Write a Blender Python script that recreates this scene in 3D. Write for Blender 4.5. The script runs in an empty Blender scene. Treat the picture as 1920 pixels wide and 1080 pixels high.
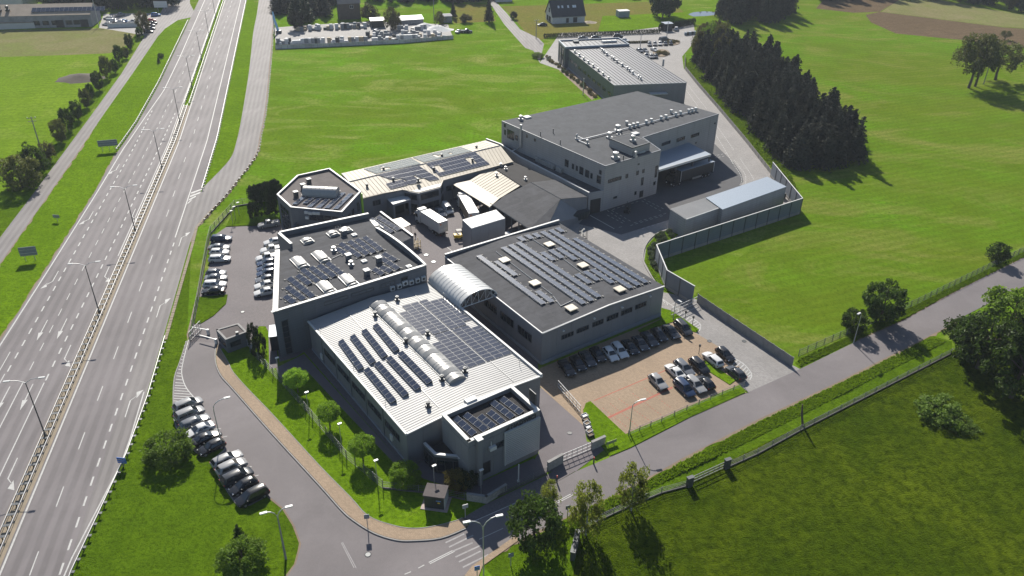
import bpy, bmesh, math, random
from mathutils import Vector, Matrix
from mathutils.geometry import tessellate_polygon
random.seed(7)
SC = bpy.context.scene
COL = SC.collection

# ------------------------------------------------------------------ camera, world, sun, exposure
CAM_H = 84.0
CAM_F = 1480.0 / 1920.0          # focal length in picture widths
PITCH = math.radians(30.7)
ROLL = math.radians(0.75)
cam = bpy.data.cameras.new('camera')
cam.sensor_width = 36.0
cam.lens = 36.0 * CAM_F
cam.clip_start = 1.0
cam.clip_end = 6000.0
cam_ob = bpy.data.objects.new('camera', cam)
COL.objects.link(cam_ob)
_r = Vector((1, 0, 0)); _f = Vector((0, math.cos(PITCH), -math.sin(PITCH))); _u = Vector((0, math.sin(PITCH), math.cos(PITCH)))
_ri = _r * math.cos(ROLL) + _u * math.sin(ROLL)
_ui = _u * math.cos(ROLL) - _r * math.sin(ROLL)
cam_ob.matrix_world = Matrix(((_ri.x, _ui.x, -_f.x, 0), (_ri.y, _ui.y, -_f.y, 0), (_ri.z, _ui.z, -_f.z, CAM_H), (0, 0, 0, 1)))
SC.camera = cam_ob

SUN_EL = math.radians(36.0)
SUN_AZ = math.radians(-12.0)      # measured from +Y towards +X
sun_dir = Vector((math.sin(SUN_AZ) * math.cos(SUN_EL), math.cos(SUN_AZ) * math.cos(SUN_EL), math.sin(SUN_EL)))
world = bpy.data.worlds.new('World')
SC.world = world
world.use_nodes = True
wn = world.node_tree
wn.nodes.clear()
wo = wn.nodes.new('ShaderNodeOutputWorld'); wb = wn.nodes.new('ShaderNodeBackground'); ws = wn.nodes.new('ShaderNodeTexSky')
ws.sky_type = 'NISHITA'; ws.sun_disc = False
ws.sun_elevation = SUN_EL; ws.sun_rotation = SUN_AZ
ws.air_density = 1.0; ws.dust_density = 0.6; ws.ozone_density = 1.6
wb.inputs['Strength'].default_value = 0.072
wn.links.new(ws.outputs[0], wb.inputs[0]); wn.links.new(wb.outputs[0], wo.inputs[0])
sun = bpy.data.lights.new('sun', 'SUN')
sun.energy = 5.0; sun.angle = math.radians(0.5); sun.color = (1.0, 0.94, 0.84)
sun_ob = bpy.data.objects.new('sun', sun); COL.objects.link(sun_ob)
sun_ob.rotation_euler = sun_dir.to_track_quat('Z', 'Y').to_euler()
sun_ob.location = (0, 0, 200)
SC.view_settings.view_transform = 'Standard'; SC.view_settings.look = 'None'
SC.view_settings.gamma = 1.0; SC.view_settings.use_curve_mapping = False
SC.view_settings.exposure = 0.82

# ------------------------------------------------------------------ survey helpers: photograph pixel -> point on a horizontal plane
def ray(px, py):
    u = (px - 960.0) / 1920.0; v = (540.0 - py) / 1920.0
    return (_f * CAM_F + _ri * u + _ui * v)
def G3(px, py, z=0.0):
    d = ray(px, py); t = (z - CAM_H) / d.z
    return Vector((d.x * t, d.y * t, z))
def G(px, py, z=0.0):
    p = G3(px, py, z); return (p.x, p.y)
def PX(pts, z=0.0, k=1.0, o=(0, 0)):
    return [G(p[0] / k + o[0], p[1] / k + o[1], z) for p in pts]
def height_at(base, top):
    """height of a vertical thing from its foot pixel and its top pixel row"""
    b = G3(*base); d = ray(*top)
    n = Vector((b.x, b.y, 0)).normalized()
    t = (b.x * n.x + b.y * n.y) / (d.x * n.x + d.y * n.y)
    return CAM_H + d.z * t

# ------------------------------------------------------------------ mesh builder
class MB:
    def __init__(s): s.v = []; s.f = []; s.m = []
    def add(s, vs, fs, m=0):
        n = len(s.v); s.v += [tuple(v) for v in vs]; s.f += [tuple(i + n for i in f) for f in fs]; s.m += [m] * len(fs); return s
    def box(s, c, d, rz=0.0, m=0):
        cx, cy, cz = c; dx, dy, dz = d[0] / 2, d[1] / 2, d[2] / 2; ca, sa = math.cos(rz), math.sin(rz)
        vs = []
        for z in (-dz, dz):
            for x, y in ((-dx, -dy), (dx, -dy), (dx, dy), (-dx, dy)):
                vs.append((cx + x * ca - y * sa, cy + x * sa + y * ca, cz + z))
        return s.add(vs, [(3, 2, 1, 0), (4, 5, 6, 7), (0, 1, 5, 4), (1, 2, 6, 5), (2, 3, 7, 6), (3, 0, 4, 7)], m)
    def bx(s, x0, x1, y0, y1, z0, z1, m=0):
        return s.box(((x0 + x1) / 2, (y0 + y1) / 2, (z0 + z1) / 2), (abs(x1 - x0), abs(y1 - y0), abs(z1 - z0)), 0, m)
    def prism(s, poly, z0, z1, m=0, bottom=False, top=True, sides=True):
        n = len(poly)
        a = sum(poly[i][0] * poly[(i + 1) % n][1] - poly[(i + 1) % n][0] * poly[i][1] for i in range(n))
        if a < 0: poly = poly[::-1]
        zt = z1 if isinstance(z1, (list, tuple)) else [z1] * n
        if a < 0 and isinstance(z1, (list, tuple)): zt = zt[::-1]
        vs = [(p[0], p[1], z0) for p in poly] + [(p[0], p[1], zt[i]) for i, p in enumerate(poly)]
        fs = []
        tri = tessellate_polygon([[Vector((p[0], p[1], 0)) for p in poly]])
        for t in tri:
            q = [poly[i] for i in t]
            ar = (q[1][0] - q[0][0]) * (q[2][1] - q[0][1]) - (q[2][0] - q[0][0]) * (q[1][1] - q[0][1])
            if ar < 0: t = t[::-1]
            if top: fs.append(tuple(i + n for i in t))
            if bottom: fs.append(tuple(t[::-1]))
        if sides:
            for i in range(n): j = (i + 1) % n; fs.append((i, j, j + n, i + n))
        return s.add(vs, fs, m)
    def tube(s, pts, r, n=6, m=0, caps=True):
        pts = [Vector(p) for p in pts]; rr = r if isinstance(r, (list, tuple)) else [r] * len(pts)
        vs = []; fs = []
        for i, p in enumerate(pts):
            d = (pts[min(i + 1, len(pts) - 1)] - pts[max(i - 1, 0)]).normalized()
            a = Vector((0, 0, 1)) if abs(d.z) < 0.9 else Vector((1, 0, 0))
            x = d.cross(a).normalized(); y = d.cross(x).normalized()
            for k in range(n):
                t = 2 * math.pi * k / n; vs.append(p + (x * math.cos(t) + y * math.sin(t)) * rr[i])
        for i in range(len(pts) - 1):
            for k in range(n):
                j = (k + 1) % n; fs.append((i * n + k, i * n + j, (i + 1) * n + j, (i + 1) * n + k))
        if caps: fs.append(tuple(range(n))); fs.append(tuple(len(vs) - n + k for k in range(n))[::-1])
        return s.add(vs, fs, m)
    def cyl(s, c, r, z0, z1, n=12, r2=None, m=0):
        r2 = r if r2 is None else r2
        return s.tube([(c[0], c[1], z0), (c[0], c[1], z1)], [r, r2], n, m)
    def strip(s, left, right, z=0.0, m=0):
        n = len(left); vs = []
        for a, b in zip(left, right):
            vs.append((a[0], a[1], a[2] if len(a) > 2 else z)); vs.append((b[0], b[1], b[2] if len(b) > 2 else z))
        return s.add(vs, [(2 * i, 2 * i + 1, 2 * i + 3, 2 * i + 2) for i in range(n - 1)], m)
    def quad(s, a, b, c, d, m=0): return s.add([a, b, c, d], [(0, 1, 2, 3)], m)
    def mesh(s, name, mats, smooth=None):
        me = bpy.data.meshes.new(name); me.from_pydata(s.v, [], s.f); me.update()
        if not isinstance(mats, (list, tuple)): mats = [mats]
        for mt in mats:
            if mt: me.materials.append(mt)
        if len(mats) > 1: me.polygons.foreach_set('material_index', s.m)
        if smooth is not None:
            me.polygons.foreach_set('use_smooth', [True] * len(me.polygons)); me.set_sharp_from_angle(angle=math.radians(smooth))
        return me
    def build(s, name, mats, parent=None, smooth=None, loc=None, rz=0.0):
        return link(name, s.mesh(name, mats, smooth), parent, loc, rz)

def link(name, me, parent=None, loc=None, rz=0.0):
    o = bpy.data.objects.new(name, me); COL.objects.link(o)
    if parent is not None: o.parent = parent
    if loc is not None: o.location = loc
    if rz: o.rotation_euler = (0, 0, rz)
    return o
def tag(o, label, cat, group=None):
    o['label'] = label; o['category'] = cat
    if group: o['group'] = group
    return o
def thing(name, label, cat, loc=(0, 0, 0), rz=0.0, group=None):
    o = link(name, None, None, loc, rz); o.empty_display_size = 0.5
    return tag(o, label, cat, group)
def struct(o, kind='structure'): o['kind'] = kind; return o
def copy_tree(o, parent=None):
    c = o.copy(); COL.objects.link(c); c.parent = parent
    for ch in o.children: copy_tree(ch, c)
    return c
def sub2(a, b): return (a[0] - b[0], a[1] - b[1])
def lerp(a, b, t): return tuple(x + (y - x) * t for x, y in zip(a, b))
def smooth_line(pts, n=6, closed=False):
    out = []; N = len(pts)
    for i in range(N if closed else N - 1):
        g = (lambda k: pts[k % N]) if closed else (lambda k: pts[max(0, min(N - 1, k))])
        p0, p1, p2, p3 = g(i - 1), g(i), g(i + 1), g(i + 2)
        for j in range(n):
            t = j / n
            out.append(tuple(0.5 * ((2 * b) + (-a + c) * t + (2 * a - 5 * b + 4 * c - d) * t * t + (-a + 3 * b - 3 * c + d) * t ** 3) for a, b, c, d in zip(p0, p1, p2, p3)))
    if not closed: out.append(tuple(pts[-1]))
    return out
def resample(pts, step):
    out = [tuple(pts[0])]; acc = 0.0
    for a, b in zip(pts, pts[1:]):
        L = math.dist(a[:2], b[:2])
        if L < 1e-6: continue
        t = step - acc
        while t <= L: out.append(lerp(a, b, t / L)); t += step
        acc = L - (t - step)
    return out
def offset_line(pts, o):
    out = []
    for i, p in enumerate(pts):
        a = pts[max(0, i - 1)]; b = pts[min(len(pts) - 1, i + 1)]; dx, dy = b[0] - a[0], b[1] - a[1]; L = math.hypot(dx, dy) or 1
        out.append((p[0] + dy / L * o, p[1] - dx / L * o))
    return out

# ------------------------------------------------------------------ materials
MATS = {}
def nodes(name):
    m = bpy.data.materials.new(name); m.use_nodes = True; nt = m.node_tree; b = nt.nodes['Principled BSDF']; return m, nt, b
def mixc(nt, fac, a, b, blend='MIX'):
    n = nt.nodes.new('ShaderNodeMix'); n.data_type = 'RGBA'; n.blend_type = blend
    if isinstance(fac, (int, float)): n.inputs[0].default_value = fac
    else: nt.links.new(fac, n.inputs[0])
    for i, c in ((6, a), (7, b)):
        if isinstance(c, (tuple, list)): n.inputs[i].default_value = (*c[:3], 1)
        else: nt.links.new(c, n.inputs[i])
    return n.outputs[2]
def noise(nt, vec, scale, detail=4, rough=0.6, dist=0.0):
    n = nt.nodes.new('ShaderNodeTexNoise'); n.inputs['Scale'].default_value = scale; n.inputs['Detail'].default_value = detail
    n.inputs['Roughness'].default_value = rough; n.inputs['Distortion'].default_value = dist; nt.links.new(vec, n.inputs['Vector']); return n.outputs[0]
def ramp(nt, fac, stops):
    n = nt.nodes.new('ShaderNodeValToRGB'); e = n.color_ramp.elements
    while len(e) < len(stops): e.new(0.5)
    for k, (p, c) in enumerate(stops):
        e[k].position = p; e[k].color = (c, c, c, 1) if isinstance(c, (int, float)) else (*c, 1)
    nt.links.new(fac, n.inputs[0]); return n.outputs[0]
def posvec(nt, obj=False, scale=(1, 1, 1), rot=0.0):
    if obj: t = nt.nodes.new('ShaderNodeTexCoord'); o = t.outputs['Object']
    else: t = nt.nodes.new('ShaderNodeNewGeometry'); o = t.outputs['Position']
    mp = nt.nodes.new('ShaderNodeMapping'); mp.inputs['Scale'].default_value = scale; mp.inputs['Rotation'].default_value = (0, 0, rot)
    nt.links.new(o, mp.inputs[0]); return mp.outputs[0]
def bump(nt, b, h, strength, dist):
    n = nt.nodes.new('ShaderNodeBump'); n.inputs['Strength'].default_value = strength; n.inputs['Distance'].default_value = dist
    nt.links.new(h, n.inputs['Height']); nt.links.new(n.outputs[0], b.inputs['Normal'])
def plain(name, col, rough=0.6, metal=0.0, var=0.10, scale=1.5, obj=False, spec=0.5, fine=0.0, coat=0.0):
    if name in MATS: return MATS[name]
    m, nt, b = nodes(name); v = posvec(nt, obj)
    n = noise(nt, v, scale, 5, 0.65)
    lo = tuple(c * (1 - var) for c in col); hi = tuple(min(1, c * (1 + var)) for c in col)
    c = mixc(nt, ramp(nt, n, [(0.3, 0.0), (0.7, 1.0)]), lo, hi)
    if fine:
        n2 = noise(nt, v, scale * 14, 3, 0.7); c = mixc(nt, fine, c, mixc(nt, n2, tuple(x * 0.45 for x in col), tuple(min(1, x * 1.55) for x in col)))
    nt.links.new(c, b.inputs['Base Color']); b.inputs['Roughness'].default_value = rough; b.inputs['Metallic'].default_value = metal
    b.inputs['Specular IOR Level'].default_value = spec; b.inputs['Coat Weight'].default_value = coat; b.inputs['Coat Roughness'].default_value = 0.08
    MATS[name] = m; return m
def cladding(name, col, pitch=0.30):
    m, nt, b = nodes(name); v = posvec(nt); vs = posvec(nt, scale=(1, 1, 0.06)); vh = posvec(nt, scale=(0.02, 0.02, 1))
    c = mixc(nt, ramp(nt, noise(nt, vs, 0.9, 5, 0.65), [(0.40, 0.0), (0.72, 0.45)]), col, tuple(x * 0.72 for x in col))
    c = mixc(nt, ramp(nt, noise(nt, v, 0.18, 4, 0.6), [(0.4, 0.0), (0.7, 0.35)]), c, tuple(min(1, x * 1.25) for x in col))
    w = nt.nodes.new('ShaderNodeTexWave'); w.bands_direction = 'Z'; w.inputs['Scale'].default_value = 0.314 / pitch; nt.links.new(v, w.inputs['Vector'])
    c = mixc(nt, ramp(nt, w.outputs[1], [(0.05, 0.30), (0.20, 0.0)]), c, tuple(x * 0.6 for x in col))
    nt.links.new(c, b.inputs['Base Color']); b.inputs['Roughness'].default_value = 0.5; b.inputs['Specular IOR Level'].default_value = 0.4; MATS[name] = m; return m
def felt(name, col, rot, var=0.16, lines=0.55):
    m, nt, b = nodes(name); v = posvec(nt, rot=rot)
    br = nt.nodes.new('ShaderNodeTexBrick'); br.inputs['Scale'].default_value = 1.0; br.inputs['Brick Width'].default_value = 7.5; br.inputs['Row Height'].default_value = 1.0; br.inputs['Mortar Size'].default_value = 0.03
    br.inputs['Color1'].default_value = (*[c * (1 - var) for c in col], 1); br.inputs['Color2'].default_value = (*[c * (1 + var) for c in col], 1); br.inputs['Mortar'].default_value = (*[c * lines for c in col], 1); nt.links.new(v, br.inputs['Vector'])
    vv = posvec(nt); c = mixc(nt, ramp(nt, noise(nt, vv, 0.35, 6, 0.7, 0.6), [(0.42, 0.0), (0.68, 0.7)]), br.outputs[0], tuple(x * 1.5 for x in col))
    c = mixc(nt, ramp(nt, noise(nt, vv, 0.9, 5, 0.7), [(0.5, 0.0), (0.75, 0.55)]), c, tuple(x * 0.55 for x in col))
    c = mixc(nt, ramp(nt, noise(nt, vv, 7.0, 3, 0.7), [(0.4, 0.0), (0.8, 0.4)]), c, tuple(x * 1.7 for x in col))
    nt.links.new(c, b.inputs['Base Color']); b.inputs['Roughness'].default_value = 0.88; b.inputs['Specular IOR Level'].default_value = 0.2; MATS[name] = m; return m
def grass(name, dark, mid, light, dry=None, big=0.02, fine=1.6, strength=0.8, stripe=None, dry_amt=(0.55, 0.75), depth=0.25, warp=(1, 1, 1)):
    m, nt, b = nodes(name); v = posvec(nt); vb = posvec(nt, scale=warp)
    n1 = noise(nt, vb, big, 6, 0.62, 0.6); n2 = noise(nt, v, big * 9, 5, 0.65, 0.4); n3 = noise(nt, v, fine, 4, 0.75); n4 = noise(nt, v, fine * 4.5, 3, 0.7)
    c = mixc(nt, ramp(nt, n1, [(0.36, 0.0), (0.64, 1.0)]), mid, light)
    c = mixc(nt, ramp(nt, n2, [(0.35, 0.0), (0.70, 0.75)]), c, tuple(0.5 * (a + q) for a, q in zip(dark, mid)))
    if dry: c = mixc(nt, ramp(nt, noise(nt, vb, big * 2.3, 7, 0.7, 1.2), [(dry_amt[0], 0.0), (dry_amt[1], 0.85)]), c, dry)
    c = mixc(nt, ramp(nt, n3, [(0.30, 0.85), (0.55, 0.0)]), c, dark)
    c = mixc(nt, ramp(nt, n4, [(0.55, 0.0), (0.80, 0.5)]), c, tuple(x * 1.35 for x in light))
    h = nt.nodes.new('ShaderNodeMath'); h.operation = 'ADD'; nt.links.new(n3, h.inputs[0]); nt.links.new(n4, h.inputs[1]); hh = h.outputs[0]
    if stripe:
        rot, per, amt = stripe
        w = nt.nodes.new('ShaderNodeTexWave'); w.inputs['Scale'].default_value = 0.314 / per * 1.0; w.inputs['Distortion'].default_value = 1.2; w.inputs['Detail'].default_value = 3
        w.inputs['Detail Scale'].default_value = 0.6
        nt.links.new(posvec(nt, rot=rot), w.inputs['Vector'])
        c = mixc(nt, ramp(nt, w.outputs[1], [(0.2, 0.0), (0.8, amt)]), c, tuple(x * 0.62 for x in mid))
    nt.links.new(c, b.inputs['Base Color']); b.inputs['Roughness'].default_value = 0.9; b.inputs['Specular IOR Level'].default_value = 0.0
    bump(nt, b, hh, strength, depth); MATS[name] = m; return m
def asphalt(name, col, streak=None, patch=0.18, rough=0.75, spec=0.15, cracks=False):
    m, nt, b = nodes(name); v = posvec(nt)
    n1 = noise(nt, v, 0.06, 6, 0.6, 0.5); n2 = noise(nt, v, 1.2, 5, 0.7); n3 = noise(nt, v, 9.0, 3, 0.7)
    c = mixc(nt, ramp(nt, n1, [(0.35, 0.0), (0.65, 1.0)]), tuple(x * (1 - patch) for x in col), tuple(x * (1 + patch) for x in col))
    c = mixc(nt, ramp(nt, n2, [(0.35, 0.0), (0.75, 0.35)]), c, tuple(x * 0.75 for x in col))
    c = mixc(nt, ramp(nt, n3, [(0.45, 0.0), (0.75, 0.35)]), c, tuple(x * 1.35 for x in col))
    if streak:      # polished wheel tracks along the carriageway
        rot, per = streak
        vs = posvec(nt, rot=rot, scale=(1, 0.02, 1)); n5 = noise(nt, vs, 0.55, 4, 0.6)
        w = nt.nodes.new('ShaderNodeTexWave'); w.inputs['Scale'].default_value = 0.314 / per; w.inputs['Distortion'].default_value = 0.4; w.inputs['Detail Scale'].default_value = 0.02
        nt.links.new(posvec(nt, rot=rot), w.inputs['Vector'])
        c = mixc(nt, ramp(nt, w.outputs[1], [(0.25, 0.0), (0.75, 0.40)]), c, tuple(x * 1.45 for x in col))
        c = mixc(nt, ramp(nt, n5, [(0.40, 0.0), (0.70, 0.45)]), c, tuple(x * 0.72 for x in col))
    if cracks:
        vo = nt.nodes.new('ShaderNodeTexVoronoi'); vo.feature = 'DISTANCE_TO_EDGE'; vo.inputs['Scale'].default_value = 0.16; nz = nt.nodes.new('ShaderNodeTexNoise'); nz.inputs['Scale'].default_value = 0.8; nz.inputs['Detail'].default_value = 5
        nt.links.new(v, nz.inputs['Vector']); c3 = mixc(nt, 0.35, v, nz.outputs[1], 'ADD'); nt.links.new(c3, vo.inputs['Vector'])
        c = mixc(nt, ramp(nt, vo.outputs[0], [(0.0, 0.5), (0.012, 0.0)]), c, tuple(x * 0.45 for x in col))
        c = mixc(nt, ramp(nt, noise(nt, v, 0.25, 5, 0.7, 1.0), [(0.60, 0.0), (0.68, 0.45)]), c, tuple(x * 0.70 for x in col))
    nt.links.new(c, b.inputs['Base Color']); b.inputs['Roughness'].default_value = rough; b.inputs['Specular IOR Level'].default_value = spec
    bump(nt, b, n3, 0.25, 0.02); MATS[name] = m; return m
def paving(name, col, bx, by, rot, var=0.12, joint=0.6):
    m, nt, b = nodes(name); v = posvec(nt, rot=rot)
    br = nt.nodes.new('ShaderNodeTexBrick'); br.inputs['Scale'].default_value = 1.0; br.inputs['Brick Width'].default_value = bx; br.inputs['Row Height'].default_value = by
    br.inputs['Mortar Size'].default_value = 0.012; br.inputs['Color1'].default_value = (*[x * (1 - var) for x in col], 1); br.inputs['Color2'].default_value = (*[x * (1 + var) for x in col], 1)
    br.inputs['Mortar'].default_value = (*[x * joint for x in col], 1); nt.links.new(v, br.inputs['Vector'])
    vv = posvec(nt); n1 = noise(nt, vv, 0.12, 6, 0.65, 0.4); n2 = noise(nt, vv, 2.5, 4, 0.7)
    c = mixc(nt, ramp(nt, n1, [(0.42, 0.0), (0.70, 0.5)]), br.outputs[0], tuple(x * 0.60 for x in col))
    c = mixc(nt, ramp(nt, n2, [(0.40, 0.0), (0.80, 0.35)]), c, tuple(min(1, x * 1.3) for x in col))
    nt.links.new(c, b.inputs['Base Color']); b.inputs['Roughness'].default_value = 0.8; b.inputs['Specular IOR Level'].default_value = 0.3
    MATS[name] = m; return m
def leafy(name, dark, light, rough=0.6, trans=0.42):
    m, nt, b = nodes(name); oi = nt.nodes.new('ShaderNodeObjectInfo'); v = posvec(nt)
    n = noise(nt, v, 0.9, 4, 0.7); g = nt.nodes.new('ShaderNodeNewGeometry')
    c = mixc(nt, ramp(nt, n, [(0.35, 0.0), (0.65, 1.0)]), dark, light)
    c = mixc(nt, g.outputs['Random Per Island'], c, mixc(nt, 0.55, c, tuple(x * 1.5 for x in light)))
    hs = nt.nodes.new('ShaderNodeHueSaturation'); mr = nt.nodes.new('ShaderNodeMapRange'); nt.links.new(oi.outputs['Random'], mr.inputs[0])
    mr.inputs[3].default_value = 0.75; mr.inputs[4].default_value = 1.25; nt.links.new(mr.outputs[0], hs.inputs['Value']); nt.links.new(c, hs.inputs['Color'])
    nt.links.new(hs.outputs[0], b.inputs['Base Color']); b.inputs['Roughness'].default_value = rough; b.inputs['Specular IOR Level'].default_value = 0.25
    tr = nt.nodes.new('ShaderNodeBsdfTranslucent'); nt.links.new(hs.outputs[0], tr.inputs[0])
    mx = nt.nodes.new('ShaderNodeMixShader'); mx.inputs[0].default_value = trans
    out = nt.nodes['Material Output']; nt.links.new(b.outputs[0], mx.inputs[1]); nt.links.new(tr.outputs[0], mx.inputs[2]); nt.links.new(mx.outputs[0], out.inputs[0])
    MATS[name] = m; return m

M_CENTER = grass('meadow_grass', (0.054, 0.092, 0.006), (0.108, 0.165, 0.011), (0.104, 0.228, 0.009), dry=(0.23, 0.25, 0.07), big=0.014, fine=1.1, strength=0.6, dry_amt=(0.50, 0.70), warp=(1, 2.2, 1))
M_HAY = grass('mown_grass', (0.050, 0.085, 0.005), (0.110, 0.158, 0.011), (0.092, 0.215, 0.008), dry=(0.19, 0.19, 0.05), big=0.010, fine=1.2, strength=0.6, stripe=(math.radians(68), 2.6, 0.30), dry_amt=(0.48, 0.66), warp=(1, 2.4, 1))
M_ROUGH = grass('rough_grass', (0.016, 0.031, 0.002), (0.058, 0.100, 0.004), (0.125, 0.172, 0.008), big=0.055, fine=0.9, strength=1.0, depth=1.0)
M_LAWN = grass('lawn_grass', (0.028, 0.055, 0.003), (0.082, 0.150, 0.006), (0.125, 0.210, 0.008), big=0.05, fine=2.0, strength=0.9, depth=0.3)
M_BRIGHT = grass('verge_grass', (0.040, 0.080, 0.004), (0.110, 0.195, 0.006), (0.145, 0.250, 0.009), dry=(0.17, 0.19, 0.03), big=0.05, fine=1.5, strength=0.8, dry_amt=(0.6, 0.85))
M_CROP = grass('crop_grass', (0.060, 0.105, 0.006), (0.120, 0.205, 0.012), (0.165, 0.250, 0.018), dry=(0.22, 0.25, 0.06), big=0.012, fine=0.8, strength=0.5, stripe=(math.radians(78), 3.0, 0.18))
M_TANCROP = grass('stubble', (0.10, 0.10, 0.035), (0.17, 0.16, 0.075), (0.15, 0.19, 0.05), dry=(0.22, 0.185, 0.11), big=0.02, fine=0.9, strength=0.5, stripe=(math.radians(80), 2.5, 0.2), dry_amt=(0.45, 0.7))
M_DRYGRASS = grass('dry_grass', (0.08, 0.075, 0.02), (0.16, 0.14, 0.04), (0.14, 0.16, 0.03), dry=(0.20, 0.15, 0.05), big=0.05, fine=0.9, strength=0.7)
M_PLOUGH = grass('ploughed_soil', (0.065, 0.048, 0.030), (0.125, 0.092, 0.058), (0.15, 0.11, 0.07), big=0.02, fine=1.0, strength=0.7, stripe=(math.radians(96), 3.5, 0.35))
HWROT = math.radians(-12.546)
M_HW = asphalt('highway_asphalt', (0.140, 0.128, 0.130), streak=(HWROT, 1.75))
M_HWDARK = asphalt('shoulder_asphalt', (0.118, 0.106, 0.110))
M_ROAD = asphalt('road_asphalt', (0.142, 0.129, 0.131))
M_SVC = asphalt('service_asphalt', (0.158, 0.147, 0.144), streak=(HWROT, 1.4))
M_YARD = asphalt('yard_asphalt', (0.125, 0.112, 0.118))
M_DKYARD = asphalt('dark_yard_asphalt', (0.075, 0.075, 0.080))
M_TAN = paving('tan_block_paving', (0.246, 0.180, 0.120), 0.4, 0.2, math.radians(35))
M_LGREY = paving('light_block_paving', (0.215, 0.205, 0.198), 0.4, 0.2, math.radians(35), var=0.14)
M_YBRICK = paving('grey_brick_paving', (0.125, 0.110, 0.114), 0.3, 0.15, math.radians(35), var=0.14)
M_RED = paving('red_block_paving', (0.330, 0.110, 0.075), 0.3, 0.15, math.radians(35))
M_WORN = plain('worn_paint', (0.24, 0.23, 0.23), 0.8, var=0.25, scale=1.5, fine=0.3)
M_PAINT = plain('road_paint', (0.34, 0.34, 0.33), 0.7, var=0.22, scale=2.5, fine=0.25)
M_KERB = plain('kerb_concrete', (0.22, 0.21, 0.20), 0.85, var=0.2, fine=0.2)
M_CONC = plain('concrete', (0.21, 0.205, 0.20), 0.85, var=0.2, scale=0.6, fine=0.25)
M_SAND = plain('sandy_strip', (0.205, 0.168, 0.120), 0.9, var=0.25, scale=0.5, fine=0.3)
M_SOIL = plain('bare_soil', (0.16, 0.12, 0.08), 0.95, var=0.3, scale=0.5, fine=0.4)
M_STEEL = plain('galvanised_steel', (0.42, 0.42, 0.42), 0.45, 0.6, var=0.15, obj=True)
M_STEELD = plain('dark_steel', (0.07, 0.075, 0.08), 0.5, 0.4, var=0.15, obj=True)
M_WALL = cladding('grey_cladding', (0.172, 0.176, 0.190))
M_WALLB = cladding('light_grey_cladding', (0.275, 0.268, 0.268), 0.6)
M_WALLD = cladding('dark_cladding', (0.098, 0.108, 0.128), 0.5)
M_WALLW = plain('pale_cladding', (0.42, 0.42, 0.42), 0.5, 0.0, var=0.06, scale=0.3)
M_PLINTH = plain('plinth_render', (0.20, 0.22, 0.25), 0.8, var=0.12)
M_FELT = felt('roof_felt', (0.050, 0.051, 0.056), math.radians(-35))
M_FELTD = plain('dark_roof_felt', (0.026, 0.025, 0.026), 0.85, var=0.3, scale=0.3, fine=0.25, spec=0.2)
M_FELTB = plain('brown_roof_felt', (0.085, 0.074, 0.073), 0.85, var=0.25, scale=0.35, fine=0.25, spec=0.2)
M_MEMB = felt('grey_roof_membrane', (0.052, 0.055, 0.061), math.radians(-35), 0.05, 0.8)
M_WROOF = plain('white_metal_roof', (0.262, 0.262, 0.26), 0.55, 0.0, var=0.06, scale=0.3)
M_BEIGE = plain('beige_metal_roof', (0.30, 0.26, 0.195), 0.6, 0.0, var=0.10, scale=0.3)
M_COPE = plain('white_coping', (0.44, 0.44, 0.43), 0.55, 0.0, var=0.08)
M_GREYROOF = plain('grey_metal_roof', (0.080, 0.084, 0.096), 0.55, 0.1, var=0.08, scale=0.2)
M_LMETAL = plain('sky_tinted_metal_roof', (0.20, 0.24, 0.29), 0.5, 0.1, var=0.05)  # blue tint stands in for the sky reflected on the shaded canopy roof
M_SKYL = plain('skylight_plastic', (0.27, 0.266, 0.256), 0.38, 0.0, var=0.08)
M_PANEL = plain('solar_cells', (0.016, 0.023, 0.042), 0.11, 0.0, var=0.12, scale=3.0, spec=0.6)
M_FRAME = plain('panel_frame', (0.26, 0.265, 0.27), 0.5, 0.1, var=0.05)
M_GLASS = plain('window_glass', (0.018, 0.024, 0.032), 0.10, 0.0, var=0.3, scale=0.4, spec=0.6)
M_WFRAME = plain('window_frame_grey', (0.055, 0.058, 0.062), 0.5, var=0.05)
M_BLACK = plain('black_opening', (0.012, 0.013, 0.016), 0.7, var=0.2)
M_CANOPY = plain('canopy_sheet', (0.46, 0.46, 0.45), 0.32, 0.0, var=0.05)
M_PANELGLARE = plain('sky_glare_solar_cells', (0.045, 0.058, 0.088), 0.27, 0.0, var=0.10, scale=3.0, spec=0.6)  # lighter copy of the solar cells, sky glare put into the colour
M_KERBD = plain('dark_kerb', (0.085, 0.080, 0.074), 0.9, var=0.25)
M_HATCH = plain('hatch_cream', (0.42, 0.37, 0.29), 0.5, var=0.06)
M_BLOCK = plain('ballast_block', (0.26, 0.25, 0.23), 0.9, var=0.2, obj=True)
M_WHITE = plain('white_enamel', (0.52, 0.52, 0.51), 0.4, var=0.05)
M_DARKMET = plain('dark_metal', (0.035, 0.037, 0.042), 0.5, 0.2, var=0.2)
M_YEL = plain('yellow_paint', (0.62, 0.42, 0.03), 0.5, var=0.1)
M_GREENP = plain('lime_panel', (0.28, 0.50, 0.03), 0.5, var=0.1)
M_BARK = plain('tree_bark', (0.085, 0.065, 0.048), 0.9, var=0.3, scale=3, obj=True)
M_BIRCHBARK = plain('birch_bark', (0.40, 0.38, 0.35), 0.8, var=0.4, scale=2, obj=True)
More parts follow.
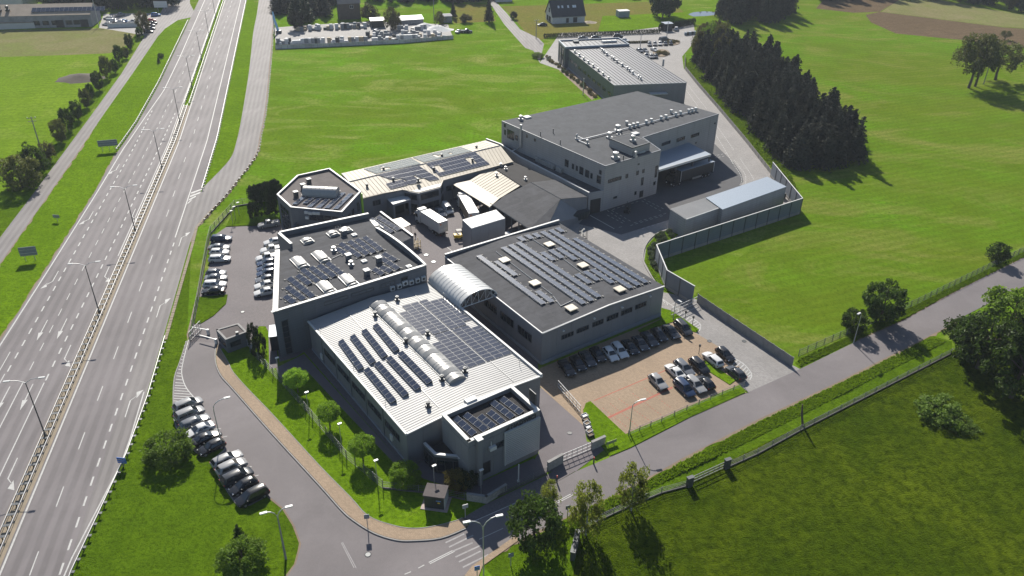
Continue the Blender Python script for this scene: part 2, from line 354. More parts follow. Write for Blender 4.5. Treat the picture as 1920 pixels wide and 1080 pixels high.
# ------------------------------------------------------------------ the setting: ground, fields, roads
def sheet(name, pts, z, mat):
    mb = MB(); mb.prism(pts, z - 0.05, z, top=True, sides=False); return struct(mb.build(name, mat))
gm = MB(); NX = 24
gm.quad((-1800, -300, 0), (1800, -300, 0), (1800, 3000, 0), (-1800, 3000, 0)); struct(gm.build('ground', M_CENTER))
sheet('hay_field', PX([(1290, 40), (1480, -40), (1700, -120), (2300, -160), (2500, 330), (1920, 468), (1490, 676), (1300, 556), (1503, 385), (1440, 320), (1340, 190), (1280, 110)]), 0.010, M_HAY)
sheet('rough_meadow', PX([(1040, 1300), (1085, 1010), (1110, 985), (1280, 905), (1420, 836), (1785, 658), (1930, 585), (2400, 420), (2600, 900), (1900, 1500)]), 0.010, M_ROUGH)
sheet('road_verge', PX([(960, 1120), (905, 1060), (975, 1012), (1050, 976), (1240, 882), (1420, 786), (1560, 720), (1742, 629), (1785, 640), (1785, 660), (1420, 838), (1280, 907), (1110, 987), (1080, 1020), (1070, 1120)]), 0.016, M_LAWN)
sheet('ploughed_field', PX([(1623, 28), (1650, 22), (1760, 36), (1880, 51), (2100, 66), (2100, 110), (1920, 88), (1813, 76), (1680, 63), (1633, 42)]), 0.016, M_PLOUGH)
sheet('ploughed_strip', PX([(1530, 16), (1560, -20), (1720, -20), (1650, 22), (1600, 24)]), 0.018, M_PLOUGH)
sheet('stubble_strip', PX([(1653, 22), (1700, -10), (1920, 28), (2200, 50), (2200, 72), (1867, 49)]), 0.020, M_TANCROP)
# highway frame: s along the carriageway, o across it (metres)
_a0 = G(0, 1077); HWD = Vector((-0.21722805, 0.97612088)); HWN = Vector((HWD.y, -HWD.x))
def HW(s, o):
    b = -0.03 * max(0.0, s - 160.0) - (0.0002 * max(0.0, min(s, 190) - 130) ** 2 if 0 else 0)
    return (_a0[0] + HWD.x * s + HWN.x * (o + b), _a0[1] + HWD.y * s + HWN.y * (o + b))
def hw_line(f, s0, s1, step=6.0):
    n = max(1, int(math.ceil((s1 - s0) / step))); out = []
    for i in range(n + 1):
        s = s0 + (s1 - s0) * i / n; out.append(HW(s, f(s) if callable(f) else f))
    return out
def interp(tab):
    def f(s):
        if s <= tab[0][0]: return tab[0][1]
        for (a, x), (b, y) in zip(tab, tab[1:]):
            if s <= b: return x + (y - x) * (s - a) / (b - a)
        return tab[-1][1]
    return f
S0, S1 = -40, 900
sheet('crop_field', [HW(330, -44)] + hw_line(-33.5, 60, 325)[::-1] + [HW(60, -140), HW(200, -260), HW(330, -300)], 0.008, M_CROP)
sheet('stubble_field', PX([(-200, 58), (0, 57), (235, 52), (262, 52), (240, 84), (205, 100), (100, 104), (0, 107), (-200, 110)]), 0.014, M_TANCROP)
sheet('roadside_bank', hw_line(-27, 30, 330) + hw_line(-14.5, 30, 330)[::-1], 0.012, M_BRIGHT)
sheet('tree_verge', hw_line(-36.5, 60, 320) + hw_line(-31, 60, 320)[::-1], 0.013, M_LAWN)
sheet('lower_lawn', hw_line(8.0, -40, 30) + [HW(36, 12), HW(92, 12)] + PX([(350, 640), (337, 680), (327, 710), (325, 757), (358, 838), (375, 852), (420, 838), (397, 868), (412, 897), (445, 950), (503, 930), (532, 953), (552, 985), (565, 1020), (555, 1058), (535, 1085), (470, 1250)]), 0.012, M_LAWN)
sheet('grass_divider', [HW(s, 10.6) for s in range(122, 420, 10)] + PX([(483, 17), (475, 60), (467, 133), (453, 220), (443, 267), (430, 300), (383, 350)]), 0.012, M_BRIGHT)
left_edge = interp([(-40, -17.4), (55, -17.4), (85, -16.6), (125, -15.9), (156, -16.2), (180, -14.6), (225, -13.5), (320, -13.4), (900, -13.4)])
mb = MB(); mb.strip(hw_line(left_edge, S0, S1), hw_line(-2.55, S0, S1), 0.030); struct(mb.build('southbound_carriageway', M_HW))
mb = MB(); mb.strip(hw_line(-0.35, S0, S1), hw_line(8.25, S0, S1), 0.030); struct(mb.build('northbound_carriageway', M_HW))
mb = MB(); mb.strip(hw_line(8.25, 118, S1), hw_line(10.6, 118, S1), 0.030); struct(mb.build('hard_shoulder', M_HWDARK))
lw = interp([(-40, -17.2), (50, -17.0), (85, -16.1), (125, -15.3), (157, -15.0), (190, -12.8), (215, -10.9), (260, -10.4), (900, -10.4)])
mb = MB(); mb.strip(hw_line(lambda s: left_edge(s) + 0.0, 190, S1), hw_line(lambda s: lw(s) - 0.25, 190, S1), 0.036); struct(mb.build('outer_shoulder', M_HWDARK))
mb = MB(); mb.strip(hw_line(-2.55, S0, 196), hw_line(-0.35, S0, 196), 0.034); struct(mb.build('median_strip', M_SAND))
mb = MB(); mb.strip(hw_line(-2.55, 196, S1), hw_line(-0.35, 196, S1), 0.034); struct(mb.build('grass_median', M_BRIGHT))
svcR = [HW(-40, 8.4), HW(-2, 8.6), HW(8, 9.8), HW(20, 11.2), HW(34, 11.8), HW(60, 11.8), HW(92, 11.7)] + smooth_line(PX([(367, 427), (400, 390), (427, 360), (477, 293), (487, 253), (497, 200), (507, 100), (510, 60), (514, 10), (520, -50), (530, -160)]), 5)
svcL = smooth_line([HW(124, 11.0)] + PX([(430, 300), (443, 267), (453, 220), (467, 133), (475, 60), (483, 17), (490, -50), (500, -160)]), 5)
sheet('exit_lane', hw_line(8.25, -40, 112) + [HW(121, 8.25), HW(121, 10.8)] + svcL + svcR[::-1], 0.034, M_SVC)
sheet('left_path', [HW(s, o) for s, o in ((20, -31.6), (130, -31), (190, -30.2), (240, -29), (300, -29.3), (330, -28), (360, -29), (420, -32), (420, -22), (372, -17), (352, -13.2), (338, -13.2), (330, -21.3), (300, -23.6), (240, -25), (190, -26.5), (130, -27), (20, -27.2))], 0.026, M_SVC)
# parking road and the road past the works
PL = [(350, 640), (337, 680), (327, 710), (325, 757), (330, 800), (358, 838), (375, 852), (395, 846), (415, 838), (420, 845), (397, 866), (402, 880), (412, 897), (430, 927), (447, 950), (470, 948), (503, 930), (532, 953), (552, 985), (565, 1020), (555, 1058), (535, 1085), (470, 1250)]
PR = [(405, 643), (404, 677), (413, 703), (430, 723), (447, 742), (467, 765), (513, 817), (600, 912), (640, 957), (663, 977), (700, 1000), (740, 1013), (773, 1015), (827, 1010), (873, 992)]
RU = [(873, 992), (880, 983), (967, 943), (1030, 912), (1080, 884), (1143, 858), (1182, 841), (1293, 784), (1400, 737), (1500, 692), (1600, 643), (1697, 600), (1780, 554), (1863, 511), (1920, 484), (2050, 420), (2300, 290)]
RL = [(2400, 360), (2050, 470), (1920, 537), (1877, 557), (1800, 597), (1770, 616), (1742, 630), (1563, 720), (1420, 787), (1280, 859), (1240, 882), (1167, 920), (1120, 943), (1047, 977), (970, 1015), (917, 1043), (870, 1080), (800, 1300)]
prs = smooth_line(PX(PR), 4)
sheet('works_road', PX(PL)[::-1] + prs + PX(RU)[1:] + PX(RL), 0.034, M_ROAD)
SI = [(413, 655), (428, 680), (437, 698), (462, 727), (513, 780), (600, 875), (657, 933), (690, 968), (733, 985), (773, 992), (813, 988), (853, 978), (867, 972)]
sis = smooth_line(PX(SI), 4)
mb = MB(); mb.prism(offset_line(prs, -0.15) + [G(878, 985)] + sis[::-1], 0.0, 0.15); struct(mb.build('pavement', M_TAN))
def ribbon(name, line, w, z0, z1, mat):
    a = offset_line(line, -w / 2); b = offset_line(line, w / 2); m = MB(); n = len(line)
    vs = [(p[0], p[1], z1) for p in a] + [(p[0], p[1], z1) for p in b] + [(p[0], p[1], z0) for p in a] + [(p[0], p[1], z0) for p in b]
    fs = []
    for i in range(n - 1): fs += [(n + i, n + i + 1, i + 1, i), (i, i + 1, 2 * n + i + 1, 2 * n + i), (3 * n + i, 3 * n + i + 1, n + i + 1, n + i)]
    fs += [(0, n, 3 * n, 2 * n), (n - 1, 3 * n - 1, 4 * n - 1, 2 * n - 1)]
    m.add(vs, fs); return struct(m.build(name, mat))
ribbon('kerb', prs, 0.18, 0.0, 0.17, M_KERB)
ribbon('lawn_edging', sis, 0.10, 0.0, 0.19, M_KERB)
ribbon('kerb', smooth_line(PX([(350, 640), (337, 680), (327, 710), (325, 757), (330, 800), (358, 838), (375, 852), (395, 846), (415, 837), (422, 843), (397, 866), (402, 880), (430, 927), (447, 950)]), 3), 0.15, 0.0, 0.14, M_KERB)
sheet('footway', PX([(905, 1062), (975, 1012), (965, 1006), (917, 1040), (885, 1062), (860, 1095), (890, 1100)]), 0.10, M_TAN)
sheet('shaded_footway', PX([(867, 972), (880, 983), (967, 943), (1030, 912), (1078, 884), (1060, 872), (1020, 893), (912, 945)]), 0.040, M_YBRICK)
# works premises
sheet('front_lawn', PX([(470, 640), (413, 655), (428, 680), (437, 698), (462, 727), (513, 780), (600, 875), (657, 933), (690, 968), (733, 985), (773, 992), (813, 988), (867, 972), (905, 943), (880, 925), (795, 900), (764, 880), (640, 740), (570, 660), (525, 690), (522, 660), (492, 600)]), 0.040, M_BRIGHT)
sheet('courtyard', PX([(352, 645), (362, 606), (372, 556), (393, 497), (395, 446), (424, 426), (530, 421), (560, 395), (660, 372), (905, 300), (960, 300), (1030, 400), (1110, 395), (1100, 470), (1000, 560), (1010, 700), (800, 860), (764, 880), (570, 665), (520, 680), (470, 640), (410, 655)]), 0.028, M_YBRICK)
sheet('drive', PX([(1012, 118), (1050, 62), (1180, 58), (1300, 42), (1305, 75), (1279, 106), (1282, 128), (1310, 163), (1345, 203), (1400, 268), (1448, 330), (1502, 376), (1240, 455), (1213, 462), (1208, 490), (1225, 522), (1243, 548), (1303, 560), (1484, 684), (1500, 692), (1405, 738), (1387, 722), (1240, 620), (1236, 590), (1190, 555), (1040, 470), (1060, 420), (1150, 395), (1231, 372), (1335, 302), (1283, 196), (1200, 150), (1100, 105), (1060, 135)]), 0.032, M_LGREY)
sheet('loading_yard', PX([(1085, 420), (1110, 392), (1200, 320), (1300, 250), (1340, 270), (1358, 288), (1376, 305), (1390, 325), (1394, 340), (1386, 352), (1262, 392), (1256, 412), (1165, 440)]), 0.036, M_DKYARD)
sheet('visitor_parking', PX([(1000, 706), (1014, 690), (1238, 598), (1262, 606), (1303, 624), (1347, 650), (1398, 700), (1387, 722), (1173, 815), (1107, 753), (1093, 768), (1096, 800), (1015, 728)]), 0.040, M_TAN)
sheet('parking_stripe', PX([(1137, 783), (1140, 786), (1262, 728), (1260, 725)]), 0.045, M_RED)
for a, b in (((1113, 751), (1264, 687)), ): sheet('parking_stripe', PX([a, (a[0] + 1.2, a[1] + 1.2), (b[0] + 1.2, b[1] + 1.2), b]), 0.045, M_RED)
sheet('side_yard', PX([(1000, 722), (1015, 728), (1096, 800), (1100, 828), (1130, 836), (1135, 842), (1080, 884), (1020, 885), (990, 880), (1010, 850)]), 0.036, M_YARD)
def mound(name, pts, mat, z=0.14):
    m = MB(); m.prism(pts, 0.0, z); return struct(m.build(name, mat))
mound('grass_island', PX([(1107, 753), (1173, 815), (1387, 722), (1397, 737), (1293, 783), (1182, 840), (1143, 856), (1130, 840), (1100, 805), (1094, 770), (1098, 757)]), M_BRIGHT)
mound('grass_island', PX([(1240, 578), (1258, 583), (1310, 618), (1306, 624), (1298, 622), (1262, 604), (1200, 624), (1196, 620), (1238, 600)]), M_BRIGHT)
mound('grass_island', PX([(1320, 677), (1330, 681), (1379, 714), (1368, 722), (1330, 698)]), M_BRIGHT)
mound('planting_bed', PX([(1252, 434), (1272, 441), (1232, 463), (1232, 482), (1250, 510), (1252, 548), (1240, 540), (1225, 520), (1208, 490), (1212, 462), (1230, 442)]), M_BRIGHT, 0.2)
ribbon('kerb', smooth_line(PX([(1253, 431), (1228, 441), (1210, 462), (1206, 490), (1223, 522), (1243, 547)]), 4), 0.25, 0.0, 0.24, M_KERB)
mound('grass_island', PX([(368, 558), (427, 553), (424, 570), (400, 593), (377, 607), (361, 608)]), M_LAWN)
mound('garden_bed', PX([(424, 425), (440, 392), (470, 386), (525, 372), (528, 420), (475, 423)]), M_LAWN)
sheet('wall_path', PX([(518, 690), (570, 664), (764, 880), (745, 875), (640, 765), (573, 693), (523, 710)]), 0.050, M_YARD)
sheet('entrance_path', PX([(764, 882), (800, 860), (900, 905), (1000, 860), (1022, 886), (905, 940), (880, 925), (795, 898)]), 0.050, M_YARD)
sheet('gatehouse_path', PX([(465, 612), (500, 598), (515, 597), (522, 690), (505, 692), (503, 612)]), 0.050, M_YBRICK)
sheet('lot_verge', PX([(352, 640), (395, 445), (395, 440), (372, 540), (350, 628)]), 0.036, M_SOIL)
# town edge at the top of the picture
sheet('stone_yard_ground', PX([(518, 93), (514, 52), (560, 48), (700, 40), (840, 46), (850, 72), (760, 80), (640, 87)]), 0.020, M_LGREY)
sheet('scrap_yard_ground', PX([(185, 52), (195, 26), (320, 24), (345, 30), (300, 60), (280, 68)]), 0.020, M_LGREY)
sheet('farm_lane', PX([(1012, 118), (1000, 95), (985, 90), (965, 68), (945, 45), (925, 15), (900, -20), (870, -60), (890, -60), (918, -10), (950, 25), (975, 55), (1010, 72), (1020, 82)]), 0.024, M_SVC)
sheet('dry_plot', PX([(940, 12), (1260, 2), (1300, 40), (1180, 58), (1050, 62), (1015, 75), (985, 60), (960, 30)]), 0.012, M_DRYGRASS)
sheet('dry_plot', PX([(850, 8), (915, 8), (930, 40), (850, 44)]), 0.012, M_DRYGRASS)
sheet('green_plot', PX([(1180, 28), (1300, 22), (1340, 20), (1300, 42), (1185, 57), (1120, 62), (1130, 30)]), 0.016, M_BRIGHT)
sheet('gravel_strip', PX([(1022, 108), (1030, 104), (1125, 172), (1110, 188)]), 0.018, M_SOIL)
sheet('sandy_verge', PX([(1143, 858), (1293, 784), (1400, 738), (1396, 734), (1292, 780), (1180, 835), (1140, 850)]), 0.038, M_SAND)
sheet('field_margin', PX([(1490, 680), (1500, 692), (1600, 644), (1697, 601), (1780, 555), (1920, 485), (1920, 470), (1780, 535), (1690, 580)]), 0.020, M_LAWN)

# ------------------------------------------------------------------ road markings
def marks(name, quads, z, mat=None):
    m = MB()
    for q in quads: m.add([(p[0], p[1], z) for p in q], [tuple(range(len(q)))])
    return struct(m.build(name, mat or M_PAINT))
def hwline(o, s0, s1, w):
    a = hw_line(lambda s: (o(s) if callable(o) else o) - w / 2, s0, s1); b = hw_line(lambda s: (o(s) if callable(o) else o) + w / 2, s0, s1)
    return [[a[i], b[i], b[i + 1], a[i + 1]] for i in range(len(a) - 1)]
def hwdash(o, s0, s1, per, ln, w, ph=0.0):
    out = []; s = s0 + ph
    while s < s1:
        f = o(s) if callable(o) else o
        out.append([HW(s, f - w / 2), HW(s, f + w / 2), HW(s + ln, f + w / 2), HW(s + ln, f - w / 2)]); s += per
    return out
Z = 0.042
marks('edge_line', hwline(0.0, S0, 600, 0.26), Z)
marks('edge_line', hwline(8.0, 95, 600, 0.24), Z)
marks('edge_line', hwline(lambda s: 7.85 + 3.4 * min(1, max(0, (s + 2) / 22)) , -40, 36, 0.2), Z)
marks('lane_dashes', hwdash(interp([(0, 3.75), (60, 4.4), (110, 4.3), (140, 3.6), (600, 3.7)]), -38, 500, 12, 4, 0.16, 1.0), Z)
marks('exit_dashes', hwdash(interp([(0, 7.45), (40, 7.9), (92, 8.15)]), -38, 94, 4, 1.9, 0.26, 0.4), Z)
marks('edge_line', hwline(lw, S0, 600, 0.26), Z + 0.002)
marks('edge_line', hwline(-2.95, 88, 600, 0.2), Z)
marks('lane_dashes', hwdash(interp([(40, -9.4), (120, -8.75), (180, -7.8), (220, -6.9), (600, -6.7)]), 44, 200, 6, 2.6, 0.16, 2.3), Z)
marks('lane_dashes', hwdash(-6.8, 200, 500, 12, 4, 0.16), Z)
marks('turn_dashes', hwdash(interp([(40, -13.0), (125, -12.45), (170, -12.1), (190, -11.8)]), 46, 192, 4, 1.9, 0.26, 0.6), Z)
marks('turn_dashes', hwdash(interp([(40, -5.8), (100, -5.2), (160, -5.0), (190, -4.1)]), 42, 190, 4, 1.9, 0.26, 0.6), Z)
marks('solid_lane_lines', hwline(-5.85, S0, 42, 0.18) + hwline(-9.4, S0, 43, 0.18) + hwline(-13.2, S0, 46, 0.18) + hwline(-14.4, 30, 53, 0.16), Z)
def arrow(s, o, L=6.8, turn=0, d=-1):
    """lane arrow; tail at s, head at s+d*L, turn -1/0/1 leans the head sideways"""
    q = []; e = s + d * L * 0.62; q.append([HW(s, o - 0.08), HW(s, o + 0.08), HW(e, o + 0.1), HW(e, o - 0.1)])
    if turn == 0: q.append([HW(e, o - 0.42), HW(e, o + 0.42), HW(s + d * L, o)])
    else:
        o2 = o + turn * 0.9; e2 = e + d * 1.4
        q.append([HW(e, o - 0.1), HW(e, o + 0.1), HW(e2, o2 + 0.1), HW(e2 - d * 0.2, o2 - 0.12)])
        q.append([HW(e2 - d * 0.9, o2), HW(e2 + d * 0.8, o2 - turn * 0.3), HW(s + d * L, o2 + turn * 0.75)])
    return q
A = []
for s, o, t in ((113.4, -13.6, -1), (83.2, -13.9, -1), (113.1, -3.8, 1), (83.2, -3.8, 1), (63.1, -10.8, 0), (62.9, -7.3, 0), (53.2, -4.3, 1), (42.0, -7.6, 0), (42.0, -11.2, 0), (22.8, -4.5, 1), (145, -13.7, -1)):
    A += arrow(s, o, 7.2, t, -1)
for s in (90.2, 60.0, 29.6): A += arrow(s, 9.45, 7.0, 1, 1)
marks('lane_arrows', A, Z)
# hatched gore
H = []
for k in range(4):
    s = 113.5 + k * 2.2; H.append([HW(s, 8.3), HW(s + 0.9, 8.3), HW(s + 3.0, min(10.9, 9.0 + k * 0.8)), HW(s + 2.1, min(10.9, 9.0 + k * 0.8))])
marks('gore_hatching', H, Z)
def pxquad(a, b, w):
    (x0, y0), (x1, y1) = a, b; dx, dy = x1 - x0, y1 - y0; L = math.hypot(dx, dy) or 1; nx, ny = -dy / L * w / 2, dx / L * w / 2
    return [(x0 + nx, y0 + ny), (x0 - nx, y0 - ny), (x1 - nx, y1 - ny), (x1 + nx, y1 + ny)]
def pline(pts, w):
    return [pxquad(a, b, w) for a, b in zip(pts, pts[1:])]
def pdash(pts, per, ln, w):
    out = []
    pp = resample(pts, per)
    for i in range(len(pp) - 1): out.append(pxquad(pp[i], lerp(pp[i], pp[i + 1], ln / per), w))
    return out
O6 = (300, 600)
hb = smooth_line(PX([(320, 225), (270, 430), (245, 560), (255, 660), (300, 770), (390, 880)], k=6, o=O6), 5)
hl = [((285, 245), (315, 250)), ((272, 290), (306, 297)), ((262, 335), (298, 343)), ((252, 375), (290, 385)), ((243, 410), (280, 422)), ((233, 445), (272, 457)), ((222, 483), (263, 495)), ((210, 520), (257, 530)), ((205, 555), (248, 563)), ((190, 597), (248, 605)), ((185, 630), (250, 637)), ((178, 668), (258, 677)), ((172, 707), (268, 713)), ((168, 738), (280, 743)), ((165, 765), (298, 775)), ((160, 795), (320, 806)), ((158, 825), (345, 838)), ((156, 855), (370, 868)), ((155, 883), (300, 888)), ((153, 912), (230, 917))]
marks('parking_hatching', pline(hb, 0.16) + [pxquad(*PX(q, k=6, o=O6), 0.16) for q in hl], 0.042)
cr = [((1055, 745), (1245, 655)), ((1090, 790), (1335, 670)), ((1155, 890), (1415, 770)), ((1190, 940), (1410, 830)), ((1230, 995), (1490, 865)), ((1130, 830), (1330, 745)), ((1285, 555), (1728, 350))]
marks('crosswalk', [pxquad(*PX(q, k=5.4, o=(640, 880)), 0.24) for q in cr[:6]], 0.042, M_WORN)
marks('centre_line', [pxquad(*PX(q, k=5.4, o=(640, 880)), 0.14) for q in (((885, 945), (1125, 825)), ((897, 958), (1150, 830)), ((780, 1002), (840, 970)), ((640, 1065), (705, 1038)), )], 0.042)
marks('old_line', [pxquad(*PX(q, k=5.4, o=(640, 880)), 0.10) for q in (((0, 745), (130, 1000)), ((12, 740), (150, 1000)))], 0.042, M_WORN)
marks('bay_ticks', [pxquad(*PX(q), 0.14) for q in (((371, 781), (379, 778)), ((383, 793), (402, 790)), ((395, 806), (414, 804)), ((405, 823), (426, 818)), ((440, 863), (460, 860)), ((452, 880), (472, 875)), ((464, 897), (485, 891)))], 0.042)
marks('centre_line', [pxquad(*PX(q, k=6, o=(860, 840)), 0.12) for q in (((1040, 640), (1260, 520)), ((1060, 648), (1290, 528)), ((120, 850), (640, 620)), ((230, 1030), (500, 905)))], 0.042)
# visitor gate hatchings and parking bays
O4 = (1180, 560)
ha = smooth_line(PX([(370, 5), (480, 80), (600, 160), (720, 230), (790, 280), (802, 320), (785, 365)], k=6, o=O4), 4)
hs = [((380, 20), (400, 50)), ((420, 40), (430, 75)), ((520, 110), (500, 150)), ((560, 135), (530, 175)), ((600, 160), (560, 195)), ((640, 185), (595, 215)), ((680, 205), (640, 240)), ((715, 228), (665, 265)), ((745, 250), (690, 285)), ((775, 268), (712, 305)), ((795, 290), (735, 325)), ((802, 315), (755, 345))]
hc = smooth_line(PX([(1195, 680), (1290, 740), (1360, 820), (1375, 870), (1355, 915)], k=6, o=O4), 4)
hd = [((1215, 700), (1165, 745)), ((1250, 720), (1200, 765)), ((1290, 742), (1240, 790)), ((1320, 768), (1275, 815)), ((1345, 795), (1305, 835)), ((1362, 825), (1325, 860)), ((1372, 855), (1335, 885))]
marks('gate_hatching', pline(ha, 0.2) + pline(hc, 0.2) + [pxquad(*PX(q, k=6, o=O4), 0.2) for q in hs + hd], 0.050)
bays = [((165, 910), (300, 1060)), ((50, 960), (170, 1075)), ((1070, 700), (1130, 760)), ((1040, 800), (1090, 770)), ((460, 75), (600, 10)), ((600, 165), (760, 100))]
marks('bay_lines', [pxquad(*PX(q, k=6, o=O4), 0.15) for q in bays[2:]] + pline(PX([(1125, 650 + 40), (1240, 640 - 4)]), 0.001), 0.050)
dl = []
for a, b in (((1144, 757), (1200, 803)), ((1160, 748), (1222, 792)), ((1186, 738), (1244, 782)), ((1208, 728), (1262, 768)), ((1130, 765), (1176, 802))): dl += pdash(PX([a, b]), 0.6, 0.3, 0.12)
marks('bay_studs', dl, 0.052, M_RED)
# dotted lanes in the loading yard
D = []
O5 = (1060, 250)
for a, b in (((470, 868), (720, 1030)), ((520, 868), (770, 1010)), ((880, 740), (1170, 885)), ((860, 760), (1130, 905)), ((770, 1010), (1170, 890)), ((730, 1040), (1170, 905)), ((530, 860), (870, 750)), ((600, 1060), (720, 1035)), ((470, 920), (700, 1040)), ((860, 1075), (1150, 985))):
    D += pdash(PX([a, b], k=6, o=O5), 1.6, 0.9, 0.16)
for pts in ([(1025, 0), (1075, 85), (1130, 170), (1145, 240), (1115, 295)], [(1060, 0), (1120, 80), (1175, 150), (1190, 210), (1185, 275)], [(1130, -10), (1190, 80), (1260, 180), (1280, 235)]):
    D += pdash(smooth_line(PX(pts, k=6, o=(1200, 300)), 4), 1.2, 0.7, 0.16)
for a, b in (((1666, 855), (1850, 820)), ((1680, 880), (1840, 845)), ((1690, 610), (1900, 970)), ((1700, 510), (1910, 810)), ((1365, 40), (1600, 340)), ((1365, 120), (1500, 310))): D += pdash(PX([a, b], k=6, o=(1060, 150)), 1.4, 0.8, 0.16)
marks('dotted_lines', D, 0.046)
marks('bay_lines', [pxquad(*PX(q, k=6, o=(740, 340)), 0.16) for q in (((588, 740), (670, 805)),)] + [pxquad(*PX([(280, 925), (550, 1075)], k=6, o=O5), 0.25)], 0.044)

def ragged(name, line, w0, w1, z, mat, step=1.2):
    L = resample(line, step); a = []; b = []
    for i, p in enumerate(L):
        q = L[min(i + 1, len(L) - 1)]; r = L[max(i - 1, 0)]; dx, dy = q[0] - r[0], q[1] - r[1]; d = math.hypot(dx, dy) or 1; w = random.uniform(w0, w1)
        a.append((p[0] + dy / d * w, p[1] - dx / d * w)); b.append((p[0] - dy / d * .25, p[1] + dx / d * .25))
    m = MB(); m.strip(b, a, z); return struct(m.build(name, mat))
ragged('worn_verge', PX(RL[4:-2])[::-1], .15, .9, .031, M_SOIL)
ragged('worn_verge', PX([(503, 930), (532, 953), (552, 985), (565, 1020), (555, 1058), (535, 1085)])[::-1], .5, 1.6, .031, M_SOIL)
ragged('worn_verge', hw_line(lambda s: left_edge(s), -30, 155)[::-1], .1, .5, .025, M_SOIL)
ragged('worn_verge', [p for p in svcR[6:-6]], .2, 1.0, .028, M_SOIL)
ragged('worn_verge', hw_line(-27.1, 30, 320), .1, .6, .024, M_SOIL)
ragged('worn_verge', PX(RU[10:-2])[::-1], .1, .7, .031, M_SOIL)
# ------------------------------------------------------------------ building helpers
class Bld:
    def __init__(s, name, label, org, yaw, cat='building', group=None):
        s.o = (org[0], org[1]); s.yaw = yaw; s.c = math.cos(yaw); s.s = math.sin(yaw)
        s.e = thing(name, label, cat, (org[0], org[1], 0), yaw, group)
    def loc(s, p):
        x, y = p[0] - s.o[0], p[1] - s.o[1]; return (x * s.c + y * s.s, -x * s.s + y * s.c)
    def l(s, px, py, z=0.0): return s.loc(G(px, py, z))
    def L(s, pts, z=0.0, k=1.0, o=(0, 0)): return [s.l(p[0] / k + o[0], p[1] / k + o[1], z) for p in pts]
    def w(s, p): return (s.o[0] + p[0] * s.c - p[1] * s.s, s.o[1] + p[0] * s.s + p[1] * s.c)
class Wall:
    """wall from p0 to p1 (local); outward is to the right of the way"""
    def __init__(s, b, p0, p1):
        s.b = b; s.p0 = Vector(p0); d = Vector(p1) - Vector(p0); s.len = d.length; s.u = d / s.len; s.n = Vector((s.u.y, -s.u.x))
    def P(s, t, z, n): q = s.p0 + s.u * t + s.n * n; return (q.x, q.y, z)
    def hit(s, px, py, n=0.0):
        d = ray(px, py); cx, cy = s.b.loc((0, 0)); dx = d.x * s.b.c + d.y * s.b.s; dy = -d.x * s.b.s + d.y * s.b.c
        ox, oy = cx - s.p0.x, cy - s.p0.y; k = (n - (ox * s.n.x + oy * s.n.y)) / (dx * s.n.x + dy * s.n.y)
        qx, qy = ox + k * dx, oy + k * dy; return (qx * s.u.x + qy * s.u.y, CAM_H + k * d.z)
    def box(s, mb, t0, t1, z0, z1, n0, n1, m=0):
        vs = [s.P(t, z, n) for z in (z0, z1) for t, n in ((t0, n1), (t1, n1), (t1, n0), (t0, n0))]
        return mb.add(vs, [(3, 2, 1, 0), (4, 5, 6, 7), (0, 1, 5, 4), (1, 2, 6, 5), (2, 3, 7, 6), (3, 0, 4, 7)], m)
    def panels(s, count, z0, z1, mat, rows=1, name='wall_panel', th=0.06, gap=0.035, ztop=None):
        w = s.len / count
        for r in range(rows):
            a = z0 + (z1 - z0) * r / rows; b = z0 + (z1 - z0) * (r + 1) / rows
            for i in range(count):
                mb = MB(); s.box(mb, i * w + gap / 2, (i + 1) * w - gap / 2, a + gap / 2, b - gap / 2, 0.0, th); mb.build(name, mat, s.b.e)
    def win(s, t0, t1, z0, z1, cols=3, n=0.06, name='window', frame=None, pane=None, bar=0.07, rows=1):
        mb = MB(); d = n + 0.09
        s.box(mb, t0, t1, z0 - bar, z0, n - 0.05, d); s.box(mb, t0, t1, z1, z1 + bar, n - 0.05, d)
        for i in range(cols + 1):
            t = t0 + (t1 - t0) * i / cols; s.box(mb, t - bar / 2, t + bar / 2, z0, z1, n - 0.05, d - 0.002)
        for i in range(1, rows): z = z0 + (z1 - z0) * i / rows; s.box(mb, t0 + bar / 2, t1 - bar / 2, z - bar / 2, z + bar / 2, n - 0.05, d - 0.006)
        f = mb.build(name, frame or M_WFRAME, s.b.e)
        for i in range(cols):
            a = t0 + (t1 - t0) * i / cols + bar / 2; b = t0 + (t1 - t0) * (i + 1) / cols - bar / 2
            pm = MB(); s.box(pm, a + 0.004, b - 0.004, z0 + 0.004, z1 - 0.004, n - 0.04, n + 0.02); pm.build('pane', pane or M_GLASS, f)
        return f
    def winpx(s, a, b, cols=3, k=1.0, o=(0, 0), n=0.06, **kw):
        """a, b: two opposite corners of the window in picture pixels"""
        t0, z0 = s.hit(a[0] / k + o[0], a[1] / k + o[1], n); t1, z1 = s.hit(b[0] / k + o[0], b[1] / k + o[1], n)
        return s.win(min(t0, t1), max(t0, t1), min(z0, z1), max(z0, z1), cols, n, **kw)
    def slab(s, name, t0, t1, z0, z1, n0, n1, mat):
        mb = MB(); s.box(mb, t0, t1, z0, z1, n0, n1); return mb.build(name, mat, s.b.e)
def parapet(b, poly, z0, z1, w, mat, name='parapet', closed=True, cope=None, ch=0.08, over=0.05):
    n = len(poly)
    for i in range(n if closed else n - 1):
        p, q = poly[i], poly[(i + 1) % n]; W = Wall(b, p, q); mb = MB(); W.box(mb, 0.0, W.len, z0, z1, -w, 0.012); o = mb.build(name, mat, b.e)
        if cope:
            mb = MB(); W.box(mb, -over, W.len - w * 0.0, z1 + 0.002 * (i % 3), z1 + ch + 0.003 * (i % 3), -w - over, over); mb.build('coping', cope, o)
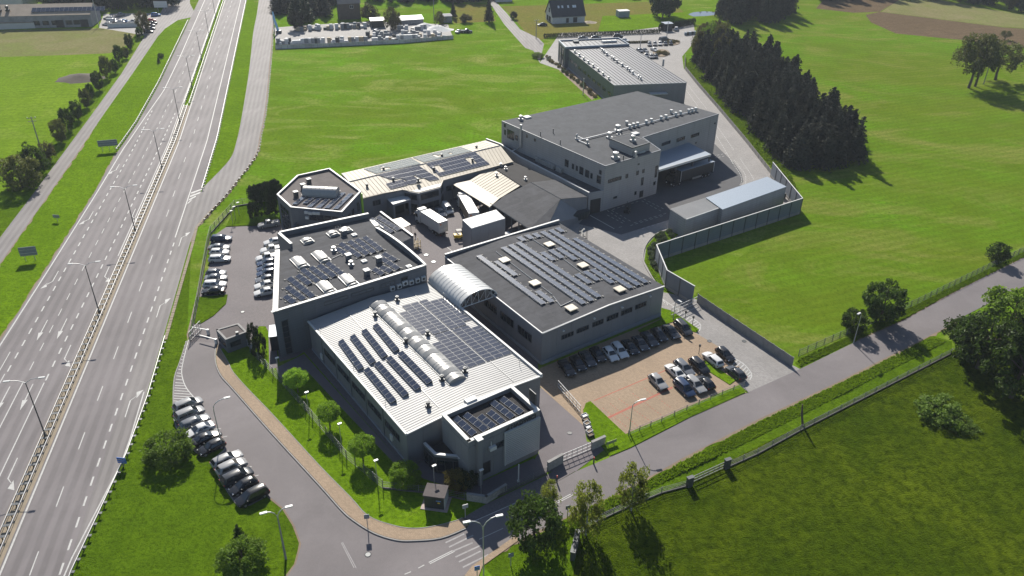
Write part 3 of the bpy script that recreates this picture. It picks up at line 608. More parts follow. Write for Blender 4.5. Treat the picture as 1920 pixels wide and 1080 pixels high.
def hood(b, x, y, z, r=0.35, h=1.0, mat=None, name='roof_vent'):
    """mushroom roof ventilator with curb"""
    mb = MB(); mb.box((x, y, z + h * 0.12), (r * 2.2, r * 2.2, h * 0.3)); mb.cyl((x, y), r * 0.75, z + h * 0.25, z + h * 0.62, 10); mb.cyl((x, y), r, z + h * 0.55, z + h * 0.9, 12, r * 0.98); mb.cyl((x, y), r * 0.98, z + h * 0.9, z + h, 12, r * 0.4)
    return mb.build(name, mat or M_STEEL, b.e, smooth=40)
PANEL_CACHE = {}
def panel_mesh(w, h, split=2, mat=None):
    key = (w, h, split, (mat or M_PANEL).name)
    if key not in PANEL_CACHE:
        mb = MB(); mb.box((0, 0, 0), (w, h, 0.035), 0, 1)
        for i in range(split):
            a = -h / 2 + 0.02 + (h - 0.04) * i / split; e = -h / 2 + 0.02 + (h - 0.04) * (i + 1) / split
            mb.bx(-w / 2 + 0.02, w / 2 - 0.02, a + 0.002, e - 0.002, 0.0176, 0.021, 0)
        PANEL_CACHE[key] = mb.mesh('solar_panel', [mat or M_PANEL, M_FRAME])
    return PANEL_CACHE[key]
BLOCK_ME = None
def solar_row(b, p0, p1, z, n, width=1.65, tilt=12.0, label='', group='', ballast=False, lift=0.25, face=-1, cols=1):
    """row of n tilted panels from p0 to p1 (local, middle line of the row), panels side by side along the row"""
    global BLOCK_ME
    d = Vector(p1) - Vector(p0); L = d.length; u = d / L; a = math.atan2(u.y, u.x)
    mid = (Vector(p0) + Vector(p1)) / 2; wx, wy = b.w(mid)
    e = thing('solar_array', label, 'solar panels', (wx, wy, z), b.yaw + a, group)
    pw = L / n; me = panel_mesh(round(pw - 0.03, 2), round(width / cols - 0.02, 2), 2, M_PANELGLARE if tilt < 4 else None)
    tl = math.radians(tilt) * face
    for i in range(n):
        for c in range(cols):
            o = link('panel', me, e); off = (c - (cols - 1) / 2) * width / cols
            o.location = (-L / 2 + pw * (i + 0.5), off * math.cos(tl), lift + off * math.sin(tl) + 0.02); o.rotation_euler = (tl, 0, 0)
    hi = lift + width / 2 * abs(math.sin(tl)); mb = MB(); up = width / 2 * math.cos(tl) * (1 if tl > 0 else -1)
    if tilt > 2:
        mb.bx(-L / 2, L / 2, up - 0.03, up + 0.01, 0.02, hi - 0.03); mb.build('back_plate', M_STEEL, e)
    mb = MB()
    for t in (-0.42, 0.42): mb.bx(-L / 2 - 0.1, L / 2 + 0.1, t * width - 0.03, t * width + 0.03, 0.0, 0.06)
    mb.build('mounting_rail', M_FRAME, e)
    if ballast:
        if BLOCK_ME is None:
            m2 = MB(); m2.box((0, 0, 0.08), (0.42, 0.24, 0.16)); BLOCK_ME = m2.mesh('ballast_block', M_BLOCK)
        for i in range(n + 1):
            for s in ((-1, 1) if tilt > 8 else (1,)): link('ballast_block', BLOCK_ME, e, (-L / 2 + pw * i, s * (width / 2 + 0.32), 0.0))
    return e
def roof_hatch(b, x, y, z, w=1.9, d=1.9, label=None):
    mb = MB(); mb.box((x, y, z + 0.16), (w * 0.86, d * 0.86, 0.34)); o = mb.build('roof_hatch', M_DARKMET, b.e)
    mb = MB(); mb.box((x, y, z + 0.40), (w, d, 0.12)); mb.box((x, y, z + 0.475), (w * 0.9, d * 0.9, 0.05)); mb.build('lid', M_HATCH, o)

# ------------------------------------------------------------------ white-roofed hall
bW = Bld('production_hall', 'long hall with white ribbed roof, barrel skylight and dark ribbon windows beside the lawn', (-15.19, 88.68), 0.62)
Ww, Wl, Wh = 24.55, 36.4, 6.30
mb = MB(); mb.prism([(0, 0), (Ww, 0), (Ww, Wl), (0, Wl)], 0, Wh - 0.05); mb.build('wall', M_WALL, bW.e)
WF = Wall(bW, (0, 0), (Ww, 0)); WL = Wall(bW, (0, Wl), (0, 0)); WR = Wall(bW, (Ww, 0), (Ww, Wl))
WL.panels(14, 0.5, Wh - 0.1, M_WALL, 1); WF.panels(9, 0.5, Wh - 0.1, M_WALL, 1); WR.panels(12, 0.5, Wh - 0.1, M_WALL, 1)
WL.slab('plinth', 0, Wl, 0, 0.5, 0.0, 0.16, M_PLINTH)
for t0 in (6.4, 11.9, 17.6, 23.4, 29.4): WL.win(t0, t0 + 4.6, 2.9, 4.1, 4)
for t0 in (5.6, 11.2, 17.0, 22.8, 28.8):
    mb = MB(); mb.tube([WL.P(t0, Wh - 0.1, 0.14), WL.P(t0, 0.2, 0.14)], 0.06, 6); mb.build('downpipe', M_WALLD, bW.e)
WL.slab('service_box', 4.4, 5.2, 0.9, 2.0, 0.05, 0.3, M_WHITE); WL.slab('service_box', 31.0, 31.7, 1.4, 2.4, 0.05, 0.3, M_WHITE)
def ribbed(mb, x0, x1, y0, y1, zf, pitch=0.52, rh=0.05, rw=0.16):
    """ribs run along x; zf(x) gives the height"""
    y = y0; prof = []
    while y < y1 - 1e-3:
        prof += [(y, 0), (min(y1, y + pitch - rw), 0), (min(y1, y + pitch - rw * 0.8), rh), (min(y1, y + pitch - rw * 0.2), rh)]; y += pitch
    prof.append((y1, 0)); n = len(prof); xs = [x0, x1]
    mb.add([(x, p[0], zf(x) + p[1]) for x in xs for p in prof], [(i, n + i, n + i + 1, i + 1) for i in range(n - 1)])
rz = lambda x: Wh + 0.75 * (1 - abs(x - Ww / 2) / (Ww / 2))
mb = MB(); ribbed(mb, -0.15, Ww / 2, -0.1, Wl, rz); ribbed(mb, Ww / 2, Ww + 0.1, -0.1, Wl, rz); mb.build('ribbed_roof', M_WROOF, bW.e)
mb = MB(); mb.add([(0, -0.02, Wh - 0.06), (Ww, -0.02, Wh - 0.06), (Ww, -0.02, Wh), (Ww / 2, -0.02, rz(Ww / 2)), (0, -0.02, Wh)], [(0, 1, 2, 3, 4)]); mb.build('gable', M_WALL, bW.e)
mb = MB(); mb.bx(-0.3, 0.02, -0.15, Wl, Wh - 0.12, Wh + 0.12); mb.build('gutter', M_COPE, bW.e)
mb = MB(); mb.bx(Ww - 0.05, Ww + 0.32, -0.15, Wl, Wh - 0.3, Wh + 0.42); mb.build('edge_parapet', M_COPE, bW.e)
mb = MB(); mb.add([(-0.3, -0.22, Wh), (Ww / 2, -0.22, rz(Ww / 2) + 0.12), (Ww + 0.32, -0.22, Wh + 0.1), (Ww + 0.32, 0.18, Wh + 0.1), (Ww / 2, 0.18, rz(Ww / 2) + 0.12), (-0.3, 0.18, Wh), (-0.3, -0.22, Wh - 0.2), (Ww / 2, -0.22, rz(Ww / 2) - 0.1), (Ww + 0.32, -0.22, Wh - 0.1)], [(0, 1, 4, 5), (1, 2, 3, 4), (6, 7, 1, 0), (7, 8, 2, 1)]); mb.build('verge_trim', M_COPE, bW.e)
# barrel skylight on the ridge, in bays, with raised flaps
sy0, sy1, sr = 5.6, 33.5, 1.6
zr = rz(Ww / 2); nb = 9
for i in range(nb):
    a = sy0 + (sy1 - sy0) * i / nb; e = sy0 + (sy1 - sy0) * (i + 1) / nb; mb = MB(); vs = []; K = 10
    for y in (a + 0.004, e - 0.004):
        for k in range(K + 1):
            t = math.pi * k / K; vs.append((Ww / 2 - sr * math.cos(t), y, zr - 0.15 + 0.92 * math.sin(t)))
    fs = [(k, k + 1, K + 2 + k, K + 1 + k) for k in range(K)] + [tuple(range(K, -1, -1)), tuple(range(K + 1, 2 * K + 2))]
    mb.add(vs, fs); sk = mb.build('skylight_bay', M_SKYL, bW.e, smooth=30)
    for y in (a + 0.9, (a + e) / 2 + 0.1, e - 0.8):
        mb = MB(); mb.tube([(Ww / 2 - (sr + 0.015) * math.cos(math.pi * k / 8), y, zr - 0.15 + 0.94 * math.sin(math.pi * k / 8)) for k in range(9)], 0.03, 4); mb.build('rib', M_FRAME, sk)
    if i in (0, 2, 3, 4, 5, 7, 8):
        mb = MB(); vs = []
        for y, up in ((e - 1.4, 0.03), (e - 0.5, 0.24)):
            for k in range(7):
                t = math.pi * (0.18 + 0.64 * k / 6); vs.append((Ww / 2 - (sr + 0.05) * math.cos(t), y, zr - 0.15 + (0.92 + up) * math.sin(t) + up * 0.3))
        mb.add(vs, [(k, k + 1, 8 + k, 7 + k) for k in range(6)]); mb.build('vent_flap', M_SKYL, sk, smooth=40)
for s in (-1, 1):
    mb = MB(); mb.bx(Ww / 2 + s * sr - 0.1, Ww / 2 + s * sr + 0.1, sy0 - 0.2, sy1 + 0.2, zr - 0.35, zr + 0.02); mb.build('skylight_kerb', M_STEELD, bW.e)
for px, py in ((704, 595), (745, 565), (761, 645), (802, 630), (829, 715), (872, 700), (803, 762)):
    x, y = bW.l(px, py, Wh + 0.4); hood(bW, x, y, rz(x), 0.34, 1.1, M_STEELD)
LW = 'row of tilted solar panels on the white ribbed roof, left of the barrel skylight'
for a, b, n in (((638, 637), (677, 690), 8), ((660, 629), (700, 680), 8), ((682, 620), (722, 670), 8), ((703, 611), (744, 660), 8), ((686, 690), (738, 752), 9), ((706, 680), (761, 741), 9), ((728, 671), (784, 730), 9), ((750, 663), (806, 720), 9)):
    p, q = bW.l(*a, Wh + 0.6), bW.l(*b, Wh + 0.6); zz = rz((p[0] + q[0]) / 2) + 0.05
    solar_row(bW, p, q, zz, n, 1.05, 16, LW, 'tilted solar rows on the white roof', face=1, lift=0.35)
# flush grid on the right slope: each column of panels is one array
sl = math.atan2(0.75, Ww / 2)
me = panel_mesh(1.62, 0.98, 2); gx0 = Ww / 2 + 2.6
for c in range(6):
    rows = {0: (6, 29), 1: (6, 29), 2: (6, 28), 3: (7, 30), 4: (8, 29), 5: (8, 28)}[c]; x = gx0 + c * 1.68 + (0.25 if c > 2 else 0)
    cy = (rows[0] + rows[1]) / 2.0 * 0.5; wx, wy = bW.w((x, 10.0))
    e = thing('solar_array', 'column %s from the barrel skylight in the flush solar grid on the white roof' % ('one', 'two', 'three', 'four', 'five', 'six')[c], 'solar panels', (wx, wy, rz(x) + 0.12), bW.yaw, 'flush solar columns on the white roof')
    for k in range(22):
        y = 8.2 + k * 1.03 + (0.3 if k > 10 else 0) - 10.0
        if c == 0 and k in (9, 10, 11, 20, 21): continue
        if c == 5 and k in (10, 11, 21): continue
        if c == 4 and k == 21: continue
        o = link('panel', me, e, (0, y, 0)); o.rotation_euler = (0, sl, 0)
for s in (gx0 + 5.0,):
    mb = MB(); mb.bx(s - 0.04, s + 0.04, 1.0, Wl - 1, rz(s), rz(s) + 0.1); mb.build('cable_tray', M_FRAME, bW.e)
for (ax, ay, bx_, by_) in ((3.6, Wl, 3.6, 1.5), (9.0, Wl, 9.0, 22)):
    mb = MB(); mb.bx(6.6, 6.72, 2.0, Wl, rz(6.66), rz(6.66) + 0.1); mb.build('cable_tray', M_FRAME, bW.e) if ax < 5 else None
for px, py in ((601, 628), (663, 690), (723, 760), (832, 560), (904, 625), (974, 686)):
    x, y = bW.l(px, py, Wh + 0.1); mb = MB(); mb.tube([(x, y, rz(x)), (x, y, rz(x) + 1.3)], 0.035, 5); mb.build('lightning_rod', M_STEEL, bW.e)

# ------------------------------------------------------------------ front office block at the corner of the hall
bA = Bld('front_office', 'grey front office with white parapet, perforated metal screen and company name', bW.w((Ww * 0.30, -0.3)), 0.62)
Ah = 8.6
ap = bA.L([(828, 777), (880, 830), (1012, 767), (958, 722)], Ah)
x0 = (ap[0][0] + ap[1][0]) / 2; x1 = (ap[2][0] + ap[3][0]) / 2; y0 = (ap[1][1] + ap[2][1]) / 2; y1 = (ap[0][1] + ap[3][1]) / 2
AP = [(x0, y0), (x1, y0), (x1, y1), (x0, y1)]
mb = MB(); mb.prism(AP, 0, Ah - 0.9); mb.build('wall', M_WALL, bA.e)
mb = MB(); mb.prism([(x0 + .3, y0 + .3), (x1 - .3, y0 + .3), (x1 - .3, y1 - .3), (x0 + .3, y1 - .3)], Ah - 0.95, Ah - 0.88); mb.build('flat_roof', M_FELTD, bA.e)
parapet(bA, AP, Ah - 0.95, Ah - 0.1, 0.45, M_WALL, cope=M_COPE, ch=0.12, over=0.06)
AF = Wall(bA, AP[0], AP[1]); AL = Wall(bA, AP[3], AP[0]); AR = Wall(bA, AP[1], AP[2])
AF.panels(6, 0.3, Ah - 1.0, M_WALL, 2); AL.panels(4, 0.3, Ah - 1.0, M_WALL, 2); AR.panels(4, 0.3, Ah - 1.0, M_WALL, 1)
AF.slab('corner_pillar', 1.15, 1.9, 0, Ah + 0.05, 0.06, 0.75, M_WALL); AF.slab('pillar_cap', 1.05, 2.0, Ah + 0.06, Ah + 0.2, -0.4, 0.85, M_COPE)
mb = MB(); xx = x0 + (x1 - x0) * 0.42; mb.bx(xx - 0.9, xx + 0.9, y1 - 0.1, y1 + 0.9, Ah - 0.4, Ah + 0.28); mb.build('roof_block', M_COPE, bA.e)
# perforated screen of horizontal louvres
t0, zt = AF.hit(947, 814, 0.4); t1, zt2 = AF.hit(1013, 783, 0.4); tb, zb = AF.hit(950, 877, 0.4)
zt = (zt + zt2) / 2; zb = max(1.2, zb)
sc = AF.slab('screen_frame', t0, t0 + 0.12, zb, zt, 0.1, 0.45, M_WALLW); AF.slab('screen_frame', t1 - 0.12, t1, zb, zt, 0.1, 0.45, M_WALLW); AF.slab('screen_frame', t0, t1, zt, zt + 0.1, 0.1, 0.45, M_WALLW)
AF.slab('screen_backing', t0 + 0.14, t1 - 0.14, zb + 0.02, zt - 0.02, 0.1, 0.2, M_WALLD)
k = 0; z = zb + 0.1
while z < zt - 0.12:
    mb = MB(); AF.box(mb, t0 + 0.13, t1 - 0.13, z, z + 0.22, 0.22, 0.40); mb.build('louvre', M_WALLW, bA.e); z += 0.36
AF.winpx((930, 841), (947, 824), 1); AF.winpx((899, 893), (919, 863), 1, n=0.06, name='door', pane=M_BLACK)
AR.winpx((992, 757), (1005, 740), 1, pane=M_BLACK, name='door')
mb = MB(); t, z = AF.hit(924, 841, 0.3); AF.box(mb, t - 0.6, t + 0.5, z - 0.15, z + 0.45, 0.1, 0.6); AF.box(mb, t - 0.3, t - 0.2, z, z + 1.4, 0.2, 0.3); mb.build('satellite_bracket', M_WHITE, bA.e)
# company lettering over the screen
def text_mesh(name, s, size, mat, parent, depth=0.04):
    c = bpy.data.curves.new(name, 'FONT'); c.body = s; c.size = size; c.extrude = depth; c.space_character = 1.05; c.offset = 0.03
    o = bpy.data.objects.new(name, c); COL.objects.link(o); dg = bpy.context.evaluated_depsgraph_get(); me = bpy.data.meshes.new_from_object(o.evaluated_get(dg)); bpy.data.objects.remove(o)
    me.materials.clear(); me.materials.append(mat); return link(name, me, parent)
tx = text_mesh('lettering', 'NADWICI', 1.15, M_DARKMET, bA.e); ta, za = AF.hit(955, 808, 0.15)
hL = max(0.5, Ah - 0.25 - zt - 0.15); p = AF.P(t0 + 1.25, zt + 0.14, 0.13); tx.location = p; tx.rotation_euler = (math.pi / 2, 0, math.atan2(AF.u.y, AF.u.x)); tx.scale = ((t1 - t0 - 1.9) / max(0.1, max(v.co.x for v in tx.data.vertices)), hL / 0.85, 1)
mb = MB(); mb.add([AF.P(t0, zt + 0.14, 0.16), AF.P(t0 + 0.95, zt + 0.14, 0.16), AF.P(t0 + 0.95, zt + 0.14 + hL, 0.16), AF.P(t0 + 0.2, zt + 0.22, 0.18), AF.P(t0 + 0.75, zt + 0.22, 0.18), AF.P(t0 + 0.75, zt + 0.7, 0.18)], [(0, 1, 2)]); mb.build('emblem', M_DARKMET, bA.e)
zA = Ah - 0.87
for a, b, n in (((853, 782), (889, 814), 4), ((872, 776), (911, 806), 4), ((899, 779), (926, 800), 3), ((917, 771), (943, 792), 3), ((923, 753), (961, 782), 4), ((940, 746), (978, 774), 4)):
    solar_row(bA, bA.l(*a, zA + .3), bA.l(*b, zA + .3), zA, n, 1.05, 16, 'short tilted solar row on the black roof of the front office', 'solar rows on the front office', face=1)
# low entrance lobby
lp = bA.L([(794, 832), (815, 853), (868, 858), (832, 818)], 3.6)
lp = [lp[0], lp[1], (lp[2][0], lp[2][1]), (AP[0][0], lp[2][1] + 0.5), (AP[0][0], AP[3][1] - 0.1), (lp[0][0] + 0.4, AP[3][1] - 0.1)]
lp = [p for p in lp]
mb = MB(); mb.prism(lp, 0, 3.3); mb.build('lobby_wall', M_DARKMET, bA.e)
mb = MB(); mb.prism(lp, 3.305, 3.36); mb.build('lobby_roof', M_FELTD, bA.e)
parapet(bA, lp[:4], 3.25, 3.65, 0.35, M_WALL, 'lobby_fascia', closed=False, cope=M_WALLW)
for i in range(2):
    W_ = Wall(bA, lp[i], lp[i + 1]); W_.win(0.25, W_.len - 0.25, 0.6, 2.7, max(2, int(W_.len / 1.3)), n=0.0)

# ------------------------------------------------------------------ hall with solar roof (right)
bS = Bld('warehouse_hall', 'grey hall with dark felt roof full of solar rows beside the visitor parking', (5.40, 114.78), 0.61)
Sw, Sl, Sh = 29.24, 33.5, 6.75
mb = MB(); mb.prism([(0, 0), (Sw, 0), (Sw, Sl), (0, Sl)], 0, Sh - 0.02); mb.build('wall', M_WALL, bS.e)
sz = lambda x: Sh + 0.55 * (1 - abs(x - Sw * 0.52) / (Sw * 0.52))
mb = MB(); xm = Sw * 0.52; mb.add([(-.05, -.05, Sh), (xm, -.05, sz(xm)), (Sw + .05, -.05, Sh), (Sw + .05, Sl, Sh), (xm, Sl, sz(xm)), (-.05, Sl, Sh)], [(0, 1, 4, 5), (1, 2, 3, 4)]); mb.build('felt_roof', M_FELT, bS.e)
mb = MB(); mb.add([(0, -0.02, Sh - 0.05), (Sw, -0.02, Sh - 0.05), (Sw, -0.02, Sh), (xm, -0.02, sz(xm)), (0, -0.02, Sh)], [(0, 1, 2, 3, 4)]); mb.build('gable', M_WALL, bS.e)
mb = MB(); mb.add([(-.12, -.16, Sh - .02), (xm, -.16, sz(xm) + .06), (Sw + .12, -.16, Sh + .06), (Sw + .12, .12, Sh + .06), (xm, .12, sz(xm) + .06), (-.12, .12, Sh + .06), (-.12, -.16, Sh - .14), (xm, -.16, sz(xm) - .10), (Sw + .12, -.16, Sh - .1)], [(0, 1, 4, 5), (1, 2, 3, 4), (6, 7, 1, 0), (7, 8, 2, 1)]); mb.build('verge_trim', M_COPE, bS.e)
mb = MB(); mb.bx(-0.14, 0.06, -0.1, Sl, Sh - 0.12, Sh + 0.08); mb.build('gutter', M_WALLW, bS.e)
mb = MB(); mb.bx(0, Sw, Sl - 0.25, Sl + 0.1, Sh - 0.1, Sh + 0.62); o = mb.build('rear_parapet', M_WALL, bS.e)
mb = MB(); mb.bx(-0.05, Sw + 0.05, Sl - 0.3, Sl + 0.15, Sh + 0.622, Sh + 0.72); mb.build('coping', M_COPE, o)
SF = Wall(bS, (0, 0), (Sw, 0)); SL = Wall(bS, (0, Sl), (0, 0)); SR = Wall(bS, (Sw, 0), (Sw, Sl))
SF.panels(9, 0.7, Sh - 0.1, M_WALL, 1); SL.panels(8, 0.7, Sh - 0.1, M_WALL, 1); SR.panels(8, 0.7, Sh - 0.1, M_WALL, 1)
SF.slab('plinth', 0, Sw, 0, 0.68, 0.0, 0.2, M_PLINTH); SL.slab('plinth', 0, Sl, 0, 0.68, 0.0, 0.2, M_PLINTH)
for a, b in (((555, 580), (690, 485)), ((728, 510), (862, 415)), ((903, 440), (1028, 345)), ((1065, 375), (1195, 275)), ((1227, 310), (1352, 212)), ((1385, 243), (1510, 148))):
    SF.winpx(a, b, 4, 6, (960, 540))
for t0 in (9.5, 15.0, 20.6, 26.3): SL.win(t0, t0 + 4.2, 3.0, 4.6, 4)
for a in ((570, 475), (918, 337), (1232, 212), (1548, 88)):
    t, z = SF.hit(a[0] / 6 + 960, a[1] / 6 + 540); mb = MB(); SF.box(mb, t - .2, t + .2, z - .1, z + .1, 0.06, 0.4); mb.build('wall_lamp', M_WHITE, bS.e)
for px, py in ((1030, 459), (946, 488), (1093, 498), (1003, 531), (1162, 543), (1071, 578)):
    x, y = bS.l(px, py, Sh + 0.6); roof_hatch(bS, x, y, sz(x))
rows = [((1043, 424), (1216, 527)), ((1030, 431), (1207, 533), 4), ((1013, 432), (1186, 537))]
S6 = (960, 400)
RS = [((500, 150), (580, 190), 2), ((420, 178), (1440, 790), 17), ((340, 195), (1340, 830), 17), ((690, 270), (1530, 755), 14), ((250, 220), (310, 262), 1.4), ((165, 240), (225, 283), 1.4), ((75, 265), (140, 308), 1.4), ((520, 385), (715, 515), 3), ((430, 410), (570, 498), 2.2), ((335, 440), (475, 527), 2.2), ((900, 625), (1135, 775), 4), ((820, 650), (970, 750), 2.4), ((725, 685), (880, 785), 2.4), ((70, 330), (980, 945), 15)]
for a, b, n in RS:
    p, q = bS.l(a[0] / 6 + S6[0], a[1] / 6 + S6[1], Sh + .7), bS.l(b[0] / 6 + S6[0], b[1] / 6 + S6[1], Sh + .7); x = (p[0] + q[0]) / 2; p = (x, p[1]); q = (x, q[1]); L = abs(p[1] - q[1])
    solar_row(bS, p, q, sz(x) + 0.02, max(1, round(L / 1.72)), 1.1, 2.5, 'row of tilted solar panels on the dark felt roof beside the visitor parking', 'solar rows on the felt roof', True, face=-1)
S7 = (740, 340)
for a, b in (((1190, 760), (1760, 1190)), ((1280, 730), (1970, 1215)), ((1380, 700), (2020, 1130))): pass
for a, b in (((-70, 375), (780, 1030)), ((10, 350), (870, 1000))):
    p, q = bS.l(a[0] / 6 + S6[0], a[1] / 6 + S6[1], Sh + .6), bS.l(b[0] / 6 + S6[0], b[1] / 6 + S6[1], Sh + .6); x = (p[0] + q[0]) / 2; p = (x, p[1]); q = (x, q[1]); L = abs(p[1] - q[1])
    solar_row(bS, p, q, sz(x) + 0.02, max(1, round(L / 1.72)), 1.1, 2.5, 'row of tilted solar panels on the dark felt roof beside the visitor parking', 'solar rows on the felt roof', True, face=-1)
for a, b in (((895, 481), (1022, 570)), ((928, 492), (970, 517)), ((1005, 548), (1038, 567))):
    p, q = bS.l(*a, Sh + .3), bS.l(*b, Sh + .3); x = (p[0] + q[0]) / 2; p = (x, p[1]); q = (x, q[1]); L = abs(p[1] - q[1])
    solar_row(bS, p, q, sz(x) + 0.02, max(1, round(L / 1.72)), 1.1, 2.5, 'row of tilted solar panels on the dark felt roof beside the visitor parking', 'solar rows on the felt roof', True, face=-1)
for a, b in (((930, 473), (1035, 553)), ((996, 449), (1050, 483)), ((1052, 484), (1096, 517)), ((1037, 556), (1051, 574)), ((1051, 575), (1076, 564))):
    p, q = bS.l(*a, Sh + .3), bS.l(*b, Sh + .3); mb = MB(); mb.tube([(p[0], p[1], sz(p[0]) + .1), (q[0], q[1], sz(q[0]) + .1)], 0.08, 5); mb.build('cable_duct', M_FRAME, bS.e)

# ------------------------------------------------------------------ arched canopy between the two halls
bC = Bld('arched_canopy', 'translucent white barrel canopy spanning the lane between two halls', bW.w((Ww + 0.2, 20.0)), 0.615, 'canopy')
q = bC.L([(802, 530), (862, 579), (933, 553)], 6.3); yb = q[0][1]; yf = q[1][1]; xa = (q[0][0] + q[1][0]) / 2; xb = q[2][0] - 0.3
rise = 2.5; cx = (xa + xb) / 2; hw_ = (xb - xa) / 2; zc = 6.4; K = 16; nb = 11
def arc(t, extra=0.0): return (cx - (hw_ + extra) * math.cos(t), zc + (rise + extra) * math.sin(t))
for i in range(nb):
    a = yf + (yb - yf) * i / nb; e = yf + (yb - yf) * (i + 1) / nb; mb = MB()
    vs = [(arc(math.pi * k / K)[0], y, arc(math.pi * k / K)[1]) for y in (a, e) for k in range(K + 1)]
    mb.add(vs, [(k, k + 1, K + 2 + k, K + 1 + k) for k in range(K)]); mb.build('canopy_sheet', M_CANOPY, bC.e, smooth=40)
    mb = MB(); mb.tube([(arc(math.pi * k / K, 0.02)[0], a, arc(math.pi * k / K, 0.02)[1]) for k in range(K + 1)], 0.03, 5); mb.build('arch_rib', M_WHITE, bC.e)
mb = MB()
mb.tube([(arc(math.pi * k / K)[0], yf - 0.08, arc(math.pi * k / K)[1] - 0.05) for k in range(K + 1)], 0.09, 6); mb.build('front_arch', M_WHITE, bC.e)
mb = MB(); mb.tube([(xa, yf - 0.08, zc), (xb, yf - 0.08, zc)], 0.09, 6); mb.build('tie_beam', M_WHITE, bC.e)
for k in range(2, K - 1, 2):
    x, z = arc(math.pi * k / K); mb = MB(); mb.tube([(x, yf - 0.08, zc), (x, yf - 0.08, z)], 0.05, 5); x2, z2 = arc(math.pi * (k + 2) / K)
    if k < K - 2: mb.tube([(x, yf - 0.08, zc), (x2, yf - 0.08, z2)], 0.04, 5)
    mb.build('truss_strut', M_WHITE, bC.e)
for y in (yf, (yf + yb) / 2, yb - 0.2):
    mb = MB(); mb.bx(xb - 0.25, xb - 0.05, y, y + 0.2, 0, zc); mb.build('post', M_WALLW, bC.e)
mb = MB(); mb.bx(xb - 0.3, xb - 0.05, yf, yb, zc - 0.15, zc); mb.build('edge_beam', M_WHITE, bC.e)
mb = MB(); mb.bx(xa, xa + 0.25, yf, yb, zc - 0.2, zc); mb.build('edge_beam', M_WHITE, bC.e)
for y in (yf, yb - 0.2):
    mb = MB(); mb.bx(xa + 0.02, xa + 0.2, y, y + 0.2, 0, zc - 0.2); mb.build('post', M_WALLW, bC.e)
# ------------------------------------------------------------------ office block with ballasted solar roof (left)
Oh = 9.8; oz = 9.35
bO = Bld('office_block', 'tall grey office block with felt roof, arched skylights and ballasted solar rows', G(512.5, 585, Oh), 0.62)
oA, oB, oE, oD, oK, oC = bO.L([(512.5, 585), (799, 497), (715, 399), (520, 440), (545, 462), (517, 469)], Oh)
oJ = bO.l(706, 426, Oh)          # where the curved parapet leaves the rear parapet
oE2 = bO.l(690, 404, Oh)
main = [oA, oB, oJ, oE2, oD, oK, oC]
mb = MB(); mb.prism(main, 0, oz - 0.02); mb.build('wall', M_WALLD, bO.e)
mb = MB(); mb.prism(main, oz - 0.01, oz); mb.build('felt_roof', M_FELT, bO.e)
OF = Wall(bO, oA, oB); OF.panels(12, 0.2, oz - 0.1, M_WALLD, 2)
OL = Wall(bO, oC, oA); OL.panels(6, 0.2, oz - 0.1, M_WALLD, 2)
mb = MB(); OF.box(mb, -0.05, OF.len, Oh - 0.5, Oh, -0.35, 0.07); o = mb.build('parapet', M_WALLD, bO.e); mb = MB(); OF.box(mb, -0.3, OF.len + 0.1, Oh + 0.002, Oh + 0.08, -0.42, 0.14); mb.build('coping', M_COPE, o)
mb = MB(); OL.box(mb, 0, OL.len, Oh - 0.5, Oh + 0.02, -0.75, 0.07); o = mb.build('parapet', M_WALLD, bO.e)
nC = 14
for i in range(nC):
    mb = MB(); OL.box(mb, OL.len * i / nC + 0.02, OL.len * (i + 1) / nC - 0.02, Oh + 0.022, Oh + 0.10, -0.8, 0.14); mb.build('coping', M_COPE, o)
for p, q, h in ((oD, oE2, 1.0), (oK, oD, 1.0)):
    p_, q_ = (q, p); W_ = Wall(bO, p_, q_); mb = MB(); W_.box(mb, 0, W_.len, oz - 0.3, oz + h, -0.4, 0.02); o = mb.build('high_parapet', M_WALLD, bO.e); mb = MB(); W_.box(mb, -0.05, W_.len + 0.05, oz + h + 0.003, oz + h + 0.10, -0.48, 0.1); mb.build('coping', M_COPE, o)
# low roof behind the curved parapet
q1, q2, q3 = bO.L([(715, 399), (775, 444), (756, 453)], 8.3)
low = [oE2, oJ, lerp(oJ, oB, 0.12), lerp(oJ, oB, 0.55), q3, q2, q1]
mb = MB(); mb.prism(low, 0, 8.2); mb.build('rear_wing_wall', M_WALLD, bO.e)
mb = MB(); mb.prism(low, 8.205, 8.26); mb.build('rear_wing_roof', M_FELT, bO.e)
WE = Wall(bO, q2, q1); mb = MB(); WE.box(mb, 0, WE.len, 8.0, 8.6, -0.3, 0.02); o = mb.build('parapet', M_WALLD, bO.e); mb = MB(); WE.box(mb, -.1, WE.len + .1, 8.602, 8.68, -.36, .08); mb.build('coping', M_COPE, o)
# curved parapet, arch in elevation
WC = Wall(bO, oB, oJ); K = 14; mb = MB(); vs = []; cp = MB(); cv = []
for k in range(K + 1):
    t = WC.len * k / K; z = Oh + 0.05 + 0.75 * math.sin(math.pi * k / K) ** 0.8 - 0.1 * k / K
    vs += [WC.P(t, 8.0, 0.05), WC.P(t, z, 0.05), WC.P(t, z, -0.3), WC.P(t, 8.0, -0.3)]
    cv += [WC.P(t, z + 0.002, 0.12), WC.P(t, z + 0.09, 0.12), WC.P(t, z + 0.09, -0.36), WC.P(t, z + 0.002, -0.36)]
fs = []
for k in range(K):
    a = 4 * k; fs += [(a, a + 4, a + 5, a + 1), (a + 1, a + 5, a + 6, a + 2), (a + 2, a + 6, a + 7, a + 3)]
mb.add(vs, fs); o = mb.build('curved_parapet', M_WALLD, bO.e); cp.add(cv, fs); cp.build('coping', M_COPE, o)
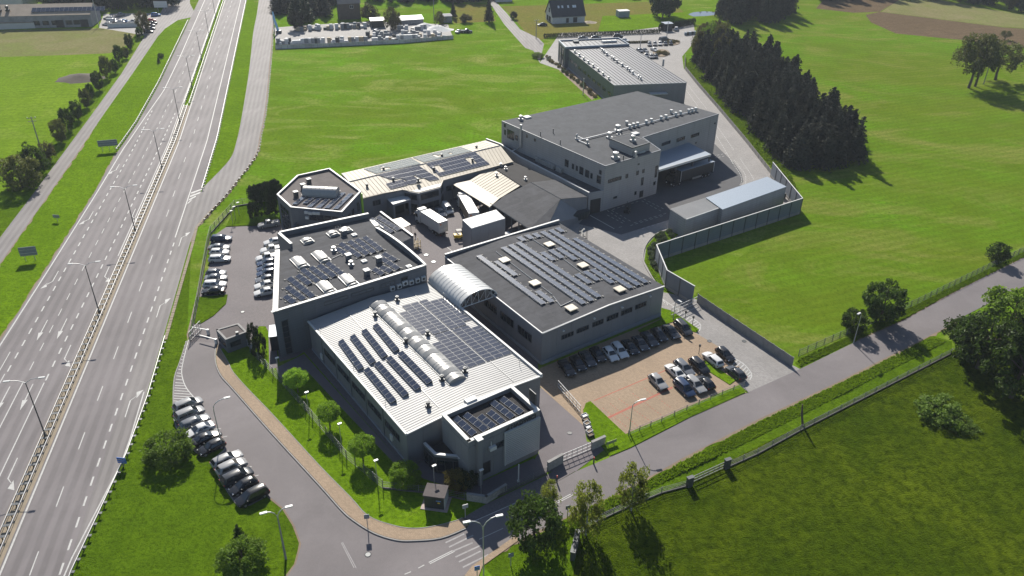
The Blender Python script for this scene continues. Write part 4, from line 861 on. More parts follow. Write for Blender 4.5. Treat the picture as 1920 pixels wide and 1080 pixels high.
# windows, doors and coolers on the front
for a, b in (((770, 1035), (1030, 920)), ((1078, 938), (1322, 830)), ((1408, 838), (1560, 752))): OF.winpx(a, b, 3, 6, (480, 400), pane=M_WALLD)
OF.winpx((288, 380 + 0), (440, 720), 1, 6, (480, 540)) if 0 else None
t0, z1_ = OF.hit(480 + 338 / 6, 540 + 360 / 6); t1, z0_ = OF.hit(480 + 392 / 6, 540 + 725 / 6); OF.win(t0 - 0.9, t1 + 0.3, max(0.4, z0_), z1_, 1, rows=6, name='stair_window')
OF.winpx((1635, 760), (1705, 705), 1, 6, (480, 400), pane=M_BLACK)
for a, sz_ in (((95, 365), .42), ((172, 342), .42), ((237, 305), .55), ((307, 297), .45), ((377, 275), .42), ((443, 252), .42)):
    t, z = OF.hit(720 + a[0] / 6, 480 + a[1] / 6, 0.3); mb = MB(); OF.box(mb, t - sz_, t + sz_, z - .45, z + .45, 0.07, 0.5); o = mb.build('cooling_unit', M_WHITE, bO.e)
    mb = MB(); c = OF.P(t, z, 0.5); n2 = OF.P(t, z, 0.53); mb.tube([c, n2], 0.3, 12); mb.build('fan', M_DARKMET, o)
mb = MB(); WLx = Wall(bO, oC, oA); t, z = WLx.hit(505, 605); WLx.box(mb, WLx.len - 6.5, WLx.len - 2.5, 3.0, 3.12, 0.05, 1.8); mb.build('porch_roof', M_LMETAL, bO.e)
WLx.slab('porch_side', WLx.len - 2.6, WLx.len - 2.5, 0, 3.0, 0.05, 1.7, M_GLASS); WLx.slab('porch_side', WLx.len - 6.5, WLx.len - 6.4, 0, 3.0, 0.05, 1.7, M_GLASS)
# roof furniture
def arch_skylight(b, px, py, L, Wd, z, k=6, o=(480, 400), rot=0.0):
    x, y = b.l(px / k + o[0], py / k + o[1], z + 0.4); mb = MB(); K = 8; vs = []
    for yy in (-L / 2, L / 2):
        for i in range(K + 1):
            t = math.pi * i / K; vs.append((-Wd / 2 * math.cos(t), yy, 0.22 + 0.36 * math.sin(t)))
    mb.add(vs, [(i, i + 1, K + 2 + i, K + 1 + i) for i in range(K)] + [tuple(range(K, -1, -1)), tuple(range(K + 1, 2 * K + 2))]); mb.bx(-Wd / 2 - .08, Wd / 2 + .08, -L / 2 - .08, L / 2 + .08, 0, 0.26)
    ob = mb.build('arched_skylight', M_SKYL, b.e, smooth=30, loc=(x, y, z), rz=rot)
    mb = MB(); vs = []
    for yy, up in ((-0.1, 0.02), (-L / 2 + 0.5, 0.2)):
        for i in range(7):
            t = math.pi * (0.15 + 0.7 * i / 6); vs.append((-Wd / 2 * 1.02 * math.cos(t), yy, 0.24 + 0.36 * math.sin(t) + up))
    mb.add(vs, [(i, i + 1, 8 + i, 7 + i) for i in range(6)]); mb.build('flap', M_SKYL, ob, smooth=40)
for px, py, L in ((490, 545, 4.6), (730, 480, 4.6), (790, 825, 4.4), (1040, 745, 4.4), (1325, 125, 4.4)): arch_skylight(bO, px, py, L, 2.1, oz if px != 1325 else 8.6, rot=0.0)
for px, py in ((575, 300), (865, 220), (1010, 180)): arch_skylight(bO, px, py, 2.0, 2.1, oz)
for px, py in ((990, 220), (1040, 495), (1382, 525), (1247, 670)):
    x, y = bO.l(480 + px / 6, 400 + py / 6, oz + 0.4); mb = MB(); mb.box((x, y, oz + .5), (.9, .9, 1.0)); o = mb.build('chimney', M_WALLD, bO.e); mb = MB(); mb.box((x, y, oz + 1.08), (1.15, 1.15, .14)); mb.build('chimney_cap', M_COPE, o)
for px, py in ((1105, 235), (1215, 530), (1720, 590)):
    x, y = bO.l(480 + px / 6, 400 + py / 6, oz + .3); mb = MB(); mb.box((x, y, oz + .15), (1.0, 1.0, .3)); mb.cyl((x, y), 0.42, oz + .3, oz + .42, 10, 0.1); mb.build('roof_dome', M_COPE, bO.e)
for px, py in ((875, 410), (1070, 570)):
    x, y = bO.l(480 + px / 6, 400 + py / 6, oz + .3); hood(bO, x, y, oz, 0.4, 1.1)
x, y = bO.l(480 + 905 / 6, 400 + 235 / 6, oz)
mb = MB()
for i in range(4): mb.tube([(x + i * .35, y, oz), (x + i * .35, y, oz + 1.6 + .3 * (i % 2))], .03, 4)
mb.build('antenna', M_STEEL, bO.e)
x, y = bO.l(606, 487, oz); x2, y2 = bO.l(648, 474, oz); mb = MB(); mb.tube([(x2, y2, oz + .12), bO.l(622, 486, oz) + (oz + .12,)], .08, 5); mb.build('pipe', M_FRAME, bO.e)
OR = [((945, 335), (1170, 485)), ((1045, 310), (1255, 462)), ((1130, 290), (1330, 440)), ((1215, 265), (1410, 415)), ((905, 395), (1005, 450)), ((1430, 450), (1570, 530)), ((1360, 470), (1600, 625)), ((1405, 600), (1520, 655)), ((1320, 625), (1430, 685)), ((800, 555), (975, 690)), ((705, 580), (885, 710)), ((615, 605), (795, 740)), ((520, 630), (700, 770)), ((465, 695), (605, 795)), ((370, 725), (640, 940)), ((345, 825), (540, 970)), ((325, 930), (430, 1005))]
for a, b in OR:
    p, q = bO.l(480 + a[0] / 6, 400 + a[1] / 6, oz + .25), bO.l(480 + b[0] / 6, 400 + b[1] / 6, oz + .25); L = math.dist(p, q)
    solar_row(bO, p, q, oz + 0.005, max(2, round(L / 1.72)), 1.05, 14, 'solar row on ballast blocks on the felt roof of the tall office block', 'ballasted solar rows on the office block', True, face=1)
for a, b in (((1290, 60), (1535, 210)), ((1370, 40), (1610, 185))):
    p, q = bO.l(480 + a[0] / 6, 400 + a[1] / 6, 8.5), bO.l(480 + b[0] / 6, 400 + b[1] / 6, 8.5); L = math.dist(p, q)
    solar_row(bO, p, q, 8.265, max(2, round(L / 1.72)), 1.05, 12, 'long solar row on the low rear roof beyond the curved parapet', 'solar rows behind the curved parapet', False, face=1)

# ------------------------------------------------------------------ angular pavilion
Xh = 8.8
bX = Bld('pavilion', 'many-sided grey pavilion with brown felt roof and white arched rooflight', G(641, 397, Xh), 0.62)
xp = bX.L([(519, 364), (545, 388), (641, 397), (677, 358), (618, 315), (557.5, 328)], Xh)
mb = MB(); mb.prism(xp, 0, Xh - 0.6); mb.build('wall', M_WALLD, bX.e)
mb = MB(); mb.prism(xp, Xh - 0.595, Xh - 0.55); mb.build('felt_roof', M_FELTB, bX.e)
parapet(bX, xp, Xh - 0.62, Xh - 0.08, 0.3, M_WALLD, cope=M_COPE)
X1 = Wall(bX, xp[1], xp[2]); X2 = Wall(bX, xp[2], xp[3]); X0 = Wall(bX, xp[0], xp[1])
X1.panels(8, 0.2, Xh - 0.7, M_WALLD, 2); X2.panels(5, 0.2, Xh - 0.7, M_WALLD, 2)
for a, b in (((490, 672), (560, 610)), ((572, 678), (640, 622)), ((655, 680), (722, 632)), ((738, 668), (800, 640))): X1.winpx(a, b, 1, 6, (500, 300))
X2.win(X2.len * .08, X2.len * .18, 4.4, 6.4, 1); X2.win(X2.len * .24, X2.len * .36, 4.4, 6.6, 1); X2.win(X2.len * .44, X2.len * .54, 4.6, 6.8, 1); X2.win(X2.len * .72, X2.len * .82, 4.8, 7.0, 1)
X0.win(X0.len * .2, X0.len * .8, 1.0, 7.2, 3, rows=5, name='glazed_bay'); X2.slab('lime_panel', X2.len * .93, X2.len * 1.0, 1.5, 8.3, 0.07, 0.3, M_GREENP)
for px, py in ((445, 590), (490, 600), (535, 600), (578, 603), (455, 650)):
    t, z = X1.hit(500 + px / 6, 300 + py / 6, .3); mb = MB(); X1.box(mb, t - .4, t + .4, z - .3, z + .3, .07, .45); mb.build('cooling_unit', M_WHITE, bX.e)
xz = Xh - 0.55
x, y = bX.l(500 + 610 / 6, 300 + 360 / 6, xz + .6); mb = MB(); K = 10; vs = []
for t_ in (-4.0, 4.0):
    for i in range(K + 1):
        t = math.pi * i / K; vs.append((t_, -1.7 * math.cos(t), 0.4 + 1.5 * math.sin(t)))
mb.add(vs, [(i, i + 1, K + 2 + i, K + 1 + i) for i in range(K)] + [tuple(range(K, -1, -1)), tuple(range(K + 1, 2 * K + 2))]); mb.bx(-4.1, 4.1, -1.8, 1.8, 0, .42); ob = mb.build('arched_rooflight', M_SKYL, bX.e, smooth=30, loc=(x, y, xz), rz=-0.70)
for i in range(1, 8):
    mb = MB(); mb.tube([(-4 + i, -1.72 * math.cos(math.pi * k / 8), .4 + 1.52 * math.sin(math.pi * k / 8)) for k in range(9)], .035, 4); mb.build('rib', M_FRAME, ob)
for px, py in ((478, 265), (413, 325), (332, 410)):
    x, y = bX.l(500 + px / 6, 300 + py / 6, xz); mb = MB(); mb.box((x, y, xz + .6), (.9, .9, 1.2)); mb.box((x, y, xz + 1.25), (1.1, 1.1, .12)); mb.build('chimney', M_STEELD, bX.e)
for a, b in (((425, 405), (310, 495)), ((505, 425), (425, 485)), ((590, 430), (475, 525)), ((680, 440), (575, 535)), ((860, 365), (670, 540)), ((950, 375), (770, 550))):
    p, q = bX.l(500 + a[0] / 6, 300 + a[1] / 6, xz + .3), bX.l(500 + b[0] / 6, 300 + b[1] / 6, xz + .3); L = math.dist(p, q)
    solar_row(bX, p, q, xz + .005, max(2, round(L / 1.7)), 1.2, 9, 'solar row on the brown felt roof of the many-sided pavilion', 'solar rows on the pavilion', False, face=1)
mb = MB(); jl = Wall(bX, bX.l(560, 412, 5.0), bX.l(545, 432, 5.0)); jl.box(mb, 0, jl.len, 0, 5.0, -0.2, 0.2); mb.build('link_wall', M_WALLD, bX.e)

# ------------------------------------------------------------------ long beige-roofed wing
Mh, Mr = 5.9, 7.3
bM = Bld('beige_roof_wing', 'long wing with beige standing seam roof covered in solar panels', G(679, 371, Mh), 0.62)
fe = bM.L([(679, 371), (720, 361), (755, 354.5), (785, 359.5), (825, 349), (830, 337), (962, 302)], Mh)
be = bM.L([(640, 325), (910, 264)], Mh - 0.3); rd = bM.L([(655, 341), (938, 273)], Mr)
mb = MB(); mb.prism(fe + [be[1], be[0]], 0, Mh - 0.4); mb.build('wall', M_WALL, bM.e)
def seam_surface(mb, top0, top1, bot, zt, zb, rib=0.05, step=1.05):
    """roof strip from ridge line to an eave polyline"""
    n = len(bot); tl = [0.0]
    for a, b in zip(bot, bot[1:]): tl.append(tl[-1] + math.dist(a, b))
    vs = []
    for i, p in enumerate(bot): vs.append((*lerp(top0, top1, tl[i] / tl[-1]), zt)); vs.append((*p, zb[i]))
    mb.add(vs, [(2 * i, 2 * i + 1, 2 * i + 3, 2 * i + 2) for i in range(n - 1)])
    N = int(tl[-1] / step); rv = resample(list(bot), step)
    for i, p in enumerate(rv[1:-1]):
        q = lerp(top0, top1, (i + 1) / (len(rv) - 1)); mb.tube([(*q, zt + .02), (*p, zroof(p) + .02)], rib, 4, caps=False)
_rdir = (Vector(rd[1]) - Vector(rd[0])).normalized(); _rn = Vector((-_rdir.y, _rdir.x))
_dist = lambda p: (Vector(p) - Vector(rd[0])).dot(_rn)
_kf = (Mr - Mh) / abs(_dist(fe[0])); _kb = (Mr - Mh + .3) / abs(_dist(be[0]))
def zroof(p): return Mr - (_kf if _dist(p) < 0 else _kb) * abs(_dist(p))
mb = MB(); seam_surface(mb, rd[0], rd[1], fe, Mr, [zroof(p) for p in fe]); seam_surface(mb, rd[0], rd[1], be, Mr, [zroof(p) for p in be]); mb.build('seam_roof', M_BEIGE, bM.e)
for W_ in [Wall(bM, fe[i], fe[i + 1]) for i in range(6)]:
    W_.slab('gutter', 0, W_.len, Mh - 0.25, Mh - 0.05, 0.0, 0.18, M_BEIGE)
    W_.panels(max(1, int(W_.len / 4)), 0.3, Mh - 0.5, M_WALL, 1)
for i, nn in ((2, 2), (3, 3), (4, 1)):
    W_ = Wall(bM, fe[i], fe[i + 1]); W_.win(.5, W_.len - .5, 3.6, 5.0, nn); W_.win(.5, W_.len - .5, .8, 2.4, nn)
W_ = Wall(bM, fe[0], fe[1]); W_.win(W_.len * .45, W_.len * .8, 3.2, 4.4, 3); W_ = Wall(bM, fe[5], fe[6]); W_.win(1, 3.6, 2.6, 3.8, 3); W_.win(10, 11.2, 3.4, 4.4, 1)
mb = MB(); mb.tube([(*rd[0], Mr + .08), (*rd[1], Mr + .08)], .1, 5); mb.build('ridge_cap', M_WALLW, bM.e)
def zM(px, py, front=True): return 6.6
for px, py in ((1130, 300), (1315, 110)):
    x, y = bM.l(500 + px / 6, 300 + py / 6, 6.6); hood(bM, x, y, 6.2, .35, 1.3, M_STEELD)
for px, py in ((1040, 525), (865, 650), (1475, 425), (1130, 375), (1520, 280), (585, 640)):
    x, y = bM.l(640 + px / 6, 230 + py / 6, 6.8); hood(bM, x, y, 6.3, .35, 1.2, M_STEELD)
def roof_grid(b, corners, z0, z1, nx, ny, holes, label, group, o, k=6):
    """flush grid of panels: corners p00,p10,p11,p01 in pixels (p00-p10 along the ridge)"""
    c = []; zz = []
    for (x, y) in corners:
        z = 6.6
        for _ in range(6): p = b.l(x / k + o[0], y / k + o[1], z); z = zroof(p)
        c.append(p); zz.append(z)
    z0 = zz[0]; wx, wy = b.w(c[0]); e = thing('solar_array', label, 'solar panels', (wx, wy, z0), b.yaw, group)
    P3 = [Vector((c[i][0] - c[0][0], c[i][1] - c[0][1], zz[i] - z0)) for i in range(4)]
    def at(u, v): return P3[0] * (1 - u) * (1 - v) + P3[1] * u * (1 - v) + P3[2] * u * v + P3[3] * (1 - u) * v
    nrm = (P3[1] - P3[0]).cross(P3[3] - P3[0]).normalized()
    if nrm.z < 0: nrm = -nrm
    for i in range(nx):
        for j in range(ny):
            if (i, j) in holes: continue
            q = [at((i + a) / nx, (j + bb) / ny) for a, bb in ((.008, .008), (.992, .008), (.992, .992), (.008, .992))]
            mb = MB(); up = nrm * 0.1; th = nrm * 0.04
            mb.add([p + up for p in q] + [p + up + th for p in q], [(0, 1, 5, 4), (1, 2, 6, 5), (2, 3, 7, 6), (3, 0, 4, 7), (4, 5, 6, 7)], 1)
            ctr = sum(q, Vector()) / 4
            for h in range(2):
                r = [lerp(q[0], q[3], .01 + h * .49), lerp(q[1], q[2], .01 + h * .49), lerp(q[1], q[2], .495 + h * .49), lerp(q[0], q[3], .495 + h * .49)]
                r = [Vector(s_) + (ctr - Vector(s_)) * 0.025 + up + th + nrm * .004 for s_ in r]; mb.add(r, [(0, 1, 2, 3)], 0)
            mb.build('panel', [M_PANEL, M_FRAME], e)
    return e
OM = (640, 230)
hole = {(i, j) for i in (6, 7) for j in (2,)} | {(i, j) for i in (4, 5) for j in (3, 4)}
roof_grid(bM, ((405, 590), (875, 490), (1105, 640), (740, 705)), Mr - .15, Mh + .55, 13, 4, {(0, 2), (1, 2), (2, 2), (0, 3), (6, 3), (7, 3), (8, 3), (7, 2)}, 'left flush solar field on the front slope of the beige roof', 'solar fields on the beige roof', OM)
roof_grid(bM, ((500, 690), (690, 640), (750, 705), (555, 752)), Mh + .55, Mh + .15, 6, 2, set(), 'small flush solar field near the eave of the beige roof', 'solar fields on the beige roof', OM)
roof_grid(bM, ((955, 465), (1500, 330), (1668, 470), (1110, 610)), Mr - .12, Mh + .2, 17, 4, {(1, 1), (1, 2), (2, 1), (2, 2), (12, 1), (12, 2), (13, 1), (13, 2)}, 'large flush solar field on the front slope of the beige roof', 'solar fields on the beige roof', OM)
roof_grid(bM, ((390, 580), (895, 465), (780, 400), (250, 525)), Mr - .1, Mh - .1, 15, 4, {(3, 1), (4, 1), (5, 1), (4, 2)}, 'solar field on the far slope nearer the pavilion', 'solar fields on the beige roof', OM)
roof_grid(bM, ((930, 452), (1470, 325), (1340, 275), (800, 395)), Mr - .1, Mh - .1, 15, 4, {(5, 1), (6, 1), (9, 1), (5, 2)}, 'solar field on the far slope nearer the big grey hall', 'solar fields on the beige roof', OM)
# porch over the loading door
pc = bM.L([(724, 371), (757, 361), (770, 373), (737, 383)], 4.2)
bP = Bld('loading_porch', 'small white-roofed loading porch with open black doorway under the beige roof', bM.w(pc[3]), 0.62, 'porch')
pp = [bP.loc(bM.w(p)) for p in pc]
mb = MB(); mb.prism(pp, 4.0, 4.15, bottom=True); ob = mb.build('porch_roof', M_COPE, bP.e)
for i in range(1, 8):
    mb = MB(); mb.tube([(*lerp(pp[0], pp[1], i / 8), 4.17), (*lerp(pp[3], pp[2], i / 8), 4.17)], .03, 4); mb.build('roof_rib', M_COPE, ob)
Wp = Wall(bP, pp[3], pp[2]); Wp.slab('jamb', 0, .5, 0, 3.98, -.4, 0, M_WALL); Wp.slab('jamb', Wp.len - .5, Wp.len, 0, 3.98, -.4, 0, M_WALL); Wp.slab('lintel', .5, Wp.len - .5, 3.5, 3.98, -.4, 0, M_WALL)
Wq = Wall(bP, pp[0], pp[3]); Wq.slab('side_wall', 0, Wq.len - 0.42, 0, 3.98, -.15, 0, M_WALL)
Wp.slab('shutter', .5, Wp.len - .5, 0, 3.5, -2.6, -2.5, M_BLACK)

# ------------------------------------------------------------------ cream-roofed canopy, charcoal canopy and flat link roof
bK = Bld('cream_canopy', 'open cream and white metal canopy beside the courtyard', G(918, 388, 4.6), 0.62, 'canopy')
a, b, c, d = bK.L([(848, 345), (925, 314), (981, 347), (918, 388)], 4.6); r0 = bK.l(881, 336, 5.6); r1 = bK.l(936, 370, 5.6)
mb = MB(); mb.add([(*a, 4.6), (*d, 4.6), (*r1, 5.3), (*r0, 5.3), (*b, 5.0), (*c, 5.0)], [(0, 1, 2, 3), (3, 2, 5, 4)])
for i in range(1, 12):
    mb.tube([(*lerp(r0, r1, i / 12), 5.33), (*lerp(b, c, i / 12), 5.03)], .05, 4)
mb.build('canopy_roof', M_BEIGE, bK.e)
for i in range(5):
    p = lerp(a, d, i / 4); mb = MB(); mb.bx(p[0] - .1, p[0] + .1, p[1] - .1, p[1] + .1, 0, 4.55); mb.build('post', M_WALLD, bK.e)
mb = MB(); mb.prism([lerp(a, b, .5), lerp(d, c, .5), c, b], 0, 4.5); mb.build('rear_store', M_WALLD, bK.e)
x, y = bK.l(640 + 1748 / 6, 230 + 590 / 6, 5.4); hood(bK, x, y, 5.1, .32, 1.1, M_STEEL)
bD = Bld('charcoal_canopy', 'charcoal pitched roof shelter with open dark side facing the courtyard', G(992, 428, 4.6), 0.62, 'canopy')
d0, d1, d2, d3, d4, d5, d6 = bD.L([(919, 381), (1040, 337), (1100, 369), (1030, 418), (992, 429), (995, 343), (1050, 374)], 4.8)
zr_ = 6.2
r0 = bD.l(995, 342, zr_); r1 = bD.l(1051, 373, zr_); e0 = bD.l(919, 381, 4.8); e1 = bD.l(992, 429, 4.2)
mb = MB(); mb.add([(*r0, zr_), (*r1, zr_), (*bD.l(1030, 418, 4.4), 4.4), (*e1, 4.2), (*e0, 4.8), (*bD.l(1040, 337, 5.3), 5.3), (*bD.l(1101, 369, 5.2), 5.2)], [(4, 3, 2, 1, 0), (0, 1, 6, 5)]); mb.build('pitched_roof', M_FELT, bD.e)
mb = MB(); mb.tube([(*e0, 4.75), (*e1, 4.15)], .14, 4); mb.tube([(*r0, zr_ + .03), (*r1, zr_ + .03)], .08, 4); mb.build('edge_trim', M_STEELD, bD.e)
gv = [r1, bD.l(1030, 418, 4.4), bD.l(1101, 369, 5.2)]
mb = MB(); mb.add([(*gv[1], 0), (*gv[2], 0), (*gv[2], 5.1), (*r1, zr_ - .1), (*gv[1], 4.3)], [(0, 1, 2, 3, 4)]); mb.build('end_wall', M_WALL, bD.e)
for i in range(6):
    p = lerp(e0, e1, (i + .2) / 5.6); mb = MB(); mb.bx(p[0] - .12, p[0] + .12, p[1] - .12, p[1] + .12, 0, 4.5 - .07 * i); mb.build('post', M_WALLD, bD.e)
bQ = Bld('link_building', 'low link building with black felt roof between the beige wing and big hall', G(927, 314, 5.4), 0.62)
qp = bQ.L([(962, 303), (1045, 340), (996, 345), (981, 350), (927, 315)], 5.3)
mb = MB(); mb.prism(qp, 0, 5.2); mb.build('wall', M_WALLD, bQ.e)
mb = MB(); mb.prism(qp, 5.205, 5.26); mb.build('felt_roof', M_FELTD, bQ.e)
for px, py in ((235, 600), (290, 635), (512, 750)):
    x, y = bQ.l(900 + px / 6, 210 + py / 6, 5.6); hood(bQ, x, y, 5.26, .32, 1.0)
# plain storage tower
bT = Bld('storage_tower', 'plain grey clad box with white ribbed lid behind the solar hall', G(867, 412, 8.2), 0.62, 'shed')
tp = bT.L([(867, 412), (884, 428), (947, 409), (930, 393)], 8.2)
mb = MB(); mb.prism(tp, 0, 8.0); mb.build('wall', M_WALL, bT.e)
mb = MB(); mb.prism([(p[0], p[1]) for p in tp], 8.005, 8.2); ob = mb.build('lid_roof', M_COPE, bT.e)
for i in range(1, 9):
    mb = MB(); mb.tube([(*lerp(tp[0], tp[3], i / 9), 8.21), (*lerp(tp[1], tp[2], i / 9), 8.21)], .03, 4); mb.build('roof_rib', M_COPE, ob)
Wall(bT, tp[0], tp[1]).panels(2, 0, 7.95, M_WALL); Wall(bT, tp[1], tp[2]).panels(4, 0, 7.95, M_WALL)

# ------------------------------------------------------------------ big grey hall with its low wing
Bh = 12.0
bB = Bld('big_grey_hall', 'largest grey clad hall with smooth charcoal roof and a line of roof vents', G(1135, 311.7, Bh), 0.62)
b0, b1, b2, b4, b5 = bB.L([(940.8, 227), (1135, 311.7), (1239, 282), (1347.5, 214), (1195, 171)], Bh)
# square the plan up: front edge along u, sides perpendicular
u = (Vector(b2) - Vector(b1)).normalized(); yB = math.atan2(u.y, u.x)
b3 = bB.l(1205, 258, Bh)
poly = [b1, b2, b3, b4, b5, b0]
mb = MB(); mb.prism(poly, 0, Bh - 0.03); mb.build('wall', M_WALLB, bB.e)
mb = MB(); mb.prism(poly, Bh - 0.02, Bh + 0.02); mb.build('membrane_roof', M_MEMB, bB.e)
B1 = Wall(bB, b0, b1); B2 = Wall(bB, b1, b2); B3 = Wall(bB, b3, b4); B23 = Wall(bB, b2, b3)
B1.panels(16, 0.3, Bh - 0.05, M_WALLB, 1); B2.panels(7, 0.3, Bh - 0.05, M_WALLB, 1); B3.panels(9, 0.3, Bh - 0.05, M_WALLB, 1)
for W_, kk in ((B1, 0), (B2, 1), (B3, 2), (B23, 3)): W_.slab('roof_trim', 0, W_.len, Bh - 0.1, Bh + 0.1 + .004 * kk, -.2, .09 + .004 * kk, M_WALLD)
OB = (1060, 250)
for a, b, n in (((480, 560), (630, 480), 5), ((677, 505), (705, 455), 1), ((797, 470), (825, 420), 1), ((865, 447), (890, 402), 1), ((848, 585), (880, 495), 1), ((1002, 495), (1040, 362), 1), ((988, 583), (1015, 540), 1), ((775, 693), (800, 650), 1), ((540, 737), (580, 705), 1), ((815, 355), (832, 338), 1)): B2.winpx(a, b, n, 6, OB)
B2.winpx((830, 722), (875, 642), 2, 6, OB, name='door', pane=M_BLACK)
for a, b, n in (((1083, 742), (1182, 680), 4), ((1250, 697), (1345, 632), 4), ((1412, 650), (1506, 590), 4), ((1675, 495), (1688, 478), 1), ((1460, 715), (1476, 698), 1), ((965, 770), (1010, 730), 2)): B3.winpx(a, b, n, 6, (1060, 150))
OB3 = (900, 210)
for a, b, n in (((955, 605), (997, 548), 1), ((1035, 635), (1060, 590), 1), ((1080, 655), (1102, 612), 1), ((1118, 690), (1165, 630), 1), ((1183, 723), (1230, 665), 1), ((1243, 740), (1268, 695), 1), ((1313, 790), (1363, 730), 1), ((1342, 695), (1370, 662), 1), ((275, 250), (292, 205), 1), ((308, 285), (385, 225), 4), ((272, 165), (290, 140), 1), ((520, 282), (538, 262), 1), ((610, 325), (628, 305), 1), ((400, 310), (425, 270), 1)): B1.winpx(a, b, n, 6, OB3)
# low wing along the courtyard side
Wg = 5.9
wp = bB.L([(911, 260), (938, 270), (974, 294), (1104, 361)], Wg); wend, _ = B1.hit(1130, 390); wb = [B1.P(B1.len, 0, 0)[:2], B1.P(-1.0, 0, 0)[:2]]
wing = wp + [wb[0], wb[1], bB.l(935, 253, Wg)]
wing = [wp[0], wp[1], wp[2], wp[3], wb[0], wb[1]]
mb = MB(); mb.prism(wing, 0, Wg - .5); mb.build('wing_wall', M_WALLB, bB.e)
mb = MB(); mb.prism(wing, Wg - .495, Wg - .45); mb.build('wing_roof', M_FELT, bB.e)
parapet(bB, wp, Wg - .5, Wg - .05, .35, M_WALLB, 'wing_parapet', closed=False, cope=M_COPE)
WW = Wall(bB, wp[3], wb[0]); WW.slab('gate_door', WW.len * .15, WW.len * .85, 0, 3.8, .02, .08, M_BLACK)
WW.slab('wing_trim', 0, WW.len, Wg - .46, Wg - .2, -.2, .05, M_WALLB)
for px, py in ((650, 445), (685, 440), (705, 485), (732, 495), (765, 505), (795, 525), (820, 540), (878, 562), (908, 580)):
    t, z = B1.hit(900 + px / 6, 210 + py / 6, .6); mb = MB(); B1.box(mb, t - .55, t + .55, Wg - .44, Wg + .7, .3, .9); mb.build('cooling_unit', M_STEEL, bB.e)
t, z = B1.hit(900 + 460 / 6, 210 + 320 / 6, .4); mb = MB(); mb.tube([B1.P(t - 2.2, Wg - .3, 2.2), B1.P(t, Wg + 1.4, .45), B1.P(t, Bh + 1.6, .45)], .3, 10); mb.build('flue', M_STEEL, bB.e, smooth=50)
# loading canopy roof on the right side, sky reflection painted in as blue
cz = 6.2
k0, k1, k2, k3 = bB.L([(1240, 281), (1291, 267), (1333, 289), (1236, 318)], cz)
k0 = B23.P(.1, 0, 0.02)[:2]
mb = MB(); mb.prism([k3, k2, k1, B3.P(1.0, 0, .08)[:2], b3], cz - .2, cz, bottom=True); mb.build('loading_canopy_roof', M_LMETAL, bB.e)
Wk = Wall(bB, k3, k2); Wk.slab('canopy_fascia', 0, Wk.len, cz - .55, cz + .05, .002, .14, M_COPE)
for i in range(1, 4):
    p = lerp(k3, k2, i / 3.02); mb = MB(); mb.bx(p[0] - .15, p[0] + .15, p[1] + .1, p[1] + .4, 0, cz - .25); mb.build('canopy_post', M_STEELD, bB.e)
for i in range(4):
    t, z = B3.hit(1245 + i * 22, 330 - i * 7); B3.slab('dock_door', 2.0 + i * 5.2, 5.4 + i * 5.2, 0.1, 4.0, .06, .12, M_BLACK)
# roof box and vents
rb = bB.L([(1143, 259), (1186, 277), (1219, 267), (1178, 250)], Bh + 2.2)
mb = MB(); mb.prism(rb, Bh, Bh + 2.1); mb.build('roof_box_wall', M_WALLB, bB.e); mb = MB(); mb.prism(rb, Bh + 2.105, Bh + 2.15); mb.build('roof_box_roof', M_MEMB, bB.e)
for i in range(4): W_ = Wall(bB, rb[i], rb[(i + 1) % 4]); W_.slab('roof_box_trim', 0, W_.len, Bh + 1.95, Bh + 2.22, -.15, .05 + .003 * i, M_STEELD)
OB4 = (1060, 150)
for px, py in ((690, 490), (722, 530), (765, 515), (810, 505), (908, 480), (965, 462), (1075, 435), (1130, 420), (1190, 362), (1240, 392), (1293, 377), (1385, 355), (1422, 347), (1465, 338)):
    x, y = bB.l(OB4[0] + px / 6, OB4[1] + py / 6, Bh + .4); mb = MB(); mb.cyl((x, y), .4, Bh, Bh + .6, 10); mb.cyl((x, y), .5, Bh + .65, Bh + 1.15, 12, .42); mb.build('roof_fan', M_STEEL, bB.e, smooth=40)
for px, py, r in ((590, 560, .7), (600, 610, .45), (497, 640, .6), (565, 870, .75), (760, 675, .55), (128, 655, .3), (247, 715, .35), (790, 850, .35), (750, 810, .5)):
    z_ = Bh + (2.15 if (px, py) == (760, 675) else 0); x, y = bB.l(OB4[0] + px / 6, OB4[1] + py / 6, z_ + .4); hood(bB, x, y, z_ + .02, r, 1.3 + r * .8)
for px, py in ((458, 90),): x, y = bB.l(900 + px / 6, 210 + py / 6, Bh); hood(bB, x, y, Bh + .02, .5, 1.4)
for px, py in ((680, 255), (823, 220), (902, 350), (1612, 525)):
    x, y = bB.l(900 + px / 6, 210 + (py + 18) / 6, Bh); mb = MB(); mb.tube([(x, y, Bh), (x, y, Bh + 1.3)], .12, 8); mb.build('vent_pipe', M_STEELD, bB.e)
for px, py in ((528, 65),): x, y = bB.l(900 + px / 6, 210 + py / 6, Bh); mb = MB(); mb.box((x, y, Bh + .2), (1.8, 1.8, .4)); mb.build('roof_hatch', M_COPE, bB.e)
for px, py in ((845, 812), (785, 612)): x, y = bB.l(OB4[0] + px / 6, OB4[1] + py / 6, Bh); mb = MB(); mb.box((x, y, Bh + .25), (1.9, 1.5, .4)); mb.build('roof_hatch', M_COPE, bB.e)
dp = [bB.l(OB4[0] + px / 6, OB4[1] + py / 6, Bh + .35) for px, py in ((205, 665), (590, 570), (850, 505), (1080, 440), (1300, 385), (1465, 345))]
mb = MB(); mb.tube([(*p, Bh + .35) for p in dp], .16, 6); mb.build('duct', M_STEEL, bB.e)
